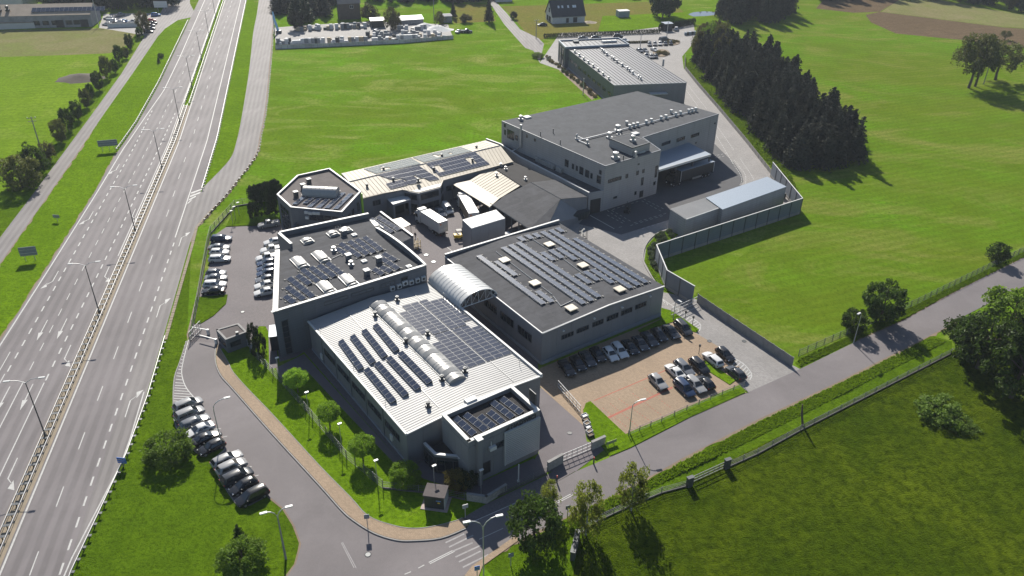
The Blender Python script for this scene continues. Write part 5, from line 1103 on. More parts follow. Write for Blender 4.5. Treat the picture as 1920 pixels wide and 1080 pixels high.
for q in (((128, 630), (205, 665)), ((128, 672), (205, 665)), ((150, 682), (245, 722)), ((690, 490), (735, 520)), ((1190, 365), (1230, 390))):
    mb = MB(); mb.tube([(*bB.l(OB4[0] + p[0] / 6, OB4[1] + p[1] / 6, Bh + .3), Bh + .3) for p in q], .14, 6); mb.build('duct', M_STEEL, bB.e)

# ------------------------------------------------------------------ far hall with ribbed grey roof
Fh = 7.3
bF = Bld('far_hall', 'far grey hall with ribbed metal roof and raised front block by the car park', G(1151, 160, Fh), 0.24)
f0, f1, f2, f3 = bF.L([(1151, 160), (1287.5, 155), (1180, 87), (1060, 88)], Fh)
fp = [f0, f1, f2, f3]
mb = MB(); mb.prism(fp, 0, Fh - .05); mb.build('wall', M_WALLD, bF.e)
def ribquad(mb, a, b, c, d, z, n, rh=.16, rw=.2):
    """ribs run from edge ab to edge dc"""
    mb.add([(*a, z), (*b, z), (*c, z), (*d, z)], [(0, 1, 2, 3)])
    for i in range(n + 1):
        t = i / n; p, q = lerp(a, b, t), lerp(d, c, t); s = (b[0] - a[0]) / math.dist(a, b) * rw / 2, (b[1] - a[1]) / math.dist(a, b) * rw / 2
        mb.add([(p[0] - s[0], p[1] - s[1], z), (p[0] + s[0], p[1] + s[1], z), (q[0] + s[0], q[1] + s[1], z), (q[0] - s[0], q[1] - s[1], z), (p[0] - s[0], p[1] - s[1], z + rh), (p[0] + s[0], p[1] + s[1], z + rh), (q[0] + s[0], q[1] + s[1], z + rh), (q[0] - s[0], q[1] - s[1], z + rh)], [(4, 5, 6, 7), (0, 1, 5, 4), (1, 2, 6, 5), (2, 3, 7, 6), (3, 0, 4, 7)])
mb = MB(); ribquad(mb, f0, f1, f2, f3, Fh, 19); mb.build('ribbed_roof', M_GREYROOF, bF.e)
FL = Wall(bF, f3, f0); FF = Wall(bF, f0, f1)
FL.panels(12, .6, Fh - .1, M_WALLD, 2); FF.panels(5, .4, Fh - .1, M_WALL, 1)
for a in ((262, 410), (310, 450), (357, 490), (405, 532), (457, 575), (510, 622), (565, 668), (620, 712), (678, 762), (738, 812)):
    t, z = FL.hit(1020 + a[0] / 6, 40 + a[1] / 6); FL.win(t - 1.5, t + 1.5, z - .55, z + .6, 2)
FL.slab('eave_trim', 0, FL.len, Fh - .1, Fh + .12, 0, .12, M_WALLD); FF.slab('eave_trim', 0, FF.len, Fh - .1, Fh + .1, 0, .12, M_WALLW); FL.slab('plinth', 0, FL.len, 0, .6, 0, .1, M_PLINTH)
t, z = FF.hit(1020 + 1285 / 6, 40 + 830 / 6, 1.0); FF.slab('door_canopy', t - 3, t + 3, 4.2, 4.4, .06, 2.2, M_COPE)
fb = bF.L([(1047.5, 75), (1060, 88), (1180, 82), (1160, 70)], Fh + 1.0)
mb = MB(); mb.prism(fb, 0, Fh + .4); mb.build('front_block_wall', M_WALLD, bF.e)
mb = MB(); ribquad(mb, fb[0], fb[3], fb[2], fb[1], Fh + .45, 14); mb.build('front_block_roof', M_GREYROOF, bF.e)
for i in range(4): W_ = Wall(bF, fb[i], fb[(i + 1) % 4]); W_.slab('parapet', 0, W_.len, Fh + .3, Fh + 1.0 + .004 * i, -.35, .03, M_LMETAL)
FB = Wall(bF, fb[0], fb[1]); FB.win(FB.len * .25, FB.len * .45, .8, 6.6, 1, rows=2); FB.win(FB.len * .6, FB.len * .8, .8, 6.6, 1, rows=2)
for a in ((348, 345), (398, 385), (447, 425), (500, 465), (553, 505), (610, 550), (665, 597), (728, 648), (655, 330), (672, 345), (707, 375), (765, 412), (782, 425), (820, 455), (880, 495), (938, 535), (962, 553), (1000, 583), (1065, 630), (1088, 650)):
    x, y = bF.l(1020 + a[0] / 6, 40 + a[1] / 6, Fh + .3); hood(bF, x, y, Fh, .42, 1.2)
dp = [bF.l(1020 + px / 6, 40 + py / 6, Fh + .3) for px, py in ((625, 290), (1100, 660))]
mb = MB(); mb.tube([(*p, Fh + .35) for p in dp], .16, 6); mb.build('duct', M_STEEL, bF.e)
for px, py in ((360, 230), (680, 228), (735, 225), (785, 222)):
    x, y = bF.l(1020 + px / 6, 40 + py / 6, Fh + .8); mb = MB(); mb.box((x, y, Fh + .85), (2.2, 1.6, .7)); mb.build('roof_unit', M_STEELD if px == 360 else M_COPE, bF.e)
x, y = bF.l(1020 + 1338 / 6, 40 + 505 / 6, Fh); mb = MB(); mb.cyl((x, y), .35, Fh, Fh + 2.6, 10); mb.build('flue', M_STEEL, bF.e, smooth=50)

# ------------------------------------------------------------------ long storage sheds behind the screen wall
Nh = 5.0
bN = Bld('store_shed', 'short shed with pale ribbed roof beside the planting bed', G(1286, 411, Nh), 0.62, 'shed')
np_ = bN.L([(1257, 392.5), (1286, 411), (1351, 388.5), (1323, 371.5)], Nh)
mb = MB(); mb.prism(np_, 0, Nh - .05); mb.build('wall', M_WALLB, bN.e)
mb = MB(); ribquad(mb, np_[0], np_[1], np_[2], np_[3], Nh, 16, .07, .12); mb.build('ribbed_roof', M_WROOF, bN.e)
W_ = Wall(bN, np_[0], np_[1]); W_.panels(2, .1, Nh - .1, M_WALLB); W_ = Wall(bN, np_[1], np_[2]); W_.panels(4, .1, Nh - .1, M_WALLB); W_.slab('gutter', 0, W_.len, Nh - .12, Nh + .05, .06, .2, M_COPE)
Nh2 = 5.2
bN2 = Bld('long_store', 'long shed with smooth pale metal roof behind the screen wall', G(1355, 393, Nh2), 0.62, 'shed')
n2 = bN2.L([(1324, 371), (1355, 393), (1474, 350.5), (1438, 332)], Nh2)
mb = MB(); mb.prism(n2, 0, Nh2 - .05); mb.build('wall', M_WALLB, bN2.e)
mb = MB(); mb.prism([lerp(p, (sum(q[0] for q in n2) / 4, sum(q[1] for q in n2) / 4), -.01) for p in n2], Nh2 - .04, Nh2 + .08); mb.build('metal_roof', M_LMETAL, bN2.e)
W_ = Wall(bN2, n2[1], n2[2]); W_.panels(5, .1, Nh2 - .15, M_WALLB); W_ = Wall(bN2, n2[2], n2[3]); W_.panels(2, .1, Nh2 - .15, M_WALLB)
# ------------------------------------------------------------------ guard rails, lamps, fences, gates, signs
def rail(label, line, h=0.75, step=2.0, double=False, group='crash barriers', mat=None):
    """crash barrier along a world polyline"""
    p0 = line[0]; e = thing('guard_rail', label, 'crash barrier', (p0[0], p0[1], 0), 0, group)
    loc = [(p[0] - p0[0], p[1] - p0[1]) for p in line]
    for o in ((-0.55, 0.55) if double else (0.0,)):
        L = offset_line(loc, o); mb = MB(); a = offset_line(L, -.04); b = offset_line(L, .04); n = len(L)
        for z0, z1 in ((h - .31, h - .17), (h - .14, h)):
            vs = [(p[0], p[1], z) for z in (z0, z1) for p in a] + [(p[0], p[1], z) for z in (z0, z1) for p in b]
            fs = []
            for i in range(n - 1): fs += [(i, i + 1, n + i + 1, n + i), (3 * n + i, 3 * n + i + 1, 2 * n + i + 1, 2 * n + i), (n + i, n + i + 1, 3 * n + i + 1, 3 * n + i)]
            mb.add(vs, fs)
        mb.build('beam', mat or M_STEEL, e)
    me = rail.post if not double else rail.post2
    pts = resample(loc, step)
    for i, p in enumerate(pts[:-1]):
        q = pts[i + 1]; link('post', me, e, (p[0], p[1], 0), math.atan2(q[1] - p[1], q[0] - p[0]))
    return e
mb = MB(); mb.bx(-.05, .05, -.14, .0, 0, .7); mb.bx(-.2, .2, -.5, .02, .62, .68); rail.post = mb.mesh('post', M_STEELD)
mb = MB(); mb.bx(-.06, .06, -.06, .06, 0, .72); mb.bx(-.22, .22, -.56, .56, .66, .72); rail.post2 = mb.mesh('post', M_STEELD)
rail('double crash barrier with cross spacers along the sandy median', hw_line(-1.45, -30, 196), double=True, step=2.0)
rail('crash barrier on the southbound side of the grassed median', hw_line(-2.25, 197, 430), step=2.0)
rail('crash barrier on the northbound side of the grassed median', hw_line(-0.65, 197, 430), step=2.0)
rail('crash barrier along the outer southbound shoulder behind the big road signs', hw_line(lambda s: left_edge(s) - .4, 156, 330))
rail('crash barrier between the northbound shoulder and the grass divider', hw_line(10.9, 122, 380))
rail('crash barrier between the exit lane and the lower lawn', [HW(-20, 8.9), HW(-2, 9.0), HW(8, 10.2), HW(20, 11.6), HW(34, 12.25), HW(52, 12.3)])
rail('crash barrier on the field side of the curving service road', [p for p in offset_line(svcR, 0.5) if p[1] > HW(100, 0)[1]][2:-4], h=.5, step=2.5, mat=M_SOIL)
# masonry gutter beside the exit lane
gp = offset_line([HW(s, 12.15) for s in range(52, 94, 3)] + PX([(367, 427), (383, 408), (402, 388)]), 0.2)
gt = thing('stone_gutter', 'narrow gutter of sandy blocks between the exit lane and the green verge', 'gutter', (gp[0][0], gp[0][1], 0))
mb = MB(); mb.box((0, 0, .06), (.85, .6, .12)); gme = mb.mesh('block', M_SAND)
for i, p in enumerate(resample(gp, .95)): link('block', gme, gt, (p[0] - gp[0][0], p[1] - gp[0][1], random.uniform(0, .03)), math.atan2(HWD.y, HWD.x) + random.uniform(-.06, .06))

M_LAMPHEAD = plain('lamp_head', (0.50, 0.50, 0.49), 0.4, var=.05)
def highway_lamp(s):
    p = HW(s, -1.45); e = thing('street_lamp', 'tall twin-armed lamp post standing in the motorway median', 'street lamp', (p[0], p[1], 0), math.atan2(HWN.y, HWN.x), 'median lamp posts')
    mb = MB(); mb.tube([(0, 0, 0), (0, 0, 4), (0, 0, 10.9)], [.13, .10, .07], 8); mb.box((0, 0, .5), (.34, .34, 1.0)); mb.build('pole', M_STEELD, e, smooth=40)
    for sg in (-1, 1):
        mb = MB(); mb.tube([(0, 0, 10.9), (sg * .9, 0, 11.45), (sg * 2.0, 0, 11.6)], .05, 6); a = mb.build('arm', M_STEEL, e)
        mb = MB(); mb.box((sg * 2.4, 0, 11.58), (.9, .3, .14)); mb.build('lamp_head', M_LAMPHEAD, a)
for i in range(10): highway_lamp(-10 + 36.6 * i + (0 if i < 4 else 2.2 * (i - 3)))
def curved_lamp(base, top, label, toward, heads=1, wood=False, h=None, reach=2.0):
    b = G(*base); h = h or height_at(base, top); t = G(*toward); a = math.atan2(t[1] - b[1], t[0] - b[0])
    e = thing('street_lamp', label, 'street lamp', (b[0], b[1], 0), a)
    mb = MB(); mb.tube([(0, 0, 0), (0, 0, h * .45), (0, 0, h * .82)], [.16, .11, .08] if wood else [.11, .08, .06], 8); mb.build('pole', M_CONC if wood else M_STEEL, e, smooth=40)
    for k in range(heads):
        sg = 1 if k == 0 else -1; pts = [(0, 0, h * .80)] + [(sg * reach * (1 - math.cos(t_)), 0, h * .82 + h * .16 * math.sin(t_)) for t_ in (.3, .7, 1.1, 1.5)]
        mb = MB(); mb.tube(pts, .07, 6); arm = mb.build('arm', M_STEEL, e); x, _, z = pts[-1]
        mb = MB(); mb.box((x + sg * .35, 0, z), (.9, .32, .16)); mb.build('lamp_head', M_LAMPHEAD, arm)
    return e
curved_lamp((417, 840), (405, 748), 'single curved lamp post on the island between the two car rows', (437, 835))
curved_lamp((536, 1048), (520, 953), 'concrete lamp post with two curved heads at the lawn corner', (500, 1058), 2, True, reach=1.3)
curved_lamp((907, 1092), (903, 970), 'twin-headed lamp post by the zebra crossing', (870, 1100), 2, reach=1.8)
curved_lamp((1180, 813), (1192, 752), 'curved lamp post on the grass edge of the visitor parking', (1215, 806), reach=1.5)
curved_lamp((1600, 644), (1613, 582), 'slim lamp post beside the field road near the round tree', (1590, 650), reach=.8)
curved_lamp((1262, 600), (1265, 560), 'lamp post by the parked black cars near the gate', (1268, 604), reach=.8, h=5)
def garden_lamp(base, label, h=4.6, grp='garden lamps along the lawn fence'):
    b = G(*base); e = thing('garden_lamp', label, 'lamp', (b[0], b[1], 0), .6, grp)
    mb = MB(); mb.tube([(0, 0, 0), (0, 0, h)], [.07, .05], 6); mb.build('pole', M_STEEL, e); mb = MB(); mb.box((.12, 0, h + .02), (.62, .3, .16)); mb.build('lamp_head', M_LAMPHEAD, e)
for b, w in (((525, 712), 'beside the tall stair window of the office block'), ((580, 778), 'between the first and second clipped lawn trees'), ((641, 838), 'between the second and third clipped lawn trees'), ((708, 908), 'at the bend of the lawn fence'), ((815, 918), 'behind the transformer kiosk'), ((902, 926), 'on the stone wall before the office entrance')): garden_lamp(b, 'small lamp post ' + w)
for b in ((437, 420), (442, 412), (449, 404)): garden_lamp(b, 'slim dark lamp in the garden bed by the fence corner', 3.4, 'garden bed lamps')
b = G(972, 903); mb = MB(); mb.tube([(0, 0, 0), (0, 0, 3.4)], .1, 8); mb.box((0, 0, .1), (.4, .4, .2)); tag(mb.build('white_post', M_WHITE, None, loc=(b[0], b[1], 0)), 'plain white post before the metal screen of the front office', 'post')

# ------------------------------------------------------------------ wire fences with posts and panels
WIRE = {}
M_WIRE = plain('fence_wire', (.15, .155, .16), .6, .3, var=.1)
def wire_mesh(L, h):
    key = (round(L, 1), h)
    if key not in WIRE:
        mb = MB(); L = key[0]; n = int(L / .25)
        for i in range(n + 1): x = L * i / n; mb.bx(x - .008, x + .008, -.008, .008, .06, h)
        for z in (.08, h * .35, h * .68, h - .02): mb.bx(0, L, -.015, .015, z - .02, z + .02)
        WIRE[key] = mb.mesh('wire_panel', M_WIRE)
    return WIRE[key]
POSTS = {}
def fence(name, label, line, h=1.7, step=2.5, kerb=0.0, mat=None, solid=None, group=None, post=.05, cat='fence'):
    p0 = line[0]; e = thing(name, label, cat, (p0[0], p0[1], 0), 0, group); mat = mat or M_WIRE
    loc = [(p[0] - p0[0], p[1] - p0[1]) for p in line]; key = (h, post, mat.name)
    if key not in POSTS: mb = MB(); mb.bx(-post, post, -post, post, 0, h + .08); POSTS[key] = mb.mesh('post', mat)
    for a, b in zip(loc, loc[1:]):
        L = math.dist(a, b); n = max(1, round(L / step)); an = math.atan2(b[1] - a[1], b[0] - a[0])
        for i in range(n):
            p = lerp(a, b, i / n); link('post', POSTS[key], e, (*p, 0), an)
            if solid is None: link('wire_panel', wire_mesh(L / n, h - kerb), e, (*p, kerb), an)
            else:
                k2 = ('solid', round(L / n, 1), h, solid.name)
                if k2 not in POSTS:
                    mb = MB(); l_ = round(L / n, 1) - .08; rows = 3 if h < 2.5 else 5
                    for r in range(rows): mb.bx(.06, l_, -.035, .035, h * r / rows + .012, h * (r + 1) / rows - .012)
                    POSTS[k2] = mb.mesh('fence_panel', solid)
                link('fence_panel', POSTS[k2], e, (*p, 0), an)
        if kerb: mb = MB(); c = lerp(a, b, .5); mb.box((c[0], c[1], kerb / 2), (L, .14, kerb), an); mb.build('kerb_board', M_KERBD, e)
    p = loc[-1]; link('post', POSTS[key], e, (*p, 0), 0); return e
fence('wire_fence', 'wire fence on a concrete kerb around the staff parking and garden bed', PX([(357, 642), (372, 565), (390, 462), (396, 438), (441, 388), (470, 383), (524, 372)]), 1.8, 2.5, .3)
fence('wire_fence', 'wire fence running down the front lawn from the gatehouse to its bend', PX([(470, 662), (500, 690), (525, 716), (560, 755), (600, 801), (650, 860), (718, 916)]), 1.7, 2.5)
fence('wire_fence', 'low wire fence behind the transformer kiosk', PX([(718, 916), (760, 921), (810, 926), (872, 938)]), 1.4, 2.5, .25)
fence('wire_fence', 'low wire fence between the front office and the shaded footway', PX([(905, 943), (948, 925), (1000, 900), (1025, 888)]), 1.3, 2.5, .3)
fence('field_fence', 'thin wire fence between the mown field and the road verge', PX([(1497, 668), (1560, 640), (1640, 605), (1720, 570), (1800, 530), (1870, 496), (1990, 438)]), 1.5, 2.2)
fence('meadow_fence', 'wire fence on a low kerb along the rough meadow, beyond its gate', PX([(1366, 876), (1420, 852), (1500, 808), (1600, 757), (1700, 706), (1782, 664)]), 1.2, 3.0, .18)
fence('meadow_fence', 'broken wire fence between the birches and the dark gate pillar', PX([(1090, 1000), (1120, 978), (1180, 950), (1240, 925), (1288, 912)]), 1.2, 3.0, .18)
fence('parking_fence', 'thin post and wire fence along the grass edge of the visitor parking', PX([(1178, 818), (1240, 792), (1310, 760), (1375, 733), (1395, 726)]), 1.2, 2.6)
M_FENCEC = plain('fence_concrete', (0.21, 0.20, 0.19), .9, var=.25, scale=.8, fine=.2)
fence('concrete_fence', 'grey concrete panel fence between the drive and the mown field', PX([(1307, 567), (1395, 627), (1484, 687)]), 2.0, 2.2, mat=M_FENCEC, solid=M_FENCEC, post=.09)
fence('concrete_fence', 'low dark wall along the drive under the conifer wood', PX([(1284, 108), (1284, 130), (1312, 165), (1345, 203), (1400, 269), (1446, 328)]), 1.3, 3.0, mat=M_FENCEC, solid=M_FENCEC, post=.09)
M_SCREEN = plain('screen_metal', (0.115, 0.135, 0.165), .55, .0, var=.08, scale=.4)
def screen_wall(label, tops, h=4.2):
    line = [G(x, y, h) for x, y in tops]; p0 = line[0]; e = thing('screen_wall', label, 'wall', (p0[0], p0[1], 0), 0, 'tall screen walls')
    loc = [(p[0] - p0[0], p[1] - p0[1]) for p in line]
    for a, b in zip(loc, loc[1:]):
        L = math.dist(a, b); n = max(1, round(L / 4.0)); an = math.atan2(b[1] - a[1], b[0] - a[0])
        for i in range(n):
            c = lerp(a, b, (i + .5) / n); w = L / n
            for r in range(7):
                mb = MB(); z0 = .7 + (h - .7) * r / 7; mb.box((0, 0, z0 + (h - .7) / 14), (w - .2, .10, (h - .7) / 7 - .02)); mb.build('screen_board', M_SCREEN, e, loc=(*c, 0), rz=an)
            mb = MB(); mb.box((0, 0, .35), (w - .2, .2, .7)); mb.build('base_slab', M_CONC, e, loc=(*c, 0), rz=an)
            q = lerp(a, b, i / n); mb = MB(); mb.box((0, 0, h / 2), (.2, .26, h)); mb.build('post', M_STEELD, e, loc=(*q, 0), rz=an)
        mb = MB(); c = lerp(a, b, .5); mb.box((c[0], c[1], h + .05), (L, .22, .08), an); mb.build('cap', M_COPE, e)
screen_wall('tall metal screen wall in front of the long storage sheds', [(1231, 459), (1505, 372)])
screen_wall('tall metal screen wall bending from the planting bed to the visitor gate', [(1231, 459), (1251, 507), (1303, 537)])
screen_wall('tall metal screen wall by the conifer wood at the shed end', [(1505, 372), (1449, 304)])
# stone wall pieces by the front gate
M_STONE = plain('rubble_stone', (0.27, 0.26, 0.25), .9, var=.35, scale=2.2, fine=.3)
def low_wall(label, pts, h, th=.3, name='stone_wall', mat=None):
    line = PX(pts); p0 = line[0]; e = thing(name, label, 'wall', (p0[0], p0[1], 0))
    for a, b in zip(line, line[1:]):
        L = math.dist(a, b); an = math.atan2(b[1] - a[1], b[0] - a[0]); c = lerp(a, b, .5)
        mb = MB(); mb.box((0, 0, h / 2), (L + th * .9, th, h)); o = mb.build('wall_body', mat or M_STONE, e, loc=(c[0] - p0[0], c[1] - p0[1], 0), rz=an)
        mb = MB(); mb.box((0, 0, h + .04), (L + th * 1.1, th + .12, .08)); mb.build('cap', M_CONC, o)
low_wall('grey stone wall before the front office entrance', [(877, 938), (912, 943), (948, 921)], 1.3)
low_wall('concrete gate pillar wall beside the small lawn', [(1028, 882), (1053, 868)], 1.7, .35)
low_wall('concrete gate wall at the grass corner of the visitor parking', [(1110, 843), (1132, 833)], 1.6, .35)
def bar_gate(label, a, b, h=1.5, mat=None, n=6, rails=3, z=0.0, name='sliding_gate'):
    A_, B_ = G(*a), G(*b); L = math.dist(A_, B_); an = math.atan2(B_[1] - A_[1], B_[0] - A_[0]); e = thing(name, label, 'gate', (A_[0], A_[1], z), an)
    for k in range(rails): mb = MB(); zz = .15 + (h - .2) * k / (rails - 1); mb.bx(0, L, -.04, .04, zz - .04, zz + .05); mb.build('rail', mat or M_WALLW, e)
    for k in range(n + 1): mb = MB(); x = L * k / n; mb.bx(x - .03, x + .03, -.03, .03, .1, h); mb.build('upright', mat or M_STEEL, e)
    mb = MB()
    for k in range(int(L / .25)): mb.bx(k * .25 - .008, k * .25 + .008, -.008, .008, .15, h - .05)
    mb.build('infill', M_STEEL, e); return e
bar_gate('sliding steel gate across the side yard entrance', (1053, 866), (1110, 842))
bar_gate('steel gate standing open at the edge of the visitor parking', (1046, 726), (1088, 774))
bar_gate('steel sliding gate at the visitor entrance near the screen wall', (1258, 592), (1306, 570), 1.8)
bar_gate('rusty field gate between two dark pillars at the rough meadow', (1298, 905), (1357, 878), 1.3, M_WIRE)
bar_gate('tall wire gate leaf standing open at the gatehouse drive', (357, 640), (378, 618), 2.0)
for px, lab in (((1292, 912), 'dark gate pillar at the lower end of the field gate'), ((1362, 878), 'dark gate pillar at the upper end of the field gate')):
    b = G(*px); mb = MB(); mb.box((0, 0, .9), (.95, .5, 1.8)); mb.box((0, 0, 1.84), (1.1, .6, .08)); tag(mb.build('gate_pillar', M_STEELD, None, loc=(b[0], b[1], 0), rz=.42), lab, 'pillar')
b = G(1078, 1030); mb = MB(); mb.box((0, 0, .8), (.6, 4.0, 1.6)); mb.box((0, 0, 1.63), (.7, 4.1, .06)); tag(mb.build('garden_wall', M_STEELD, None, loc=(b[0], b[1], 0), rz=-.25), 'dark slab wall in the grass beside the maple', 'wall')
b = G(1505, 798); e = thing('broken_post', 'charred leaning wooden post at the meadow fence', 'post', (b[0], b[1], 0)); mb = MB(); mb.tube([(0, 0, 0), (-.5, .25, 2.2), (-.8, .2, 4.2)], [.2, .17, .1], 7); mb.build('stump', M_BARK, e)
# barrier arms and gatehouse
for a, b_, lab in (((362, 622), (391, 627), 'white barrier arm nearer the staff parking'), ((376, 637), (406, 645), 'white barrier arm on the road side of the gatehouse')):
    A_, B_ = G(*a), G(*b_); L = math.dist(A_, B_); e = thing('barrier', lab, 'barrier', (A_[0], A_[1], 0), math.atan2(B_[1] - A_[1], B_[0] - A_[0])); mb = MB(); mb.bx(0, L, -.08, .08, .95, 1.1); mb.build('arm', M_WHITE, e); mb = MB(); mb.bx(L - .2, L + .25, -.2, .2, 0, 1.15); mb.build('box', M_LAMPHEAD, e)
gh = 3.0
bG = Bld('gatehouse', 'small gatehouse with white-edged flat roof beside the barrier', G(423, 636, gh), .42, 'gatehouse')
gp4 = bG.L([(405, 618), (423, 637), (463, 622), (447, 606)], gh)
mb = MB(); mb.prism(gp4, 0, gh - .3); mb.build('wall', M_WALLD, bG.e); mb = MB(); mb.prism(gp4, gh - .295, gh - .10); mb.build('flat_roof', M_FELTB, bG.e)
parapet(bG, gp4, gh - .32, gh - .05, .3, M_WALLD, cope=M_CONC, over=.04)
W_ = Wall(bG, gp4[1], gp4[2]); W_.win(.6, 2.6, 1.0, 2.0, 2, n=0); W_ = Wall(bG, gp4[0], gp4[1]); W_.win(.4, W_.len - .4, 1.0, 2.0, 2, n=0)
x, y = bG.l(445, 626, gh); mb = MB(); mb.box((x, y, gh + .1), (.5, .5, .7)); mb.build('chimney', M_STEELD, bG.e)
low_wall('short grey wall joining the gatehouse to the lawn fence', [(455, 638), (475, 657)], 1.5, .3, mat=M_PLINTH)
# transformer kiosk
bZ = Bld('transformer_kiosk', 'black transformer kiosk with pinkish flat lid on the front lawn', G(796, 952), -.10, 'kiosk')
k = [bZ.l(796, 952), bZ.l(833, 957)]; L = math.dist(*k); u = (Vector(k[1]) - Vector(k[0])).normalized(); n = Vector((-u.y, u.x))
kp = [Vector(k[0]), Vector(k[1]), Vector(k[1]) + n * 2.3, Vector(k[0]) + n * 2.3]; kc = sum(kp, Vector((0, 0))) / 4
mb = MB(); mb.prism([tuple(kc + (p - kc) * 1.35) for p in kp], 0, .12); mb.build('slab', M_CONC, bZ.e)
mb = MB(); mb.prism([tuple(p) for p in kp], .12, 2.3); mb.build('housing', M_DARKMET, bZ.e); mb = MB(); mb.prism([tuple(kc + (p - kc) * 1.1) for p in kp], 2.3, 2.48, bottom=True); mb.build('lid', M_FELTB, bZ.e)
bZ.e.children[-1].data.materials[0] = plain('lid_render', (.30, .24, .22), .8, var=.12)
W_ = Wall(bZ, tuple(kp[0]), tuple(kp[1])); W_.slab('door', .1, L * .48, .2, 2.1, .005, .04, M_DARKMET); W_.slab('door', L * .52, L - .1, .2, 2.1, .005, .04, M_DARKMET); W_.slab('blue_plate', L * .6, L * .85, 1.6, 1.75, .045, .06, plain('blue_plate', (.10, .22, .50), .5)); W_.slab('warning_plate', L * .68, L * .8, 1.2, 1.42, .045, .06, M_YEL)
W2 = Wall(bZ, tuple(kp[1]), tuple(kp[2])); W2.slab('side_wall', 0, W2.len, .12, 2.28, .004, .05, M_WALLW)
# road signs
M_SIGNB = plain('sign_back', (.17, .19, .23), .6, .2, var=.1); M_BLUE = plain('sign_blue', (.03, .13, .42), .5, var=.05)
def road_sign(label, feet, w, h0, h1, mat=None, name='road_sign', group=None, face=0.0):
    P_ = [G(*f) for f in feet]; c = (sum(p[0] for p in P_) / len(P_), sum(p[1] for p in P_) / len(P_)); an = math.atan2(P_[-1][1] - P_[0][1], P_[-1][0] - P_[0][0]) if len(P_) > 1 else face
    e = thing(name, label, 'sign', (c[0], c[1], 0), an, group)
    for p in P_:
        q = Vector((p[0] - c[0], p[1] - c[1])); q.rotate(Matrix.Rotation(-an, 2)); mb = MB(); mb.tube([(q.x, .08, 0), (q.x, .08, h1 - .2)], .07, 6); mb.build('leg', M_STEEL, e)
    mb = MB(); mb.bx(-w / 2, w / 2, -.03, .03, h0, h1); bd = mb.build('board', mat or M_SIGNB, e)
    for i in range(2): mb = MB(); z = h0 + (h1 - h0) * (.3 + .4 * i); mb.bx(-w / 2 + .1, w / 2 - .1, -.09, -.032, z - .04, z + .04); mb.build('brace', M_STEEL, bd)
road_sign('wide back of a direction sign on three legs on the roadside bank', [(193, 284), (206, 283), (217, 282)], 5.2, 1.5, 3.3)
road_sign('back of a square direction sign on two legs lower on the roadside bank', [(49, 490), (67, 488)], 3.4, 1.3, 3.4)
road_sign('small dark sign plate alone on the roadside bank', [(108, 415)], 1.6, .9, 1.7, face=-.1)
road_sign('blue and white sign at the crash barrier above the lower lawn', [(232, 876)], 1.4, .8, 1.9, M_BLUE, face=-.1)
road_sign('round-topped sign post at the zebra crossing', [(873, 972)], .8, 2.0, 2.7, M_LAMPHEAD, face=.4)
road_sign('thin sign post on the pavement beside the lawn bend', [(690, 992)], .7, 2.0, 2.8, M_SIGNB, face=.2)
road_sign('sign post in the verge below the maple', [(958, 1062)], .7, 1.8, 2.5, M_SIGNB, face=.3)
road_sign('small blue sign on the tan footway corner', [(895, 1085)], .7, 1.6, 2.4, M_BLUE, face=.3)
road_sign('speed sign post on the verge under the birch', [(1064, 972)], .7, 1.8, 2.5, M_SIGNB, face=.3)
road_sign('yellow-green notice board in the grass by the side yard', [(1140, 838), (1151, 834)], 2.0, .5, 1.1, plain('notice_board', (.26, .34, .06), .6))
for px, lab in (((1298, 610), 'pay post with dark head on the gate hatching'), ((1284, 600), 'short card reader post on the gate island'), ((1310, 664), 'tilted thin barrier arm post by the parked white estate')):
    b = G(*px); e = thing('reader_post', lab, 'post', (b[0], b[1], 0), .5); mb = MB(); mb.tube([(0, 0, 0), (0, 0, 1.7)], .06, 6); mb.build('pole', M_STEELD, e); mb = MB(); mb.box((0, 0, 1.9), (.3, .25, .5)); mb.build('head', M_DARKMET, e)
for i, px in enumerate(((1044, 905), (1113, 870))):
    b = G(*px); e = thing('bollard', ('red-topped bollard beside the shaded gate wall', 'red-topped bollard beside the sliding gate end')[i], 'bollard', (b[0], b[1], 0)); mb = MB(); mb.cyl((0, 0), .12, 0, 1.1, 8); mb.build('post', M_STEELD, e); mb = MB(); mb.cyl((0, 0), .14, 1.1, 1.4, 8, .08); mb.build('cap', plain('red_plastic', (.5, .06, .03), .5), e)
# planter crates by the parking gate
for i in range(6):
    p = lerp(G(1096, 782), G(1107, 818), i / 5.); e = thing('planter_crate', 'crate number %s from the open parking gate in the row along the grass' % ('one', 'two', 'three', 'four', 'five', 'six')[i], 'crate', (p[0], p[1], 0), .62 + random.uniform(-.1, .1), 'crates along the parking grass')
    mb = MB()
    for a_ in ((-.5, -.45, -.4, .4), (.45, .5, -.4, .4)): mb.bx(*a_, 0, .5)
    mb.bx(-.45, .45, -.4, -.35, 0, .5); mb.bx(-.45, .45, .35, .4, 0, .5); mb.bx(-.45, .45, -.35, .35, 0, .1); mb.build('box', M_DARKMET if i % 2 else M_LAMPHEAD, e); mb = MB(); mb.bx(-.44, .44, -.34, .34, .1, .36); mb.build('contents', M_SOIL if i % 3 else M_WHITE, e)
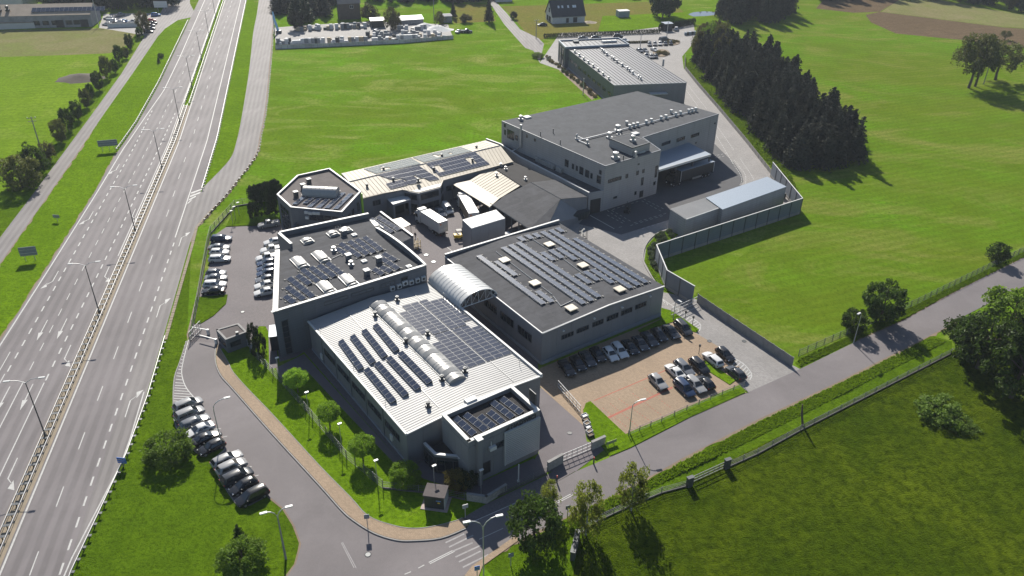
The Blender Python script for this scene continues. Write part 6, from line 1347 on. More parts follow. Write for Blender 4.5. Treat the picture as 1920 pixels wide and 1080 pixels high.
# ------------------------------------------------------------------ vehicles
def paint(name, col, rough=.22, metal=.0):
    return plain('paint_' + name, col, rough, metal, var=.04, scale=.8, spec=.45, coat=.0)
PAINTS = {'black': paint('black', (.012, .013, .016)), 'charcoal': paint('charcoal', (.035, .038, .044), metal=.0), 'navy': paint('navy', (.020, .035, .075)), 'grey': paint('grey', (.11, .117, .13), metal=.0), 'silver': paint('silver', (.23, .23, .232), metal=.0), 'white': paint('white', (.48, .48, .475)), 'blue': paint('blue', (.06, .15, .32)), 'red': paint('red', (.35, .03, .02)), 'beige': paint('beige', (.40, .35, .26))}
M_TYRE = plain('tyre_rubber', (.016, .016, .017), .85, var=.1, obj=True); M_RIM = plain('alloy_rim', (.34, .34, .35), .35, .7, var=.1, obj=True)
M_CGLASS = plain('car_glass', (.010, .013, .017), .06, var=.1, spec=.7); M_LIGHT = plain('headlight_lens', (.62, .64, .66), .12, var=.05); M_TAIL = plain('tail_lens', (.30, .015, .012), .25, var=.05); M_TRIM = plain('black_trim', (.02, .02, .022), .55, var=.1)
# kind: length, width, height, belt, bonnet height, windscreen base x, roof front x, roof rear x, rear glass base x (from the nose, in lengths)
KIND = {'hatchback': (4.2, 1.78, 1.48, .95, .86, .28, .46, .86, .97), 'saloon': (4.65, 1.82, 1.44, .95, .86, .27, .44, .70, .86), 'estate': (4.7, 1.83, 1.47, .96, .86, .27, .43, .90, .98), 'suv': (4.55, 1.88, 1.68, 1.08, 1.0, .26, .40, .88, .97), 'minivan': (4.7, 1.85, 1.70, 1.02, .92, .20, .38, .90, .98), 'van': (5.0, 1.95, 1.95, 1.15, 1.0, .15, .30, .985, .995), 'pickup': (5.2, 1.85, 1.78, 1.10, 1.05, .27, .38, .60, .63)}
CARS = {}
def loft(rings, cap=True):
    n = len(rings[0]); mb = MB(); vs = [p for r in rings for p in r]; fs = []
    for i in range(len(rings) - 1):
        for k in range(n - 1): fs.append((i * n + k, i * n + k + 1, (i + 1) * n + k + 1, (i + 1) * n + k))
    if cap: fs += [tuple(range(n))[::-1], tuple((len(rings) - 1) * n + k for k in range(n))]
    mb.add(vs, fs); return mb
def car_parts(kind):
    if kind in CARS: return CARS[kind]
    L, W, H, zb, zh, a, b_, c, d = KIND[kind]; X = lambda t: L / 2 - L * t; w = W / 2; P = []
    tail = zb - .02 if kind in ('saloon',) else zb
    st = [(0.0, .46, .62, .80), (.012, .32, .64, .88), (.05, .24, zh - .17, .955), (.12, .22, zh - .09, .985), (a, .22, zh + .03, 1.0), (.45, .22, zb, 1.0), (.7, .22, zb + .01, 1.0), (.86, .22, tail + .02, .99), (.95, .24, tail, .965), (.988, .32, tail - .08, .92), (1.0, .46, tail - .22, .84)]
    if kind == 'van': st = [(0, .45, .66, .84), (.015, .3, .80, .92), (.05, .24, .95, .97), (a, .22, zh, 1), (.5, .22, zb, 1), (.985, .24, zb, .98), (1.0, .4, zb - .1, .95)]
    rings = []
    for t, z0, z1, k in st:
        y = w * k; zm = min(.62, z1 - .06)
        rings.append([(X(t), -y * .90, z0), (X(t), -y, max(z0 + .03, .42)), (X(t), -y * .995, zm), (X(t), -y * .93, z1 - .02), (X(t), -y * .55, z1 + .025), (X(t), 0, z1 + .035), (X(t), y * .55, z1 + .025), (X(t), y * .93, z1 - .02), (X(t), y * .995, zm), (X(t), y, max(z0 + .03, .42)), (X(t), y * .90, z0)])
    P.append(('body', loft(rings).mesh('body', PAINTS['black'], 38), 'paint', None))
    # cabin shell: base at belt, roof panel; glass sits just proud of it
    yb, yr, zr = w * .90, w * .66, H
    base = [(X(a), yb * .92), (X(a + .10), yb), (X((c + b_) / 2), yb), (X(d - .04), yb * .98), (X(d), yb * .9)]; roof = [(X(b_), yr * .93), (X(b_ + .05), yr), (X((c + b_) / 2), yr * 1.02), (X(c - .03), yr), (X(c), yr * .92)]
    zB = zb - .03; vs = []; K = 5
    for (x, y), (xr, y2) in zip(base, roof):
        e = .03 if x in (base[0][0], base[-1][0]) else 0
        vs += [(x, -y, zB), (xr, -y2, zr - .06 - e), (xr, -y2 * .62, zr - e), (xr, 0, zr + .015 - e), (xr, y2 * .62, zr - e), (xr, y2, zr - .06 - e), (x, y, zB)]
    fs = []
    for i in range(K - 1):
        for k in range(6): fs.append((i * 7 + k, i * 7 + k + 1, (i + 1) * 7 + k + 1, (i + 1) * 7 + k))
    fs += [(0, 1, 2, 3, 4, 5, 6)[::-1], tuple(28 + k for k in range(7))]
    mb = MB(); mb.add(vs, fs)
    if kind == 'pickup': mb.bx(X(.64), X(.985), -w * .86, w * .86, zb - .02, zb + .035); 
    P.append(('cabin', mb.mesh('cabin', PAINTS['black'], 42), 'paint', None))
    def q(pts, off): 
        m = MB(); n = (Vector(pts[1]) - Vector(pts[0])).cross(Vector(pts[3]) - Vector(pts[0])).normalized(); n = n if n.dot(Vector(off)) > 0 else -n
        m.add([Vector(p) + n * .012 for p in pts], [(0, 1, 2, 3)]); return m
    ws = [(X(a + .012), -yb * .84, zB + .07), (X(a + .012), yb * .84, zB + .07), (X(b_ - .006), yr * .84, zr - .10), (X(b_ - .006), -yr * .84, zr - .10)]
    P.append(('windscreen', q(ws, (1, 0, .4)).mesh('windscreen', M_CGLASS), None, None))
    if kind != 'van':
        rw = [(X(d - .006), -yb * .80, zB + .10), (X(d - .006), yb * .80, zB + .10), (X(c + .006), yr * .80, zr - .13), (X(c + .006), -yr * .80, zr - .13)]; P.append(('rear_window', q(rw, (-1, 0, .3)).mesh('rear_window', M_CGLASS), None, None))
    for s in (-1, 1):
        m = MB(); split = [a + .11, (a + .11 + d - .08) * .5, d - .08] if kind not in ('van',) else [a + .07, .33]
        if kind == 'pickup': split = [a + .09, .45, d - .02]
        rs = [b_ + .035, (b_ + .035 + c - .04) * .5, c - .04] if kind != 'van' else [b_ + .01, .34]
        if kind == 'pickup': rs = [b_ + .03, .48, c - .015]
        for i in range(len(split) - 1):
            g0, g1 = split[i] + .008, split[i + 1] - .008; r0, r1 = rs[i] + .008, rs[i + 1] - .008
            pts = [(X(g0), s * (yb + .012), zB + .06), (X(g1), s * (yb + .012), zB + .06), (X(r1), s * (yr + .03), zr - .13), (X(r0), s * (yr + .03), zr - .13)]; m.add(pts, [(0, 1, 2, 3)])
        P.append(('side_window', m.mesh('side_window', M_CGLASS), None, None))
    wr = .33 if kind not in ('suv', 'pickup', 'van') else .36
    m = MB(); m.tube([(0, -.11, 0), (0, .11, 0)], wr, 14); tyre = m.mesh('wheel', M_TYRE, 40); m = MB(); m.tube([(0, -.125, 0), (0, .125, 0)], wr * .62, 10); rim = m.mesh('rim', M_RIM, 40)
    for t in (.185, .80):
        for s in (-1, 1): P.append(('wheel', tyre, (X(t), s * (w - .10), wr), rim))
    for s in (-1, 1):
        m = MB(); m.add([(X(.012) + .02, s * w * .50, .60), (X(.012) + .02, s * w * .86, .60), (X(.075), s * w * .90, .74), (X(.05), s * w * .55, .74)], [(0, 1, 2, 3)]); P.append(('headlight', m.mesh('headlight', M_LIGHT), None, None))
        m = MB(); m.bx(X(.992) - .02, X(.965), s * w * .62, s * w * .925, tail - .30, tail - .10); P.append(('tail_light', m.mesh('tail_light', M_TAIL), None, None))
        m = MB(); m.box((X(a + .07), s * (w + .08), zb + .04), (.14, .2, .13)); P.append(('mirror', m.mesh('mirror', PAINTS['black']), 'paint', None))
    m = MB(); m.bx(X(0) - .02, X(0) + .02, -w * .45, w * .45, .40, .60); P.append(('grille', m.mesh('grille', M_TRIM), None, None))
    CARS[kind] = P; return P
def car(kind, colour, pos, ang, label, group, small=False):
    e = thing('parked_car' if kind not in ('van', 'pickup') else kind, label, 'car' if kind not in ('van', 'pickup') else kind, (pos[0], pos[1], .05), ang, group)
    for nm, me, fl, extra in car_parts(kind):
        if small and nm in ('mirror', 'grille'): continue
        o = link(nm, me, e)
        if fl == 'paint': o.material_slots[0].link = 'OBJECT'; o.material_slots[0].material = PAINTS[colour]
        elif isinstance(fl, tuple): o.location = fl; link('rim', extra, o)
    return e
def heading(a, b): p, q = G(*a), G(*b); return math.atan2(q[1] - p[1], q[0] - p[0])
ORD = ('first', 'second', 'third', 'fourth', 'fifth', 'sixth', 'seventh', 'eighth', 'ninth', 'tenth', 'eleventh', 'twelfth', 'thirteenth')
def row(items, ang, tail, group, small=False, flip=()):
    for i, (px, py, kind, colour) in enumerate(items):
        p = G(px, py, .75); car(kind, colour, p, ang + (math.pi if i in flip else 0) + random.uniform(-.02, .02), '%s %s, %s %s' % (colour, kind, ORD[i], tail), group, small)
a1 = heading((378, 848), (421, 828))
row([(352, 758, 'minivan', 'silver'), (355, 775, 'minivan', 'silver'), (365, 790, 'estate', 'grey'), (374, 805, 'saloon', 'white'), (386, 820, 'saloon', 'black'), (396, 837, 'hatchback', 'black')], a1, 'from the hatching in the kerbside row above the lamp', 'cars in the upper kerbside row', flip=(3, 5))
row([(425, 860, 'estate', 'silver'), (434, 875, 'suv', 'silver'), (444, 893, 'minivan', 'charcoal'), (456, 910, 'hatchback', 'black'), (473, 929, 'minivan', 'black')], a1, 'from the lamp in the kerbside row below the lamp', 'cars in the lower kerbside row', flip=(3, 4))
a2 = heading((390, 486), (433, 484))
row([(414.7, 446, 'estate', 'navy'), (411, 463, 'saloon', 'grey'), (411, 472, 'hatchback', 'white'), (411.6, 484, 'estate', 'white'), (405, 511, 'hatchback', 'grey'), (404.7, 520, 'saloon', 'grey'), (402.4, 532, 'estate', 'white'), (400, 544, 'saloon', 'black')], a2, 'from the garden bed in the row along the wire fence', 'cars along the staff parking fence', flip=(7,))
a3 = heading((520, 540), (480, 548))
row([(514, 452, 'estate', 'white'), (510, 467, 'pickup', 'white'), (502, 482, 'pickup', 'white'), (500, 492, 'hatchback', 'navy'), (500, 502, 'hatchback', 'navy'), (500, 511, 'hatchback', 'navy'), (499.5, 522, 'saloon', 'grey'), (498.5, 533, 'saloon', 'white'), (498, 546, 'saloon', 'white')], a3, 'from the pavilion in the row along the office block', 'cars along the office block')
p = G(504, 420, .7); car('pickup', 'silver', p, heading((522, 418), (487, 424)), 'silver pickup parked alone beside the clipped hedge and pavilion', 'pickups', False)
a4 = heading((1130, 646), (1158, 680))
row([(1063, 689, 'saloon', 'black'), (1084, 681, 'hatchback', 'black'), (1102, 672, 'saloon', 'charcoal'), (1121, 664, 'hatchback', 'black'), (1145, 663, 'hatchback', 'white'), (1162, 656, 'estate', 'white'), (1182, 650, 'saloon', 'black'), (1201, 643, 'saloon', 'charcoal'), (1218, 635, 'saloon', 'charcoal'), (1236, 627, 'hatchback', 'black'), (1259, 621, 'saloon', 'charcoal'), (1281, 614, 'minivan', 'charcoal')], a4, 'from the open steel gate in the row along the solar hall', 'cars along the solar hall')
a5 = heading((1219, 701), (1248, 730))
for px, py, kind, colour, fl, lab in ((1234, 715, 'hatchback', 'silver', 0, 'silver hatchback parked alone on the tan paving'), (1266, 696, 'saloon', 'white', 1, 'white saloon beside the grey estate in the visitor parking'), (1283, 689, 'estate', 'grey', 0, 'grey estate between the white saloon and the black suv'), (1311, 686, 'suv', 'black', 0, 'black suv beside the narrow grass island'), (1283, 727, 'minivan', 'navy', 0, 'dark blue minivan at the grass edge of the visitor parking'), (1304, 720, 'estate', 'silver', 0, 'silver estate between the blue minivan and a black hatchback'), (1322, 716, 'hatchback', 'black', 1, 'black hatchback at the inner side of the narrow grass island'), (1337, 673, 'estate', 'white', 1, 'white estate between the grass island and the drive'), (1360, 664, 'hatchback', 'black', 0, 'black hatchback parked next to the drive above the hatching'), (1380, 698, 'hatchback', 'charcoal', 1, 'charcoal hatchback in front of the curved hatching')):
    car(kind, colour, G(px, py, .7), a5 + (math.pi if fl else 0), lab, 'cars in the visitor parking')
car('saloon', 'silver', G(826.5, 398, .7), heading((819, 388), (836, 407)), 'silver saloon in the courtyard beside the white van', 'courtyard cars')
car('van', 'white', G(839, 391, .9), heading((829, 378), (848, 401)), 'white van in the courtyard near the two-storey bay', 'courtyard cars')
row([(1093, 70, 'saloon', 'grey'), (1117.5, 69, 'saloon', 'charcoal'), (1159, 67, 'suv', 'charcoal')], 0.1, 'from the lane in the line behind the far hall', 'cars behind the far hall', True)
row([(1218, 82, 'estate', 'grey'), (1228, 81.5, 'hatchback', 'silver'), (1237.5, 81, 'hatchback', 'white'), (1247.5, 80.5, 'saloon', 'charcoal'), (1257.5, 80, 'hatchback', 'black')], heading((1250, 78), (1252, 90)), 'from the hall in the row ending at the far planted oval', 'cars at the far planted oval', True)
row([(1200, 94, 'hatchback', 'grey'), (1209, 93.5, 'saloon', 'silver'), (1227, 92.5, 'saloon', 'white')], heading((1220, 90), (1232, 96)), 'from the hall in the row above the near planted oval', 'cars above the near planted oval', True)
row([(1212.5, 103.5, 'hatchback', 'grey'), (1221, 105, 'hatchback', 'silver'), (1229, 104.5, 'saloon', 'charcoal')], heading((1224, 100), (1228, 110)), 'from the hall in the row left of the near planted oval', 'cars left of the near planted oval', True)
car('van', 'grey', G(1245, 73, .9), .6, 'grey van behind the row at the far planted oval', 'far car park vans', True)
car('suv', 'white', G(1268, 54, .7), 1.3, 'white suv at the far gate of the car park', 'far car park gate', True); car('saloon', 'white', G(1171, 75, .7), -.6, 'white saloon at the corner of the far hall', 'far hall corner', True)
for px, py, kind, colour, lab in ((203, 33, 'estate', 'white', 'white estate at the back of the scrap yard'), (210, 39, 'van', 'white', 'white van in the middle of the scrap yard'), (200, 44, 'hatchback', 'white', 'white hatchback at the yard corner by the stone barn'), (217, 38, 'hatchback', 'silver', 'silver hatchback beside the scrap yard van'), (225, 40, 'saloon', 'white', 'white saloon in the scrap yard'), (236, 39, 'hatchback', 'blue', 'blue hatchback in the scrap yard'), (225, 27, 'pickup', 'silver', 'silver pickup in front of the dark wood'), (292, 27, 'suv', 'blue', 'pale blue suv by the white billboard'), (283, 37, 'saloon', 'red', 'red saloon at the lane beside the scrap yard'), (285, 42, 'saloon', 'charcoal', 'charcoal saloon at the lane beside the scrap yard'), (282, 46, 'hatchback', 'grey', 'grey hatchback at the lane by the first roadside tree'), (281, 52, 'saloon', 'silver', 'silver saloon at the lane by the first roadside tree'), (278, 58, 'hatchback', 'charcoal', 'charcoal hatchback at the lane under the first roadside tree'), (250, 40, 'pickup', 'white', 'white flatbed pickup by the long scrap yard wall'), (706, 57, 'estate', 'white', 'white estate in the stone yard by the shed'), (860, 58, 'saloon', 'white', 'white saloon on the grass behind the stone yard'), (875, 58, 'pickup', 'charcoal', 'charcoal pickup on the grass behind the stone yard'), (1017, 45, 'saloon', 'charcoal', 'charcoal saloon beside the unfinished house')):
    car(kind, colour, G(px, py, .8), random.choice((.05, 3.2, 1.2)) if px > 300 or px < 270 else .35, lab, 'background cars', True)
# ------------------------------------------------------------------ trucks and forklifts
M_TARP = plain('black_tarpaulin', (.020, .022, .026), .45, var=.15); M_WBOX = plain('white_truck_box', (.42, .42, .41), .45, var=.05); M_BRN = plain('brown_tarpaulin', (.13, .10, .065), .7, var=.15)
def wheels(e, xs, y=1.05, r=.5):
    m = MB(); m.tube([(0, -.17, 0), (0, .17, 0)], r, 14); me = m.mesh('wheel', M_TYRE, 40); m = MB(); m.tube([(0, -.18, 0), (0, .18, 0)], r * .5, 10); rm = m.mesh('hub', M_RIM, 40)
    for x in xs:
        for s in (-1, 1): o = link('wheel', me, e, (x, s * y, r)); link('hub', rm, o)
def truck(label, rear, front, boxL, cabcol, sidemat, roofmat, H=3.9, semi=False):
    A_, B_ = G(*rear), G(*front); an = math.atan2(B_[1] - A_[1], B_[0] - A_[0]); e = thing('truck', label, 'truck', (A_[0], A_[1], .05), an)
    z0 = 1.15; m = MB(); m.bx(0, boxL, -1.22, 1.22, z0, H - .06); o = m.build('cargo_box', sidemat, e)
    m = MB(); m.bx(-.02, boxL + .02, -1.26, 1.26, H - .055, H + .03); m.build('box_roof', roofmat, o)
    for x in (-.03, boxL - .09):
        for s in (-1, 1): m = MB(); m.bx(x, x + .12, s * 1.24 - .03, s * 1.24 + .03, z0 - .1, H); m.build('corner_post', M_WHITE, o)
    m = MB(); m.bx(-.06, -.03, -1.18, 1.18, z0 + .05, H - .1); m.bx(-.1, -.06, -.02, .02, z0, H - .1); m.build('rear_doors', M_WBOX, o)
    m = MB(); m.bx(-.08, -.065, -.9, .9, 1.6, 2.2); m.build('door_panel', M_LAMPHEAD, o)
    m = MB(); m.bx(-.09, -.068, .55, .95, H - .75, H - .4); m.build('orange_mark', plain('orange_mark', (.6, .16, .03), .5), o)
    m = MB(); m.bx(-.15, boxL + 2.2, -.45, .45, .75, z0 - .01); m.build('chassis', M_TRIM, e)
    for s in (-1, 1): m = MB(); m.bx(boxL * .35, boxL * .62, s * 1.1 - .05, s * 1.1 + .05, .55, 1.05); m.build('side_guard', M_STEEL, e)
    m = MB(); m.bx(-.2, -.05, -1.15, 1.15, .6, .75); m.build('bumper_bar', M_TRIM, e)
    for s in (-1, 1): m = MB(); m.bx(-.22, -.19, s * .8, s * 1.1, .62, .74); m.build('tail_light', M_TAIL, e)
    cx = boxL + .75; pr = [(cx, .55), (cx + 2.15, .55), (cx + 2.25, 1.5), (cx + 2.05, 2.9), (cx + 1.5, 3.35), (cx, 3.45)]
    m = MB(); n = len(pr); m.add([(x, -1.2, z) for x, z in pr] + [(x, 1.2, z) for x, z in pr], [tuple(range(n)), tuple(range(2 * n - 1, n - 1, -1))] + [(i, n + i, n + (i + 1) % n, (i + 1) % n) for i in range(n)]); cb = m.build('cab', PAINTS[cabcol], e)
    m = MB(); m.add([(cx + 2.25, -1.08, 1.62), (cx + 2.25, 1.08, 1.62), (cx + 2.075, 1.08, 2.8), (cx + 2.075, -1.08, 2.8)], [(0, 1, 2, 3)]); m.build('windscreen', M_CGLASS, cb)
    for s in (-1, 1):
        m = MB(); m.bx(cx + .9, cx + 1.95, s * 1.205 - .01, s * 1.205 + .01, 1.7, 2.6); m.build('side_window', M_CGLASS, cb)
        m = MB(); m.bx(cx + 1.95, cx + 2.1, s * 1.45 - .12, s * 1.45 + .12, 1.7, 2.5); m.build('mirror', M_TRIM, cb); m = MB(); m.bx(cx + 2.2, cx + 2.28, s * .75, s * 1.1, .75, 1.0); m.build('headlight', M_LIGHT, cb)
    m = MB(); m.bx(cx + .1, cx + 1.4, -1.0, 1.0, 3.46, min(H, 3.95)); m.build('roof_fairing', PAINTS[cabcol], cb)
    wheels(e, [1.6, 2.9, 4.2, boxL + .1, boxL + 2.3] if semi else [1.5, 2.8, boxL + 2.0]); return e
truck('white box truck standing in the courtyard beside the silver saloon', (832, 444), (783, 412), 7.6, 'white', M_WBOX, M_WHITE)
truck('white-roofed trailer truck with brown tarpaulin side under the canopy edge', (889, 428), (867, 388), 10.5, 'white', M_BRN, M_WHITE, 4.0, True)
truck('black semi-trailer truck with pale roof at the loading canopy', (1330, 326), (1246, 352), 12.8, 'black', M_TARP, M_LMETAL, 4.0, True)
def forklift(label, px, an, col):
    p = G(*px); e = thing('forklift', label, 'forklift', (p[0], p[1], .05), an)
    m = MB(); m.bx(-1.1, .7, -.55, .55, .3, 1.05); m.bx(-1.25, -.7, -.5, .5, .35, 1.15); m.build('body', col, e)
    for x in (-.7, .6):
        for s in (-1, 1): m = MB(); m.tube([(x, s * .45, 1.0), (x * .85, s * .45, 2.1)], .05, 6); m.build('pillar', M_TRIM, e)
    m = MB(); m.bx(-.65, .6, -.5, .5, 2.1, 2.18); m.build('overhead_guard', M_TRIM, e); m = MB(); m.bx(.75, .9, -.4, -.3, .1, 2.6); m.bx(.75, .9, .3, .4, .1, 2.6); m.build('mast', M_STEELD, e)
    for s in (-1, 1): m = MB(); m.bx(.9, 1.95, s * .3 - .06, s * .3 + .06, .08, .14); m.build('fork', M_STEELD, e)
    m = MB(); m.bx(-.4, .1, -.25, .25, 1.05, 1.2); m.bx(-.45, -.35, -.25, .25, 1.2, 1.6); m.build('seat', M_TRIM, e); wheels(e, (-.75, .5), .5, .28)
forklift('yellow forklift beside the storage tower', (861, 447), .3, M_YEL); forklift('dark forklift inside the dotted bay by the big hall', (1176, 398), 1.2, M_DARKMET)
# skips and machines in the shade by the charcoal shelter
for px, L, lab in (((1085, 410), 4.5, 'dark skip in the shade beside the charcoal shelter'), ((1067, 412), 3.0, 'small dark skip against the charcoal shelter wall')):
    p = G(*px); e = thing('waste_skip', lab, 'skip', (p[0], p[1], .05), .62)
    m = MB(); h = 1.9; m.add([(-L / 2, -1, 0.1), (L / 2, -1, 0.1), (L / 2, 1, 0.1), (-L / 2, 1, 0.1), (-L / 2 - .2, -1.15, h), (L / 2 + .2, -1.15, h), (L / 2 + .2, 1.15, h), (-L / 2 - .2, 1.15, h)], [(3, 2, 1, 0), (0, 1, 5, 4), (1, 2, 6, 5), (2, 3, 7, 6), (3, 0, 4, 7), (4, 5, 6, 7)]); m.build('body', plain('skip_paint', (.03, .045, .05), .6), e)
    for i in range(5): m = MB(); x = -L / 2 + L * (i + .5) / 5; m.bx(x - .06, x + .06, -1.2, -1.1, .3, h - .1); m.build('rib', M_STEELD, e)
    m = MB(); m.bx(-L / 2 - .3, L / 2 + .3, -1.25, 1.25, h + .002, h + .1); m.build('lid', M_STEELD, e)
p = G(1093, 449); e = thing('spiral_stair', 'small steel cage stair at the far corner of the solar hall', 'stair', (p[0], p[1], .05))
for i in range(8): m = MB(); a_ = i * math.pi / 4; m.tube([(math.cos(a_), math.sin(a_), 0), (math.cos(a_), math.sin(a_), 3.2)], .04, 5); m.build('bar', M_STEELD, e)
for i in range(9): m = MB(); a_ = i * .6; m.box((math.cos(a_) * .55, math.sin(a_) * .55, .3 + i * .33), (.8, .28, .05), a_); m.build('step', M_STEELD, e)
# open loading dock on the far side of the office block
p = G(776, 470); e = thing('scaffold_rack', 'pale timber rack and pallets against the rear wing of the office block', 'rack', (p[0], p[1], .05), .62)
for i in range(3):
    for j in range(2): m = MB(); m.bx(i * .9 - .04, i * .9 + .04, j * 1.2 - .04, j * 1.2 + .04, 0, 2.2); m.build('upright', M_YEL, e)
for z in (.5, 1.5): m = MB(); m.bx(-.1, 1.9, -.1, 1.3, z, z + .1); m.build('shelf', M_SAND, e)
q = PX([(736, 412), (752, 408), (770, 421), (757, 427)], 2.6); c0 = q[0]; e = thing('dock_awning', 'pale awning over the dock behind the office block', 'awning', (c0[0], c0[1], 0))
m = MB(); m.prism([(p_[0] - c0[0], p_[1] - c0[1]) for p_ in q], 2.5, 2.65, bottom=True); m.build('sheet', M_HATCH, e)
for p_ in q: m = MB(); m.tube([(p_[0] - c0[0], p_[1] - c0[1], 0), (p_[0] - c0[0], p_[1] - c0[1], 2.5)], .06, 5); m.build('post', M_STEELD, e)
for px, lab in (((799, 484 - 6), 'manhole ring by the lane under the arched canopy'), ((813, 491), 'manhole ring in front of the solar hall corner')):
    p = G(*px); m = MB(); m.tube([(.55 * math.cos(t * .524), .55 * math.sin(t * .524), .03) for t in range(13)], .07, 4); m.cyl((0, 0), .45, 0, .03, 12); tag(m.build('manhole', M_WHITE, None, loc=(p[0], p[1], .03)), lab, 'manhole')
# people walking in the courtyard
def person(label, px, top, legs, an=0.0):
    p = G(*px); e = thing('person', label, 'person', (p[0], p[1], .05), an)
    sk = [((0, 0, .95), .15), ((0, 0, 1.2), .17), ((0, 0, 1.42), .16), ((0, 0, 1.52), .06), ((0, 0, 1.66), .10), ((.02, 0, 1.76), .08), ((0, .1, .88), .11), ((.12, .1, .48), .075), ((.05, .1, .08), .05), ((.16, .1, .04), .045), ((0, -.1, .88), .11), ((-.1, -.1, .48), .075), ((-.22, -.1, .1), .05), ((-.1, -.1, .04), .045), ((0, .22, 1.40), .07), ((-.05, .27, 1.12), .055), ((.08, .28, .88), .04), ((.12, .28, .80), .045), ((0, -.22, 1.40), .07), ((.06, -.27, 1.12), .055), ((.16, -.28, .90), .04), ((.2, -.28, .82), .045)]
    ed = [(0, 1), (1, 2), (2, 3), (3, 4), (4, 5), (0, 6), (6, 7), (7, 8), (8, 9), (0, 10), (10, 11), (11, 12), (12, 13), (2, 14), (14, 15), (15, 16), (16, 17), (2, 18), (18, 19), (19, 20), (20, 21)]
    me = bpy.data.meshes.new('body'); me.from_pydata([s[0] for s in sk], ed, []); me.update(); o = link('body', me, e); md = o.modifiers.new('skin', 'SKIN'); o.modifiers.new('sub', 'SUBSURF').levels = 1
    for v, s in zip(me.skin_vertices[0].data, sk): v.radius = (s[1], s[1])
    me.skin_vertices[0].data[0].use_root = True; dg = bpy.context.evaluated_depsgraph_get(); m2 = bpy.data.meshes.new_from_object(o.evaluated_get(dg)); o.modifiers.clear(); o.data = m2
    m2.materials.clear(); sk_ = plain('skin_tone', (.42, .27, .19), .6); hair = plain('dark_hair', (.03, .022, .016), .7)
    for mt in (top, legs, sk_, hair): m2.materials.append(mt)
    for f in m2.polygons:
        z = f.center.z; f.material_index = 1 if z < .95 and abs(f.center.y) < .2 else (3 if z > 1.7 else (2 if z > 1.5 or z < .86 else 0))
person('person in dark work clothes walking near the office block dock', (779, 448), plain('dark_cloth', (.03, .03, .035), .9), plain('dark_trousers', (.025, .025, .03), .9), 1.0)
# ------------------------------------------------------------------ vegetation
L_DARK = leafy('leaf_dark', (.018, .034, .006), (.050, .085, .012)); L_MID = leafy('leaf_mid', (.060, .105, .010), (.135, .215, .022), trans=.52); L_BALL = leafy('leaf_lawn_tree', (.11, .20, .014), (.22, .36, .03), trans=.58); L_BIRCH = leafy('leaf_birch', (.085, .100, .014), (.18, .21, .034), trans=.6)
L_CONI = leafy('needles', (.022, .025, .019), (.050, .052, .038), rough=.9, trans=.12); L_THUJA = leafy('thuja', (.010, .018, .007), (.022, .036, .012), trans=.15); L_OLIVE = leafy('leaf_olive', (.045, .055, .012), (.10, .11, .025)); L_AUT = leafy('leaf_autumn', (.07, .055, .012), (.15, .13, .035)); L_SAGE = leafy('leaf_sage', (.045, .065, .035), (.09, .12, .06)); L_BRN = leafy('leaf_brown', (.035, .032, .014), (.075, .070, .024))
L_TUFT = leafy('grass_tuft', (.050, .080, .004), (.105, .155, .008), trans=.55); L_TUFTB = leafy('grass_tuft_bright', (.085, .150, .006), (.15, .235, .010), trans=.55)
def card(vs, fs, p, s, rnd, up=None):
    """small bent leaf spray"""
    d = Vector((rnd.uniform(-1, 1), rnd.uniform(-1, 1), rnd.uniform(-.6, .9))).normalized() if up is None else up
    x = d.orthogonal().normalized(); x.rotate(Matrix.Rotation(rnd.uniform(0, 6.28), 3, d)); y = d.cross(x); n = len(vs); l = s * rnd.uniform(.7, 1.3); w = l * rnd.uniform(.45, .7)
    vs += [p - x * l * .5, p + y * w * .5 + d * l * .1, p + x * l * .5, p - y * w * .5 + d * l * .1]; fs.append((n, n + 1, n + 2, n + 3))
def crown_round(seed, clumps=64, per=60, leaf=.135, shape=(1, 1, 1), hollow=.55, drop=0.0, rough=.22):
    """crown in a unit ball centred at the origin"""
    rnd = random.Random(seed); vs = []; fs = []
    for c in range(clumps):
        while True:
            d = Vector((rnd.uniform(-1, 1), rnd.uniform(-1, 1), rnd.uniform(-1, 1)))
            if .05 < d.length < 1: break
        r = d.length ** hollow; d = d.normalized() * r * rnd.uniform(1 - rough, 1 + rough * .35); cr = rnd.uniform(.16, .30)
        for k in range(per):
            q = Vector((rnd.gauss(0, 1), rnd.gauss(0, 1), rnd.gauss(0, 1))); q = q.normalized() * cr * rnd.uniform(.55, 1.05)
            p = d + q; p.z -= drop * rnd.random() * (p.x * p.x + p.y * p.y)
            card(vs, fs, Vector((p.x * shape[0], p.y * shape[1], p.z * shape[2])), leaf, rnd)
    me = bpy.data.meshes.new('crown'); me.from_pydata([tuple(v) for v in vs], [], fs); me.update(); return me
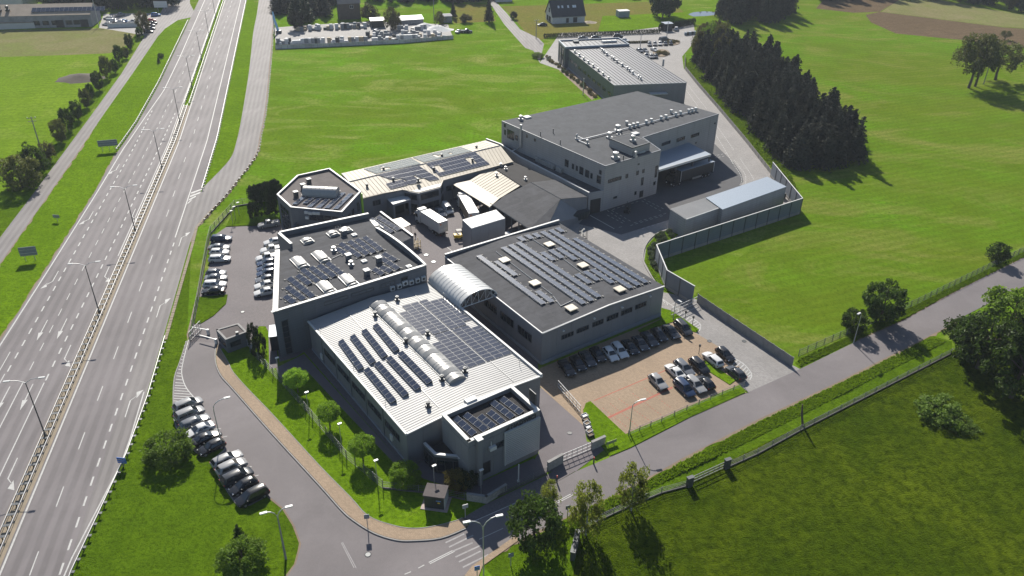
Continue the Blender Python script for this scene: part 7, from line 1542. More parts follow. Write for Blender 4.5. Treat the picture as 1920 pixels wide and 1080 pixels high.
def crown_conifer(seed, layers=17, leaf=.06, wide=.27, taper=.85):
    """conifer crown from z=0.08 to 1, radius up to wide"""
    rnd = random.Random(seed); vs = []; fs = []
    for l in range(layers):
        t = l / (layers - 1); z = .10 + .88 * t; R = wide * (1 - t) ** taper * rnd.uniform(.8, 1.12) + .012; nb = max(5, int(13 * (1 - t) + 5))
        for b in range(nb):
            a = 6.283 * (b + rnd.random() * .8) / nb; rr = R * rnd.uniform(.68, 1.15); k = max(2, int(rr / leaf * 2.2))
            for j in range(k):
                f = (j + .6) / k; p = Vector((math.cos(a) * rr * f, math.sin(a) * rr * f, z - .07 * f * f * (1 - t) + rnd.uniform(-.012, .012) + .02))
                p.x += rnd.uniform(-.02, .02); p.y += rnd.uniform(-.02, .02); card(vs, fs, p, leaf * (1.25 - .5 * f), rnd)
                card(vs, fs, p + Vector((rnd.uniform(-.03, .03), rnd.uniform(-.03, .03), rnd.uniform(-.03, .02))), leaf, rnd)
    me = bpy.data.meshes.new('crown'); me.from_pydata([tuple(v) for v in vs], [], fs); me.update(); return me
def trunk_mesh(seed, h, r, branches=6, crown_z=.55, spread=.3, mat=None):
    rnd = random.Random(seed); mb = MB(); pts = [Vector((0, 0, 0))]
    for i in range(1, 6): pts.append(Vector((rnd.uniform(-.015, .015) * h, rnd.uniform(-.015, .015) * h, h * i / 5 * .85)))
    mb.tube(pts, [r * (1.25 - .2 * i) if i < 5 else r * .25 for i in range(6)], 7)
    for b in range(branches):
        z = h * rnd.uniform(.35, .7); a = 6.283 * (b + rnd.random()) / branches; e = Vector((math.cos(a) * h * spread, math.sin(a) * h * spread, z + h * rnd.uniform(.12, .25))); mb.tube([(0, 0, z), Vector((0, 0, z)).lerp(e, .5) + Vector((0, 0, .03 * h)), e], [r * .45, r * .3, r * .12], 5)
    return mb.mesh('trunk', mat or M_BARK, 50)
CR = {'ball': [crown_round(s, 120, 60, .12, hollow=.16, rough=.06) for s in (31, 32)], 'round': [crown_round(s) for s in (1, 2, 3)], 'loose': [crown_round(s, 54, 56, .125, hollow=.5, drop=.4, rough=.30) for s in (4, 5)], 'dense': [crown_round(s, 84, 70, .125, hollow=.33, rough=.14) for s in (6, 7)], 'conifer': [crown_conifer(s) for s in (8, 9, 10)], 'pine': [crown_conifer(s, 16, .085, .34, .5) for s in (11, 12, 13, 21)], 'column': [crown_round(s, 60, 60, .13, (1, 1, 1), .3, rough=.08) for s in (14,)]}
_crn = {}
def tree(name, label, base, h, w, kind='round', leaf=None, cat='tree', group=None, trunk=True, z0=.22, at=None, bark=None):
    """crown fills from z0*h to h; width w"""
    p = at or G(*base); e = thing(name, label, cat, (p[0], p[1], 0), random.uniform(0, 6.28), group); var = random.choice(CR[kind]); key = (var.name, leaf.name)
    if key not in _crn: m = var.copy(); m.materials.clear(); m.materials.append(leaf); _crn[key] = m
    c = link('crown', _crn[key], e)
    if kind in ('conifer', 'pine'): c.scale = (w / 2 / (.27 if kind == 'conifer' else .34), w / 2 / (.27 if kind == 'conifer' else .34), h)
    else: c.location = (0, 0, h * (1 + z0) / 2); c.scale = (w / 2, w / 2 * random.uniform(.9, 1.1), h * (1 - z0) / 2)
    if trunk:
        kt = ('t', kind, (bark or M_BARK).name)
        if kt not in _crn: _crn[kt] = trunk_mesh(hash(kind) % 99, 1.0, .030 if kind not in ('conifer', 'pine') else .022, 0 if kind in ('conifer', 'pine', 'column') else 6, mat=bark)
        t = link('trunk', _crn[kt], e); t.scale = (min(w, h) * .95, min(w, h) * .95, h)
    return e
ROWL = [((115, 267), 5.8, 5.4), ((130, 245), 5.4, 5.0), ((147, 225), 5.2, 4.0), ((163, 202), 5.4, 3.9), ((173, 187), 4.3, 3.0), ((187, 170), 5.6, 4.2), ((202, 147), 6.4, 4.8), ((217, 137), 4.0, 3.2), ((225, 118), 5.4, 4.0), ((237, 110), 3.8, 3.0), ((245, 93), 5.2, 4.2), ((263, 72), 3.8, 3.4)]
for i, (b, h, w) in enumerate(ROWL): tree('roadside_tree', 'dark green roadside tree, %s from the big thicket along the left lane' % ORD[i], b, h * 1.25, w * .86, 'dense', L_DARK if i % 3 else L_OLIVE, group='trees along the left lane', z0=.1)
tree('roadside_tree', 'tall pointed brownish tree at the scrap yard end of the left lane', (271, 62), 9.5, 5.5, 'round', L_BRN, z0=.05)
tree('thicket_bush', 'large olive bush beside the left lane below the utility mast', (42, 352), 8.5, 10.5, 'round', L_OLIVE, 'bush', z0=0)
tree('thicket_bush', 'dark fir-like bush behind the large olive bush', (70, 324), 8, 7, 'round', L_DARK, 'bush', z0=0); tree('thicket_bush', 'grey leafless shrub tree at the foot of the utility mast', (90, 302), 6, 5, 'loose', L_BRN, 'bush', z0=.05)
tree('bank_shrub', 'small round dark shrub on the roadside bank', (302, 108), 1.8, 2.4, 'dense', L_DARK, 'bush', trunk=False, z0=0); tree('bank_shrub', 'two-tiered dark shrub on the roadside bank', (298, 118), 2.4, 1.6, 'conifer', L_DARK, 'bush', trunk=False)
for s, w in ((-1.2, 6.4), (1.6, 5.6)): pass
tree('lawn_bush', 'broad green bush on the lower lawn beside the upper car row', (318, 858), 4.0, 6.8, 'dense', L_MID, 'bush', z0=-.1); tree('lawn_bush', 'broad green bush at the bottom of the lower lawn', (458, 1062), 3.8, 6.0, 'dense', L_MID, 'bush', z0=-.1); tree('lawn_conifer', 'small dark conifer growing out of the lower lawn bush', (452, 1022), 3.8, 2.6, 'conifer', L_DARK)
for b, lab in (((559, 736), 'clipped ball tree on the lawn nearest the office block'), ((619, 800), 'clipped ball tree second from the office block'), ((681, 864), 'clipped ball tree third from the office block')): tree('ball_tree', lab, b, 4.5, 3.7, 'ball', L_BALL, group='clipped lawn trees', z0=.38)
tree('ball_shrub', 'bright green round shrub at the corner of the white-roofed hall', (760, 905), 3.2, 4.2, 'ball', L_BALL, 'bush', z0=0); tree('blossom_shrub', 'shrub with pale yellowish leaf tips before the office entrance', (858, 918), 3.6, 3.9, 'round', L_AUT, 'bush', z0=0)
tree('dark_shrub', 'dark shrub in the shade behind the pale-tipped shrub', (876, 912), 3.4, 3.6, 'round', L_THUJA, 'bush', z0=0)
for b, h, w, lab in (((479, 652), 5.2, 2.2, 'dark thuja column beside the gatehouse wall'), ((488, 668), 5.0, 2.6, 'broader dark thuja by the lawn fence'), ((476, 412), 4.6, 2.4, 'dark thuja cone in the garden bed'), ((484, 410), 4.4, 2.4, 'second dark thuja cone in the garden bed'), ((504, 402), 6.4, 3.2, 'tall rounded thuja between garden bed and pavilion'), ((519, 402), 7.6, 3.4, 'tallest thuja against the pavilion corner')): tree('thuja', lab, b, h, w, 'column', L_THUJA, trunk=False, z0=-.05)
hp = [G(480 + i * 6.5, 378 - i * 1.8) for i in range(7)]
for i, p in enumerate(hp): tree('hedge_plant', 'dark hedge plant in the tall hedge behind the garden bed', None, 4.2, 3.4, 'dense', L_THUJA, 'hedge', 'tall dark hedge', False, -.05, p)
for i in range(6): p = lerp(G(479, 420), G(521, 411), i / 5); tree('low_hedge_plant', 'bright green plant of the low hedge above the silver pickup', None, 1.5, 2.6, 'dense', L_BALL, 'hedge', 'low bright hedge', False, -.2, p)
tree('maple', 'dense dark green maple at the road corner', (1000, 1030), 9.0, 7.8, 'round', L_DARK, z0=.12)
tree('birch', 'drooping yellowish birch beside the road near the maple', (1098, 1003), 9.6, 4.4, 'loose', L_BIRCH, bark=M_BIRCHBARK, z0=.1); tree('birch', 'thin yellowish birch nearer the field gate', (1183, 957), 8.6, 4.8, 'loose', L_BIRCH, bark=M_BIRCHBARK, z0=.18); tree('birch', 'small thin birch behind the maple', (1030, 962), 6.0, 2.6, 'loose', L_BIRCH, bark=M_BIRCHBARK)
tree('field_tree', 'round dark tree by the lamp post on the field edge', (1650, 603), 8.6, 7.4, 'dense', L_DARK, z0=.1); tree('field_tree', 'small round dark tree beside the larger field edge tree', (1598, 622), 4.8, 4.6, 'dense', L_DARK, z0=.05); tree('field_tree', 'lone dark tree on the wire fence farther up the road', (1866, 491), 4.6, 4.6, 'round', L_DARK, z0=.05)
for i, (b, h, w) in enumerate((((1832, 690), 11.5, 11), ((1895, 745), 13, 12), ((1945, 660), 13, 12), ((1880, 640), 11, 10), ((1985, 760), 12, 12), ((1800, 655), 7, 7))): tree('grove_tree', 'big dark tree, %s of the grove standing in the rough meadow corner' % ORD[i], b, h, w, 'round', L_DARK if i != 3 else L_MID, group='grove in the meadow corner', z0=.08)
tree('meadow_bush', 'spreading green bush at the edge of the meadow grove', (1762, 780), 2.6, 7.5, 'round', L_MID, 'bush', trunk=False, z0=-.2); tree('meadow_bush', 'low thorny shrub in the meadow grass', (1800, 800), 1.6, 5.5, 'loose', L_MID, 'bush', trunk=False, z0=-.2)
for b, top, w, lab in (((1816, 165), (1830, 60), 15, 'tall airy tree leaning in the middle of the mown field'), ((1828, 162), (1840, 66), 13, 'second tall airy tree in the mown field'), ((1866, 150), (1885, 75), 16, 'broad airy tree behind the pair in the mown field'), ((1884, 75), (1884, 57), 5, 'small distant tree at the ploughed field edge')): tree('meadow_tree', lab, b, height_at(b, top), w, 'loose', L_OLIVE, z0=.30)
# conifer wood
def inside(p, poly):
    c = False; n = len(poly)
    for i in range(n):
        a, b = poly[i], poly[i - 1]
        if (a[1] > p[1]) != (b[1] > p[1]) and p[0] < (b[0] - a[0]) * (p[1] - a[1]) / (b[1] - a[1]) + a[0]: c = not c
    return c
def fill(poly, step, jit=.35):
    xs = [p[0] for p in poly]; ys = [p[1] for p in poly]; y = min(ys); k = 0; out = []
    while y < max(ys):
        x = min(xs) + (step / 2 if k % 2 else 0)
        while x < max(xs):
            q = (x + random.uniform(-jit, jit) * step, y + random.uniform(-jit, jit) * step)
            if inside(q, poly): out.append(q)
            x += step
        y += step * .87; k += 1
    return out
wood = PX([(1305, 118), (1350, 172), (1412, 242), (1480, 316), (1555, 318), (1612, 303), (1585, 262), (1530, 210), (1475, 158), (1430, 122), (1360, 100)])
WT = fill(wood, 4.3)
for p in WT:
    far = p[1] > G(1400, 160)[1]; tree('wood_conifer', 'dark conifer standing in the dense wood beside the works drive', None, random.uniform(8.5, 13.5), random.uniform(6.2, 8.4), random.choice(('conifer', 'pine', 'pine')), L_CONI, 'tree', 'conifer wood by the drive', True, 0, p)
for p in fill(PX([(1296, 95), (1306, 118), (1350, 140), (1365, 100), (1330, 80)]), 5.5): tree('wood_edge_tree', 'leafy olive tree at the car park end of the conifer wood', None, random.uniform(9, 13), random.uniform(6, 8), 'round', random.choice((L_OLIVE, L_BRN, L_MID)), 'tree', 'leafy trees at the wood end', True, .02, p)
for p in fill(PX([(1352, 48), (1478, 42), (1478, 5), (1352, 8)]), 8): tree('wood_conifer', 'dark tall conifer of the clump beyond the works wood', None, random.uniform(14, 19), random.uniform(7, 9), 'pine', L_CONI, 'tree', 'far conifer clump', True, 0, p)
for b, h, w in (((1242, 34), 17, 11), ((1255, 30), 15, 10), ((1232, 30), 15, 9)): tree('far_tree', 'dark tree of the trio behind the small white container', b, h, w, 'round', L_THUJA, group='dark trio', z0=.05)
def forest(poly, step, lab, grp, hs=(12, 18), kinds=('pine', 'round', 'conifer'), leaves=None, cap=None):
    pts = fill(poly, step); pts.sort(key=lambda p: p[1])
    for p in pts[:cap]:
        k = random.choice(kinds); tree('forest_tree', lab, None, random.uniform(*hs), random.uniform(7, 10), k, random.choice(leaves or ((L_CONI, L_THUJA) if k != 'round' else (L_THUJA, L_BRN, L_DARK))), 'tree', grp, True, .02, p)
forest(PX([(-60, 14), (60, 10), (120, 18), (190, 20), (330, 16), (345, -30), (-60, -30)]), 9, 'dark tree of the wood behind the stone barn and scrap yard', 'wood behind the barn', cap=90)
forest(PX([(1500, 6), (1560, 2), (1700, -6), (1780, 2), (1960, 30), (2100, 20), (1900, -40), (1500, -40)]), 10, 'dark tree of the wood along the top edge beyond the ploughed field', 'wood beyond the ploughed field', cap=100)
forest(PX([(520, 30), (560, 46), (640, 24), (640, -20), (520, -20)]), 8, 'dark spruce in the garden beside the brick house', 'garden spruces', (9, 13), ('conifer', 'pine'), cap=34)
forest(PX([(680, 8), (930, 4), (930, -25), (680, -25)]), 9, 'dark tree of the row behind the brick house', 'trees behind the brick house', (9, 14), cap=40)
forest(PX([(930, -2), (1350, -4), (1350, -40), (930, -40)]), 13, 'dark tree far behind the unfinished house', 'trees behind the unfinished house', (8, 12), cap=30)
for b, h, w, k, lf, lab in (((557, 56), 9, 7.5, 'round', L_CONI, 'dark bushy tree behind the stone pallets'), ((694, 40), 8, 9, 'round', L_BRN, 'brownish tree left of the tin shed'), ((735, 56), 10, 7, 'loose', L_BRN, 'thin brown birch beside the tin shed'), ((742, 52), 8, 5, 'loose', L_BRN, 'second thin brown birch beside the tin shed'), ((850, 34), 8, 4, 'conifer', L_CONI, 'lone cypress by the grey outbuilding'), ((917, 42), 12, 5.5, 'conifer', L_CONI, 'tall conifer at the lane edge'), ((873, 42), 4, 6, 'round', L_BRN, 'low brown bush near the lane'), ((963, 36), 3.5, 3.5, 'dense', L_CONI, 'round dark shrub at the lane bend'), ((825, 46), 6, 5, 'loose', L_BRN, 'bare shrub beside the grey outbuilding'), ((1008, 108), 2, 5, 'dense', L_MID, 'green bush at the field corner by the far hall')): tree('garden_tree', lab, b, h, w, k, lf, z0=.03)
for i in range(44):
    p = lerp(G(1022, 71), G(1235, 62), i / 43); tree('hedge_thuja', 'little dark thuja in the hedge line behind the far hall', None, 1.9, 1.5, 'column', L_THUJA, 'shrub', 'thuja hedge line', False, -.05, p)
for i in range(16):
    p = lerp(G(1238, 57), G(1300, 46), i / 15); tree('hedge_thuja', 'taller dark thuja in the hedge at the far car park gate', None, 3.0, 2.0, 'column', L_THUJA, 'shrub', 'thuja hedge at the gate', False, -.05, p)
for i in range(26):
    t = i / 25; p = lerp(G(1024, 108), G(1118, 182), t); tree('strip_shrub', 'small dry shrub in the soil strip along the far hall', (0, 0), random.uniform(.8, 1.4), random.uniform(1.2, 2), 'round', random.choice((L_BRN, L_AUT, L_SAGE)), 'shrub', 'shrubs along the far hall', False, -.1, (p[0] + random.uniform(-1, 1), p[1]))
for i, (x, y) in enumerate(((1254, 437), (1258, 444), (1243, 447), (1246, 452), (1236, 455), (1232, 462), (1226, 462), (1223, 470), (1227, 474), (1220, 478), (1226, 482), (1219, 470), (1233, 446), (1240, 441), (1224, 497), (1228, 502), (1234, 508), (1222, 488))): tree('bed_shrub', 'grey-green round shrub in the planting bed by the short shed', (x, y), 1.1, 1.5, 'dense', L_SAGE, 'shrub', 'planting bed shrubs', False, -.1)
for cx, cy, rx, ry, nm in ((1262, 80, 13, 5, 'far'), (1240, 100, 16, 7, 'near')):
    c = G(cx, cy); m = MB(); m.prism([G(cx + rx * math.cos(k * .4), cy + ry * math.sin(k * .4)) for k in range(15)], 0, .2); struct(m.build('planted_oval', M_SOIL))
    for k in range(16): a = random.uniform(0, 6.28); r = random.random() ** .5 * .8; tree('oval_shrub', 'dry shrub planted on the %s oval island of the far car park' % nm, (cx + rx * r * math.cos(a), cy + ry * r * math.sin(a)), .9, 2.0, 'round', random.choice((L_BRN, L_AUT)), 'shrub', 'shrubs on the %s oval' % nm, False, -.2)
for i in range(10): tree('oval_shrub', 'small brown shrub in the hedge row between the far parking rows', (1180 + i * 4.2, 81 - i * .1), 1.0, 1.5, 'round', L_BRN, 'shrub', 'shrub row of the far car park', False, -.2)
# ------------------------------------------------------------------ uncountable grass
def tufts(name, label, poly, n, h, mat, spread=.25, clump=None):
    rnd = random.Random(len(name) + n); xs = [p[0] for p in poly]; ys = [p[1] for p in poly]; vs = []; fs = []; k = 0
    while k < n:
        x, y = rnd.uniform(min(xs), max(xs)), rnd.uniform(min(ys), max(ys))
        if not inside((x, y), poly): continue
        k += 1; hh = h * rnd.uniform(.5, 1.3) * (1 if clump is None else clump(x, y))
        for j in range(3):
            a = rnd.uniform(0, 6.28); dx, dy = math.cos(a) * spread * .35, math.sin(a) * spread * .35; b = len(vs); lx, ly = rnd.uniform(-.5, .5) * hh, rnd.uniform(-.5, .5) * hh
            vs += [(x - dx, y - dy, 0), (x + dx, y + dy, 0), (x + lx, y + ly, hh)]; fs.append((b, b + 1, b + 2))
    me = bpy.data.meshes.new(name); me.from_pydata(vs, [], fs); me.update(); me.materials.append(mat); o = link(name, me); o['kind'] = 'stuff'; o['label'] = label; o['category'] = 'grass'
vary = lambda x, y: .6 + .9 * max(0, math.sin(x * .21 + 1.3 * math.sin(y * .13)) * math.sin(y * .17 + x * .05))
tufts('verge_tall_grass', 'thick ditch grass on the verge between road and meadow', PX([(985, 1018), (1050, 982), (1240, 888), (1420, 792), (1560, 726), (1742, 634), (1775, 640), (1420, 820), (1270, 892), (1100, 978), (1000, 1060)]), 9000, .34, L_TUFTB, .5, vary)
tufts('field_edge_grass', 'tall grass strip along the field fence', PX([(1495, 676), (1500, 688), (1600, 641), (1697, 598), (1780, 552), (1920, 482), (1920, 474), (1780, 540), (1690, 586)]), 5000, .36, L_TUFTB, .5, vary)
tufts('wood_edge_grass', 'bright wild grass between the drive wall and the conifer wood', PX([(1290, 118), (1300, 115), (1350, 172), (1412, 242), (1480, 320), (1500, 370), (1450, 318), (1402, 266), (1347, 200), (1314, 162), (1288, 130)]), 5000, .6, L_TUFTB, .8, vary)
tufts('bed_ground_cover', 'yellow-green ground cover in the planting bed', PX([(1252, 436), (1270, 441), (1232, 464), (1232, 482), (1250, 510), (1250, 545), (1225, 520), (1210, 490), (1214, 462), (1230, 444)]), 5000, .3, L_TUFTB, .4)
# ------------------------------------------------------------------ background buildings and yards
M_BRICK = plain('old_brick', (.085, .065, .055), .9, var=.25, scale=.8, fine=.3); M_STONEW = plain('barn_stone', (.22, .22, .23), .9, var=.35, scale=.5, fine=.35); M_TILE = plain('roof_tile_grey', (.13, .12, .11), .8, var=.15, scale=.6, fine=.2); M_CHARTILE = plain('roof_tile_charcoal', (.030, .032, .036), .7, var=.2, scale=.8); M_BLOCKW = plain('pale_blockwork', (.50, .50, .49), .9, var=.12, scale=1.2, fine=.15); M_BARNR = plain('barn_roof', (.25, .20, .15), .8, var=.2, scale=.3, fine=.15)
def house(name, label, corners, h, rise, wall, roof, over=.4, cat='house'):
    """corners: front-left, front-right ground pixels and depth in metres; ridge along the front"""
    a, b, depth = corners; A_, B_ = G(*a), G(*b); yaw = math.atan2(B_[1] - A_[1], B_[0] - A_[0]); bl = Bld(name, label, A_, yaw, cat); L = math.dist(A_, B_)
    m = MB(); m.prism([(0, 0), (L, 0), (L, depth), (0, depth)], 0, h); m.build('wall', wall, bl.e)
    m = MB(); m.add([(0, 0, h), (L, 0, h), (L, depth, h), (0, depth, h), (.0, depth / 2, h + rise - .1), (L, depth / 2, h + rise - .1)], [(0, 3, 4), (1, 5, 2)]); m.build('gable', wall, bl.e)
    o = over; k = rise / (depth / 2); m = MB(); m.add([(-o, -o, h - k * o), (L + o, -o, h - k * o), (L + o, depth / 2, h + rise), (-o, depth / 2, h + rise), (L + o, depth + o, h - k * o), (-o, depth + o, h - k * o)], [(0, 1, 2, 3), (3, 2, 4, 5)]); m.build('roof', roof, bl.e)
    return bl, L
b1_, L = house('stone_barn', 'long stone barn with brownish roof and a strip of solar panels', ((-70, 56), (174, 50), 15), 5.5, 3.6, M_STONEW, M_BARNR, .2, 'barn')
Fw = Wall(b1_, (0, 0), (L, 0))
for t in (.55, .62, .69, .80, .86): Fw.win(L * t, L * t + 2.6, 1.2, 3.0, 2, n=.0)
for t in (.72, .91): Fw.win(L * t, L * t + 3.4, .1, 3.2, 1, n=0, name='barn_door', pane=M_BLACK)
for t in (.30, .36): hood(b1_, L * t, 3, 7.2, .7, 2.4, M_STEELD)
wx, wy = b1_.w((L * .56, 3.2)); e = thing('solar_array', 'strip of pale solar panels on the stone barn roof', 'solar panels', (wx, wy, 7.3), b1_.yaw); me = panel_mesh(1.9, 3.0, 2); sl_ = math.atan2(3.6, 7.5)
for i in range(16): o = link('panel', me, e, (i * 1.95, 0, 0)); o.rotation_euler = (sl_, 0, 0)
b2_, L2 = house('lean_shed', 'low lean-to in front of the stone barn', ((-70, 58), (66, 53), 4), 2.6, .9, M_WALLW, M_BARNR, .2, 'shed')
b3_, L3 = house('pale_hall', 'pale flat hall behind the stone barn', ((-60, 22), (46, 20), 18), 6.5, .5, M_WALLW, M_COPE, .3, 'hall')
b4_, L4 = house('brick_house', 'dark brick house with grey roof behind the stone yard', ((637, 37), (677, 35), 10), 7.5, 3.5, M_BRICK, M_TILE, .4)
W4 = Wall(b4_, (0, 0), (L4, 0)); W4.win(L4 * .52, L4 * .68, 5.0, 6.4, 2, n=0, frame=M_WHITE)
b5_, L5 = house('unfinished_house', 'unfinished pale house with steep charcoal roof on the dry plot', ((1036, 45), (1096, 42), 11), 3.6, 6.2, M_BLOCKW, M_CHARTILE, .5)
W5 = Wall(b5_, (0, 0), (L5, 0)); W5.win(L5 * .42, L5 * .50, .3, 2.4, 1, n=0, pane=M_BLACK); W5.win(L5 * .64, L5 * .76, .3, 2.6, 2, n=0, pane=M_BLACK); W5L = Wall(b5_, (0, 11), (0, 0)); W5L.win(2, 4, .3, 2.6, 1, n=0, pane=M_BLACK); W5L.win(5, 8, .3, 2.6, 1, n=0, pane=M_BLACK); W5L.win(4.6, 6.2, 4.4, 6.4, 1, n=0, pane=M_BLACK)
for t in (.2, .32, .5, .66, .72):
    m = MB(); y = 2.6; z = 3.6 + 6.2 / 5.5 * y + .05; m.add([(L5 * t, y, z), (L5 * t + .9, y, z), (L5 * t + .9, y + .9, z + 1.02), (L5 * t, y + .9, z + 1.02)], [(0, 1, 2, 3)]); m.build('roof_window', M_LIGHT, b5_.e)
b6_, L6 = house('greenhouse_shed', 'low shed with pale corrugated sheet roof behind the stone yard', ((746, 47), (794, 44), 9), 2.2, 1.0, M_STONEW, M_LMETAL, .3, 'shed')
b7_, L7 = house('tin_shed', 'dark tin shed with pale flat roof in the stone yard', ((697, 52), (721, 51), 7), 3.2, .4, M_DARKMET, M_COPE, .5, 'shed')
b8_, L8 = house('grey_outbuilding', 'grey outbuilding beside the lone cypress', ((828, 43), (848, 42), 6), 3.0, .3, M_STONEW, M_STONEW, .2, 'shed')
b9_, L9 = house('white_container', 'small white container cabin on the green plot', ((1160, 33), (1180, 32), 4), 3.0, .15, M_LMETAL, M_WALLW, .1, 'cabin')
b10, L10 = house('far_cottage', 'far cottage half hidden at the head of the lane', ((930, 4), (960, 3), 10), 4, 3, M_BLOCKW, M_CHARTILE, .4)
b11, L11 = house('bike_shelter', 'black flat shelter at the far car park gate', ((1246, 59), (1260, 58), 4), 3.4, .2, M_DARKMET, M_LMETAL, .3, 'shelter')
# scrap yard wall, billboard, masts
low_wall('pale boundary wall of the scrap yard', [(203, 52), (258, 50)], 1.8, .3, 'yard_wall', M_BLOCKW)
road_sign('white billboard on two legs before the wood', [(297, 22), (310, 22)], 6.5, 2.0, 5.0, M_WHITE, 'billboard')
def mast(label, base, h, arms=True, steel=False):
    p = G(*base); e = thing('utility_pole', label, 'utility pole', (p[0], p[1], 0), .3); m = MB(); m.tube([(0, 0, 0), (0, 0, h)], [.2, .12], 7); m.build('pole', M_CONC if not steel else M_STEEL, e)
    if arms:
        for z in (h - .4, h - 1.3): m = MB(); m.bx(-1.1, 1.1, -.06, .06, z, z + .12); m.build('crossarm', M_STEELD, e)
        for x in (-1, 0, 1): m = MB(); m.cyl((x, 0), .07, h - .28, h + .05, 6); m.build('insulator', M_WHITE, e)
mast('twin-pole utility mast beside the left lane thicket', (83, 300), 12.5); mast('tall utility pole behind the stone yard', (814, 42), 14, False); mast('wooden pole with cross arm by the unfinished house', (1005, 72), 8); mast('thin pole on the meadow beside the far hall', (1093, 178), 6, False, True); mast('leaning pole between the tall field trees', (1844, 158), 7, False); mast('leaning steel pole by the scrap yard', (186, 50), 12, False, True); mast('pole at the entrance of the stone yard', (515, 60), 7, False, True); mast('thin lamp mast in the far car park', (1200, 92), 7, False, True); mast('thin lamp mast at the far planted oval', (1250, 70), 7, False, True)
# stone yard: pallets of paving stacked in rows
M_PAL = [plain('pallet_pale', (.50, .50, .50), .8, var=.15, obj=True), plain('pallet_grey', (.22, .23, .24), .8, var=.2, obj=True), plain('pallet_dark', (.06, .065, .07), .8, var=.2, obj=True), plain('pallet_tan', (.36, .29, .20), .8, var=.2, obj=True)]
M_WOODP = plain('pallet_wood', (.24, .17, .10), .9, var=.2, obj=True)
def pallet_mesh(h, mt):
    m = MB(); m.bx(-.6, .6, -.5, .5, .0, .14, 1)
    n = max(1, int(h / .35))
    for i in range(n): m.bx(-.58, .58, -.48, .48, .15 + (h - .15) * i / n, .15 + (h - .15) * (i + 1) / n - .03, 0)
    return m.mesh('stone_pallet', [mt, M_WOODP])
PM = [[pallet_mesh(h, mt) for h in (.8, 1.3, 1.9)] for mt in M_PAL]; PN = ('pale', 'grey', 'dark', 'tan')
lines = [((522, 84), (690, 79), 34, 'along the front fence of the stone yard'), ((560, 58), (690, 52), 24, 'along the back of the stone yard'), ((690, 70), (830, 66), 26, 'in the middle of the stone yard'), ((700, 78), (838, 73), 26, 'in the right front row of the stone yard'), ((745, 58), (800, 56), 12, 'near the gravel heaps')]
for a, b, n, w in lines:
    for i in range(n):
        if random.random() < .14: continue
        c = random.choice((0, 0, 1, 1, 1, 2, 3)); p = lerp(G(*a), G(*b), (i + random.uniform(-.3, .3)) / n)
        for r in range(random.choice((1, 1, 2))):
            o = link('stone_pallet', random.choice(PM[c]), None, (p[0], p[1] + r * 1.5, .02), random.uniform(-.1, .1)); o.scale = (1.25, 1.25, 1.3); tag(o, 'pallet of %s paving stones stacked %s' % (PN[c], w), 'pallet', '%s pallets %s' % (PN[c], w))
def heap(label, px, r, h, mat):
    p = G(*px); rnd = random.Random(r * 7); m = MB(); K = 16; vs = [(0, 0, h)]
    for j, (f, z) in enumerate(((.3, .72), (.6, .38), (1, 0))):
        for k in range(K): a = 6.283 * k / K; q = r * f * rnd.uniform(.85, 1.15); vs.append((q * math.cos(a) * 1.3, q * math.sin(a), h * z * rnd.uniform(.85, 1.1)))
    fs = [(0, 1 + k, 1 + (k + 1) % K) for k in range(K)]
    for j in range(2):
        for k in range(K): fs.append((1 + j * K + k, 1 + (j + 1) * K + k, 1 + (j + 1) * K + (k + 1) % K, 1 + j * K + (k + 1) % K))
    m.add(vs, fs); return tag(m.build('heap', mat, None, 60, (p[0], p[1], .0)), label, 'heap')
heap('pale gravel heap at the end of the stone yard', (796, 53), 5, 2.6, M_BLOCKW); heap('second pale gravel heap beside the first', (820, 56), 5.5, 2.2, M_BLOCKW); heap('low grey rubble heap at the stone yard entrance', (568, 80), 6, 1.2, M_STONEW); heap('dark manure heap on the green crop field', (150, 147), 6.5, 1.7, plain('manure', (.045, .034, .022), .95, var=.4, scale=1.2, fine=.5)); heap('low sand pile beside the unfinished house', (1105, 42), 3, .8, M_SAND)
fence('yard_fence', 'low panel fence of the stone yard facing the meadow', PX([(517, 92), (640, 87), (760, 81), (850, 73)]), 1.6, 2.5, mat=M_FENCEC, solid=plain('yard_fence_sheet', (.30, .31, .33), .7, var=.35, scale=.2), post=.07)
p = G(523, 62); e = thing('blue_crane', 'pale blue leaning conveyor boom at the stone yard entrance', 'crane', (p[0], p[1], 0)); m = MB(); m.tube([(0, 0, 0), (-1.6, 1, 6), (-2, 1.5, 9)], [.6, .5, .3], 6); m.build('boom', plain('pale_blue_paint', (.25, .45, .65), .5), e); m = MB(); m.box((0, 0, .6), (2.2, 1.8, 1.2)); m.build('base', M_STEELD, e)
m = MB(); m.prism(PX([(1290, 27), (1300, 23), (1322, 21), (1345, 23), (1350, 27), (1325, 30), (1300, 31)]), 0, .03); struct(m.build('pond', plain('pond_water', (.03, .03, .025), .05, var=.2)))
for i in range(5):
    p = lerp(G(1285, 66), G(1302, 64), i / 4); o = MB(); o.bx(-.5, .5, -.5, .5, 0, 1.2); o.bx(-.55, .55, -.55, .55, 1.2, 1.32); tag(o.build('bin', M_STEELD if i % 2 else M_LMETAL, None, loc=(p[0], p[1], .04)), 'waste bin in the row at the far car park gate under the wood', 'bin', 'bins at the far gate')

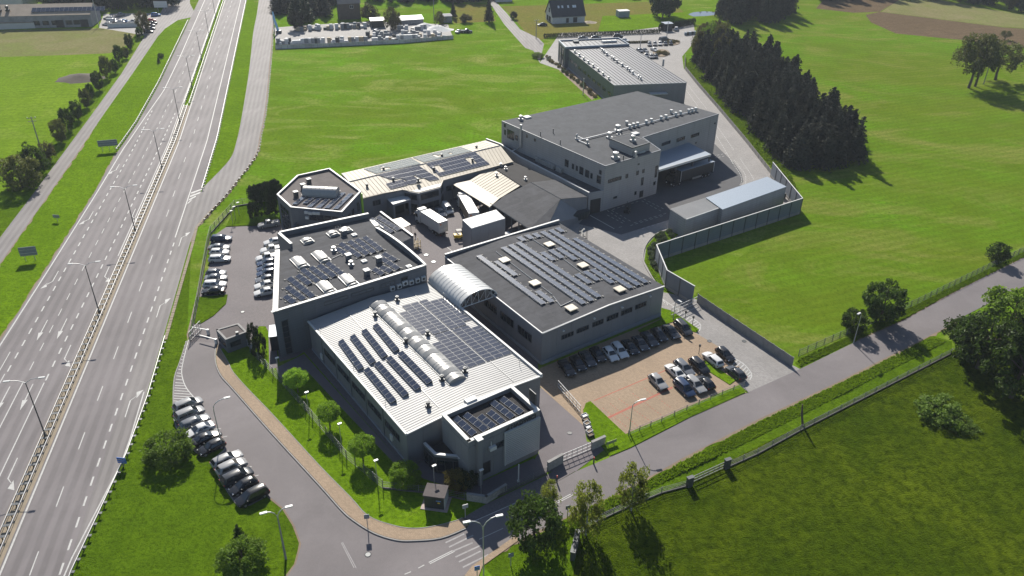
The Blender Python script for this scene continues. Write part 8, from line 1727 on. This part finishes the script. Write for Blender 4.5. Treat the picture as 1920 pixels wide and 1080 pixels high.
# ------------------------------------------------------------------ summer haze over the whole site
m = MB(); m.bx(-1950, 1950, -420, 3150, -1.0, 92.0); hz = m.build('haze', None); hm = bpy.data.materials.new('haze_air'); hm.use_nodes = True; ht = hm.node_tree; ht.nodes.clear()
ho = ht.nodes.new('ShaderNodeOutputMaterial'); hv = ht.nodes.new('ShaderNodeVolumePrincipled'); hv.inputs['Color'].default_value = (0.80, 0.88, 1.0, 1); hv.inputs['Density'].default_value = 0.00010; hv.inputs['Anisotropy'].default_value = 0.2
ht.links.new(hv.outputs[0], ho.inputs['Volume']); hz.data.materials.clear(); hz.data.materials.append(hm); hz['kind'] = 'stuff'

# ------------------------------------------------------------------ small clutter: drains and pallets
for px, lab in (((575, 870), 'dark drain cover on the works road beside the pavement'), ((690, 1040), 'dark drain cover in the road junction'), ((1068, 812), 'round drain cover in the side yard'), ((455, 585), 'drain cover in the staff parking near the gatehouse'), ((1330, 640), 'drain cover on the light drive by the parked white estate'), ((1395, 640), 'drain cover on the light drive along the concrete fence')):
    p = G(*px); m = MB(); m.tube([(.4 * math.cos(t * .524), .4 * math.sin(t * .524), .02) for t in range(13)], .04, 4); m.cyl((0, 0), .36, 0, .025, 12); tag(m.build('drain_cover', M_STEELD if px[0] != 1068 else M_CONC, None, loc=(p[0], p[1], .04)), lab, 'drain cover')
for px, c, lab in (((838, 372), 3, 'pallet of boxes under the two-storey bay'), ((848, 368), 0, 'pale pallet stack at the end of the beige wing'), ((772, 398), 2, 'dark pallet stack inside the loading porch shade'), ((1058, 405), 1, 'grey pallet stack by the charcoal shelter wall'), ((1466, 372), 2, 'dark waste container behind the long shed'), ((1112, 395), 3, 'pallet of goods beside the wing door'), ((950, 447), 0, 'pale pallet against the storage tower')):
    p = G(*px); o = link('goods_pallet', PM[c][1], None, (p[0], p[1], .05), .62); o.scale = (1.2, 1.2, 1.1); tag(o, lab, 'pallet')
# ------------------------------------------------------------------ labels for the countable rows: numbered from something one can find
NUM = [a for a in 'first second third fourth fifth sixth seventh eighth ninth tenth eleventh twelfth thirteenth fourteenth fifteenth sixteenth seventeenth eighteenth nineteenth twentieth'.split()]
def renumber(group, key, text):
    obs = sorted([o for o in bpy.data.objects if o.parent is None and o.get('group') == group], key=key)
    for i, o in enumerate(obs): o['label'] = text % NUM[min(i, len(NUM) - 1)]
renumber('solar rows on the felt roof', lambda o: bS.loc(o.location)[0] + .001 * bS.loc(o.location)[1], 'solar row on the dark felt roof, %s counted from the arched canopy side')
renumber('ballasted solar rows on the office block', lambda o: bO.loc(o.location)[0], 'ballasted solar row on the tall office block, %s counted from its left parapet')
renumber('solar rows on the front office', lambda o: bA.loc(o.location)[0], 'short solar row on the black front office roof, %s from the entrance lobby')
renumber('solar rows on the pavilion', lambda o: bX.loc(o.location)[0], 'solar row on the brown pavilion roof, %s from its glazed corner bay')
renumber('solar rows behind the curved parapet', lambda o: bO.loc(o.location)[0], 'long solar row on the low rear roof, %s from the curved parapet')
renumber('median lamp posts', lambda o: -abs(1e4 - o.location.y), 'tall twin-armed median lamp post, %s in line from the far end of the road') if 0 else None
for o in bpy.data.objects:
    if o.get('group') == 'tilted solar rows on the white roof': x, y = bW.loc(o.location); o['label'] = 'tilted solar row on the white roof, %s'
lw_ = sorted([o for o in bpy.data.objects if o.get('group') == 'tilted solar rows on the white roof'], key=lambda o: bW.loc(o.location)[1])
for half, nm in ((lw_[:4], 'in bank nearer the front office'), (lw_[4:], 'in bank by the tall block')):
    for i, o in enumerate(sorted(half, key=lambda o: bW.loc(o.location)[0])): o['label'] = 'solar row on the white roof, %s from the eave %s' % (NUM[i], nm)
ml = sorted([o for o in bpy.data.objects if o.get('group') == 'median lamp posts'], key=lambda o: o.location.y)
ns = [o for o in ml if (Vector(o.location[:2]) - Vector(_a0)).dot(HWD) < 196]
for i, o in enumerate(ns[::-1]): o['label'] = 'twin-armed lamp post on the sandy median, %s back from where grass begins' % NUM[i]
for i, o in enumerate([o for o in ml if o not in ns]): o['label'] = 'twin-armed lamp post on the grassed median, %s beyond where the sand ends' % NUM[i]
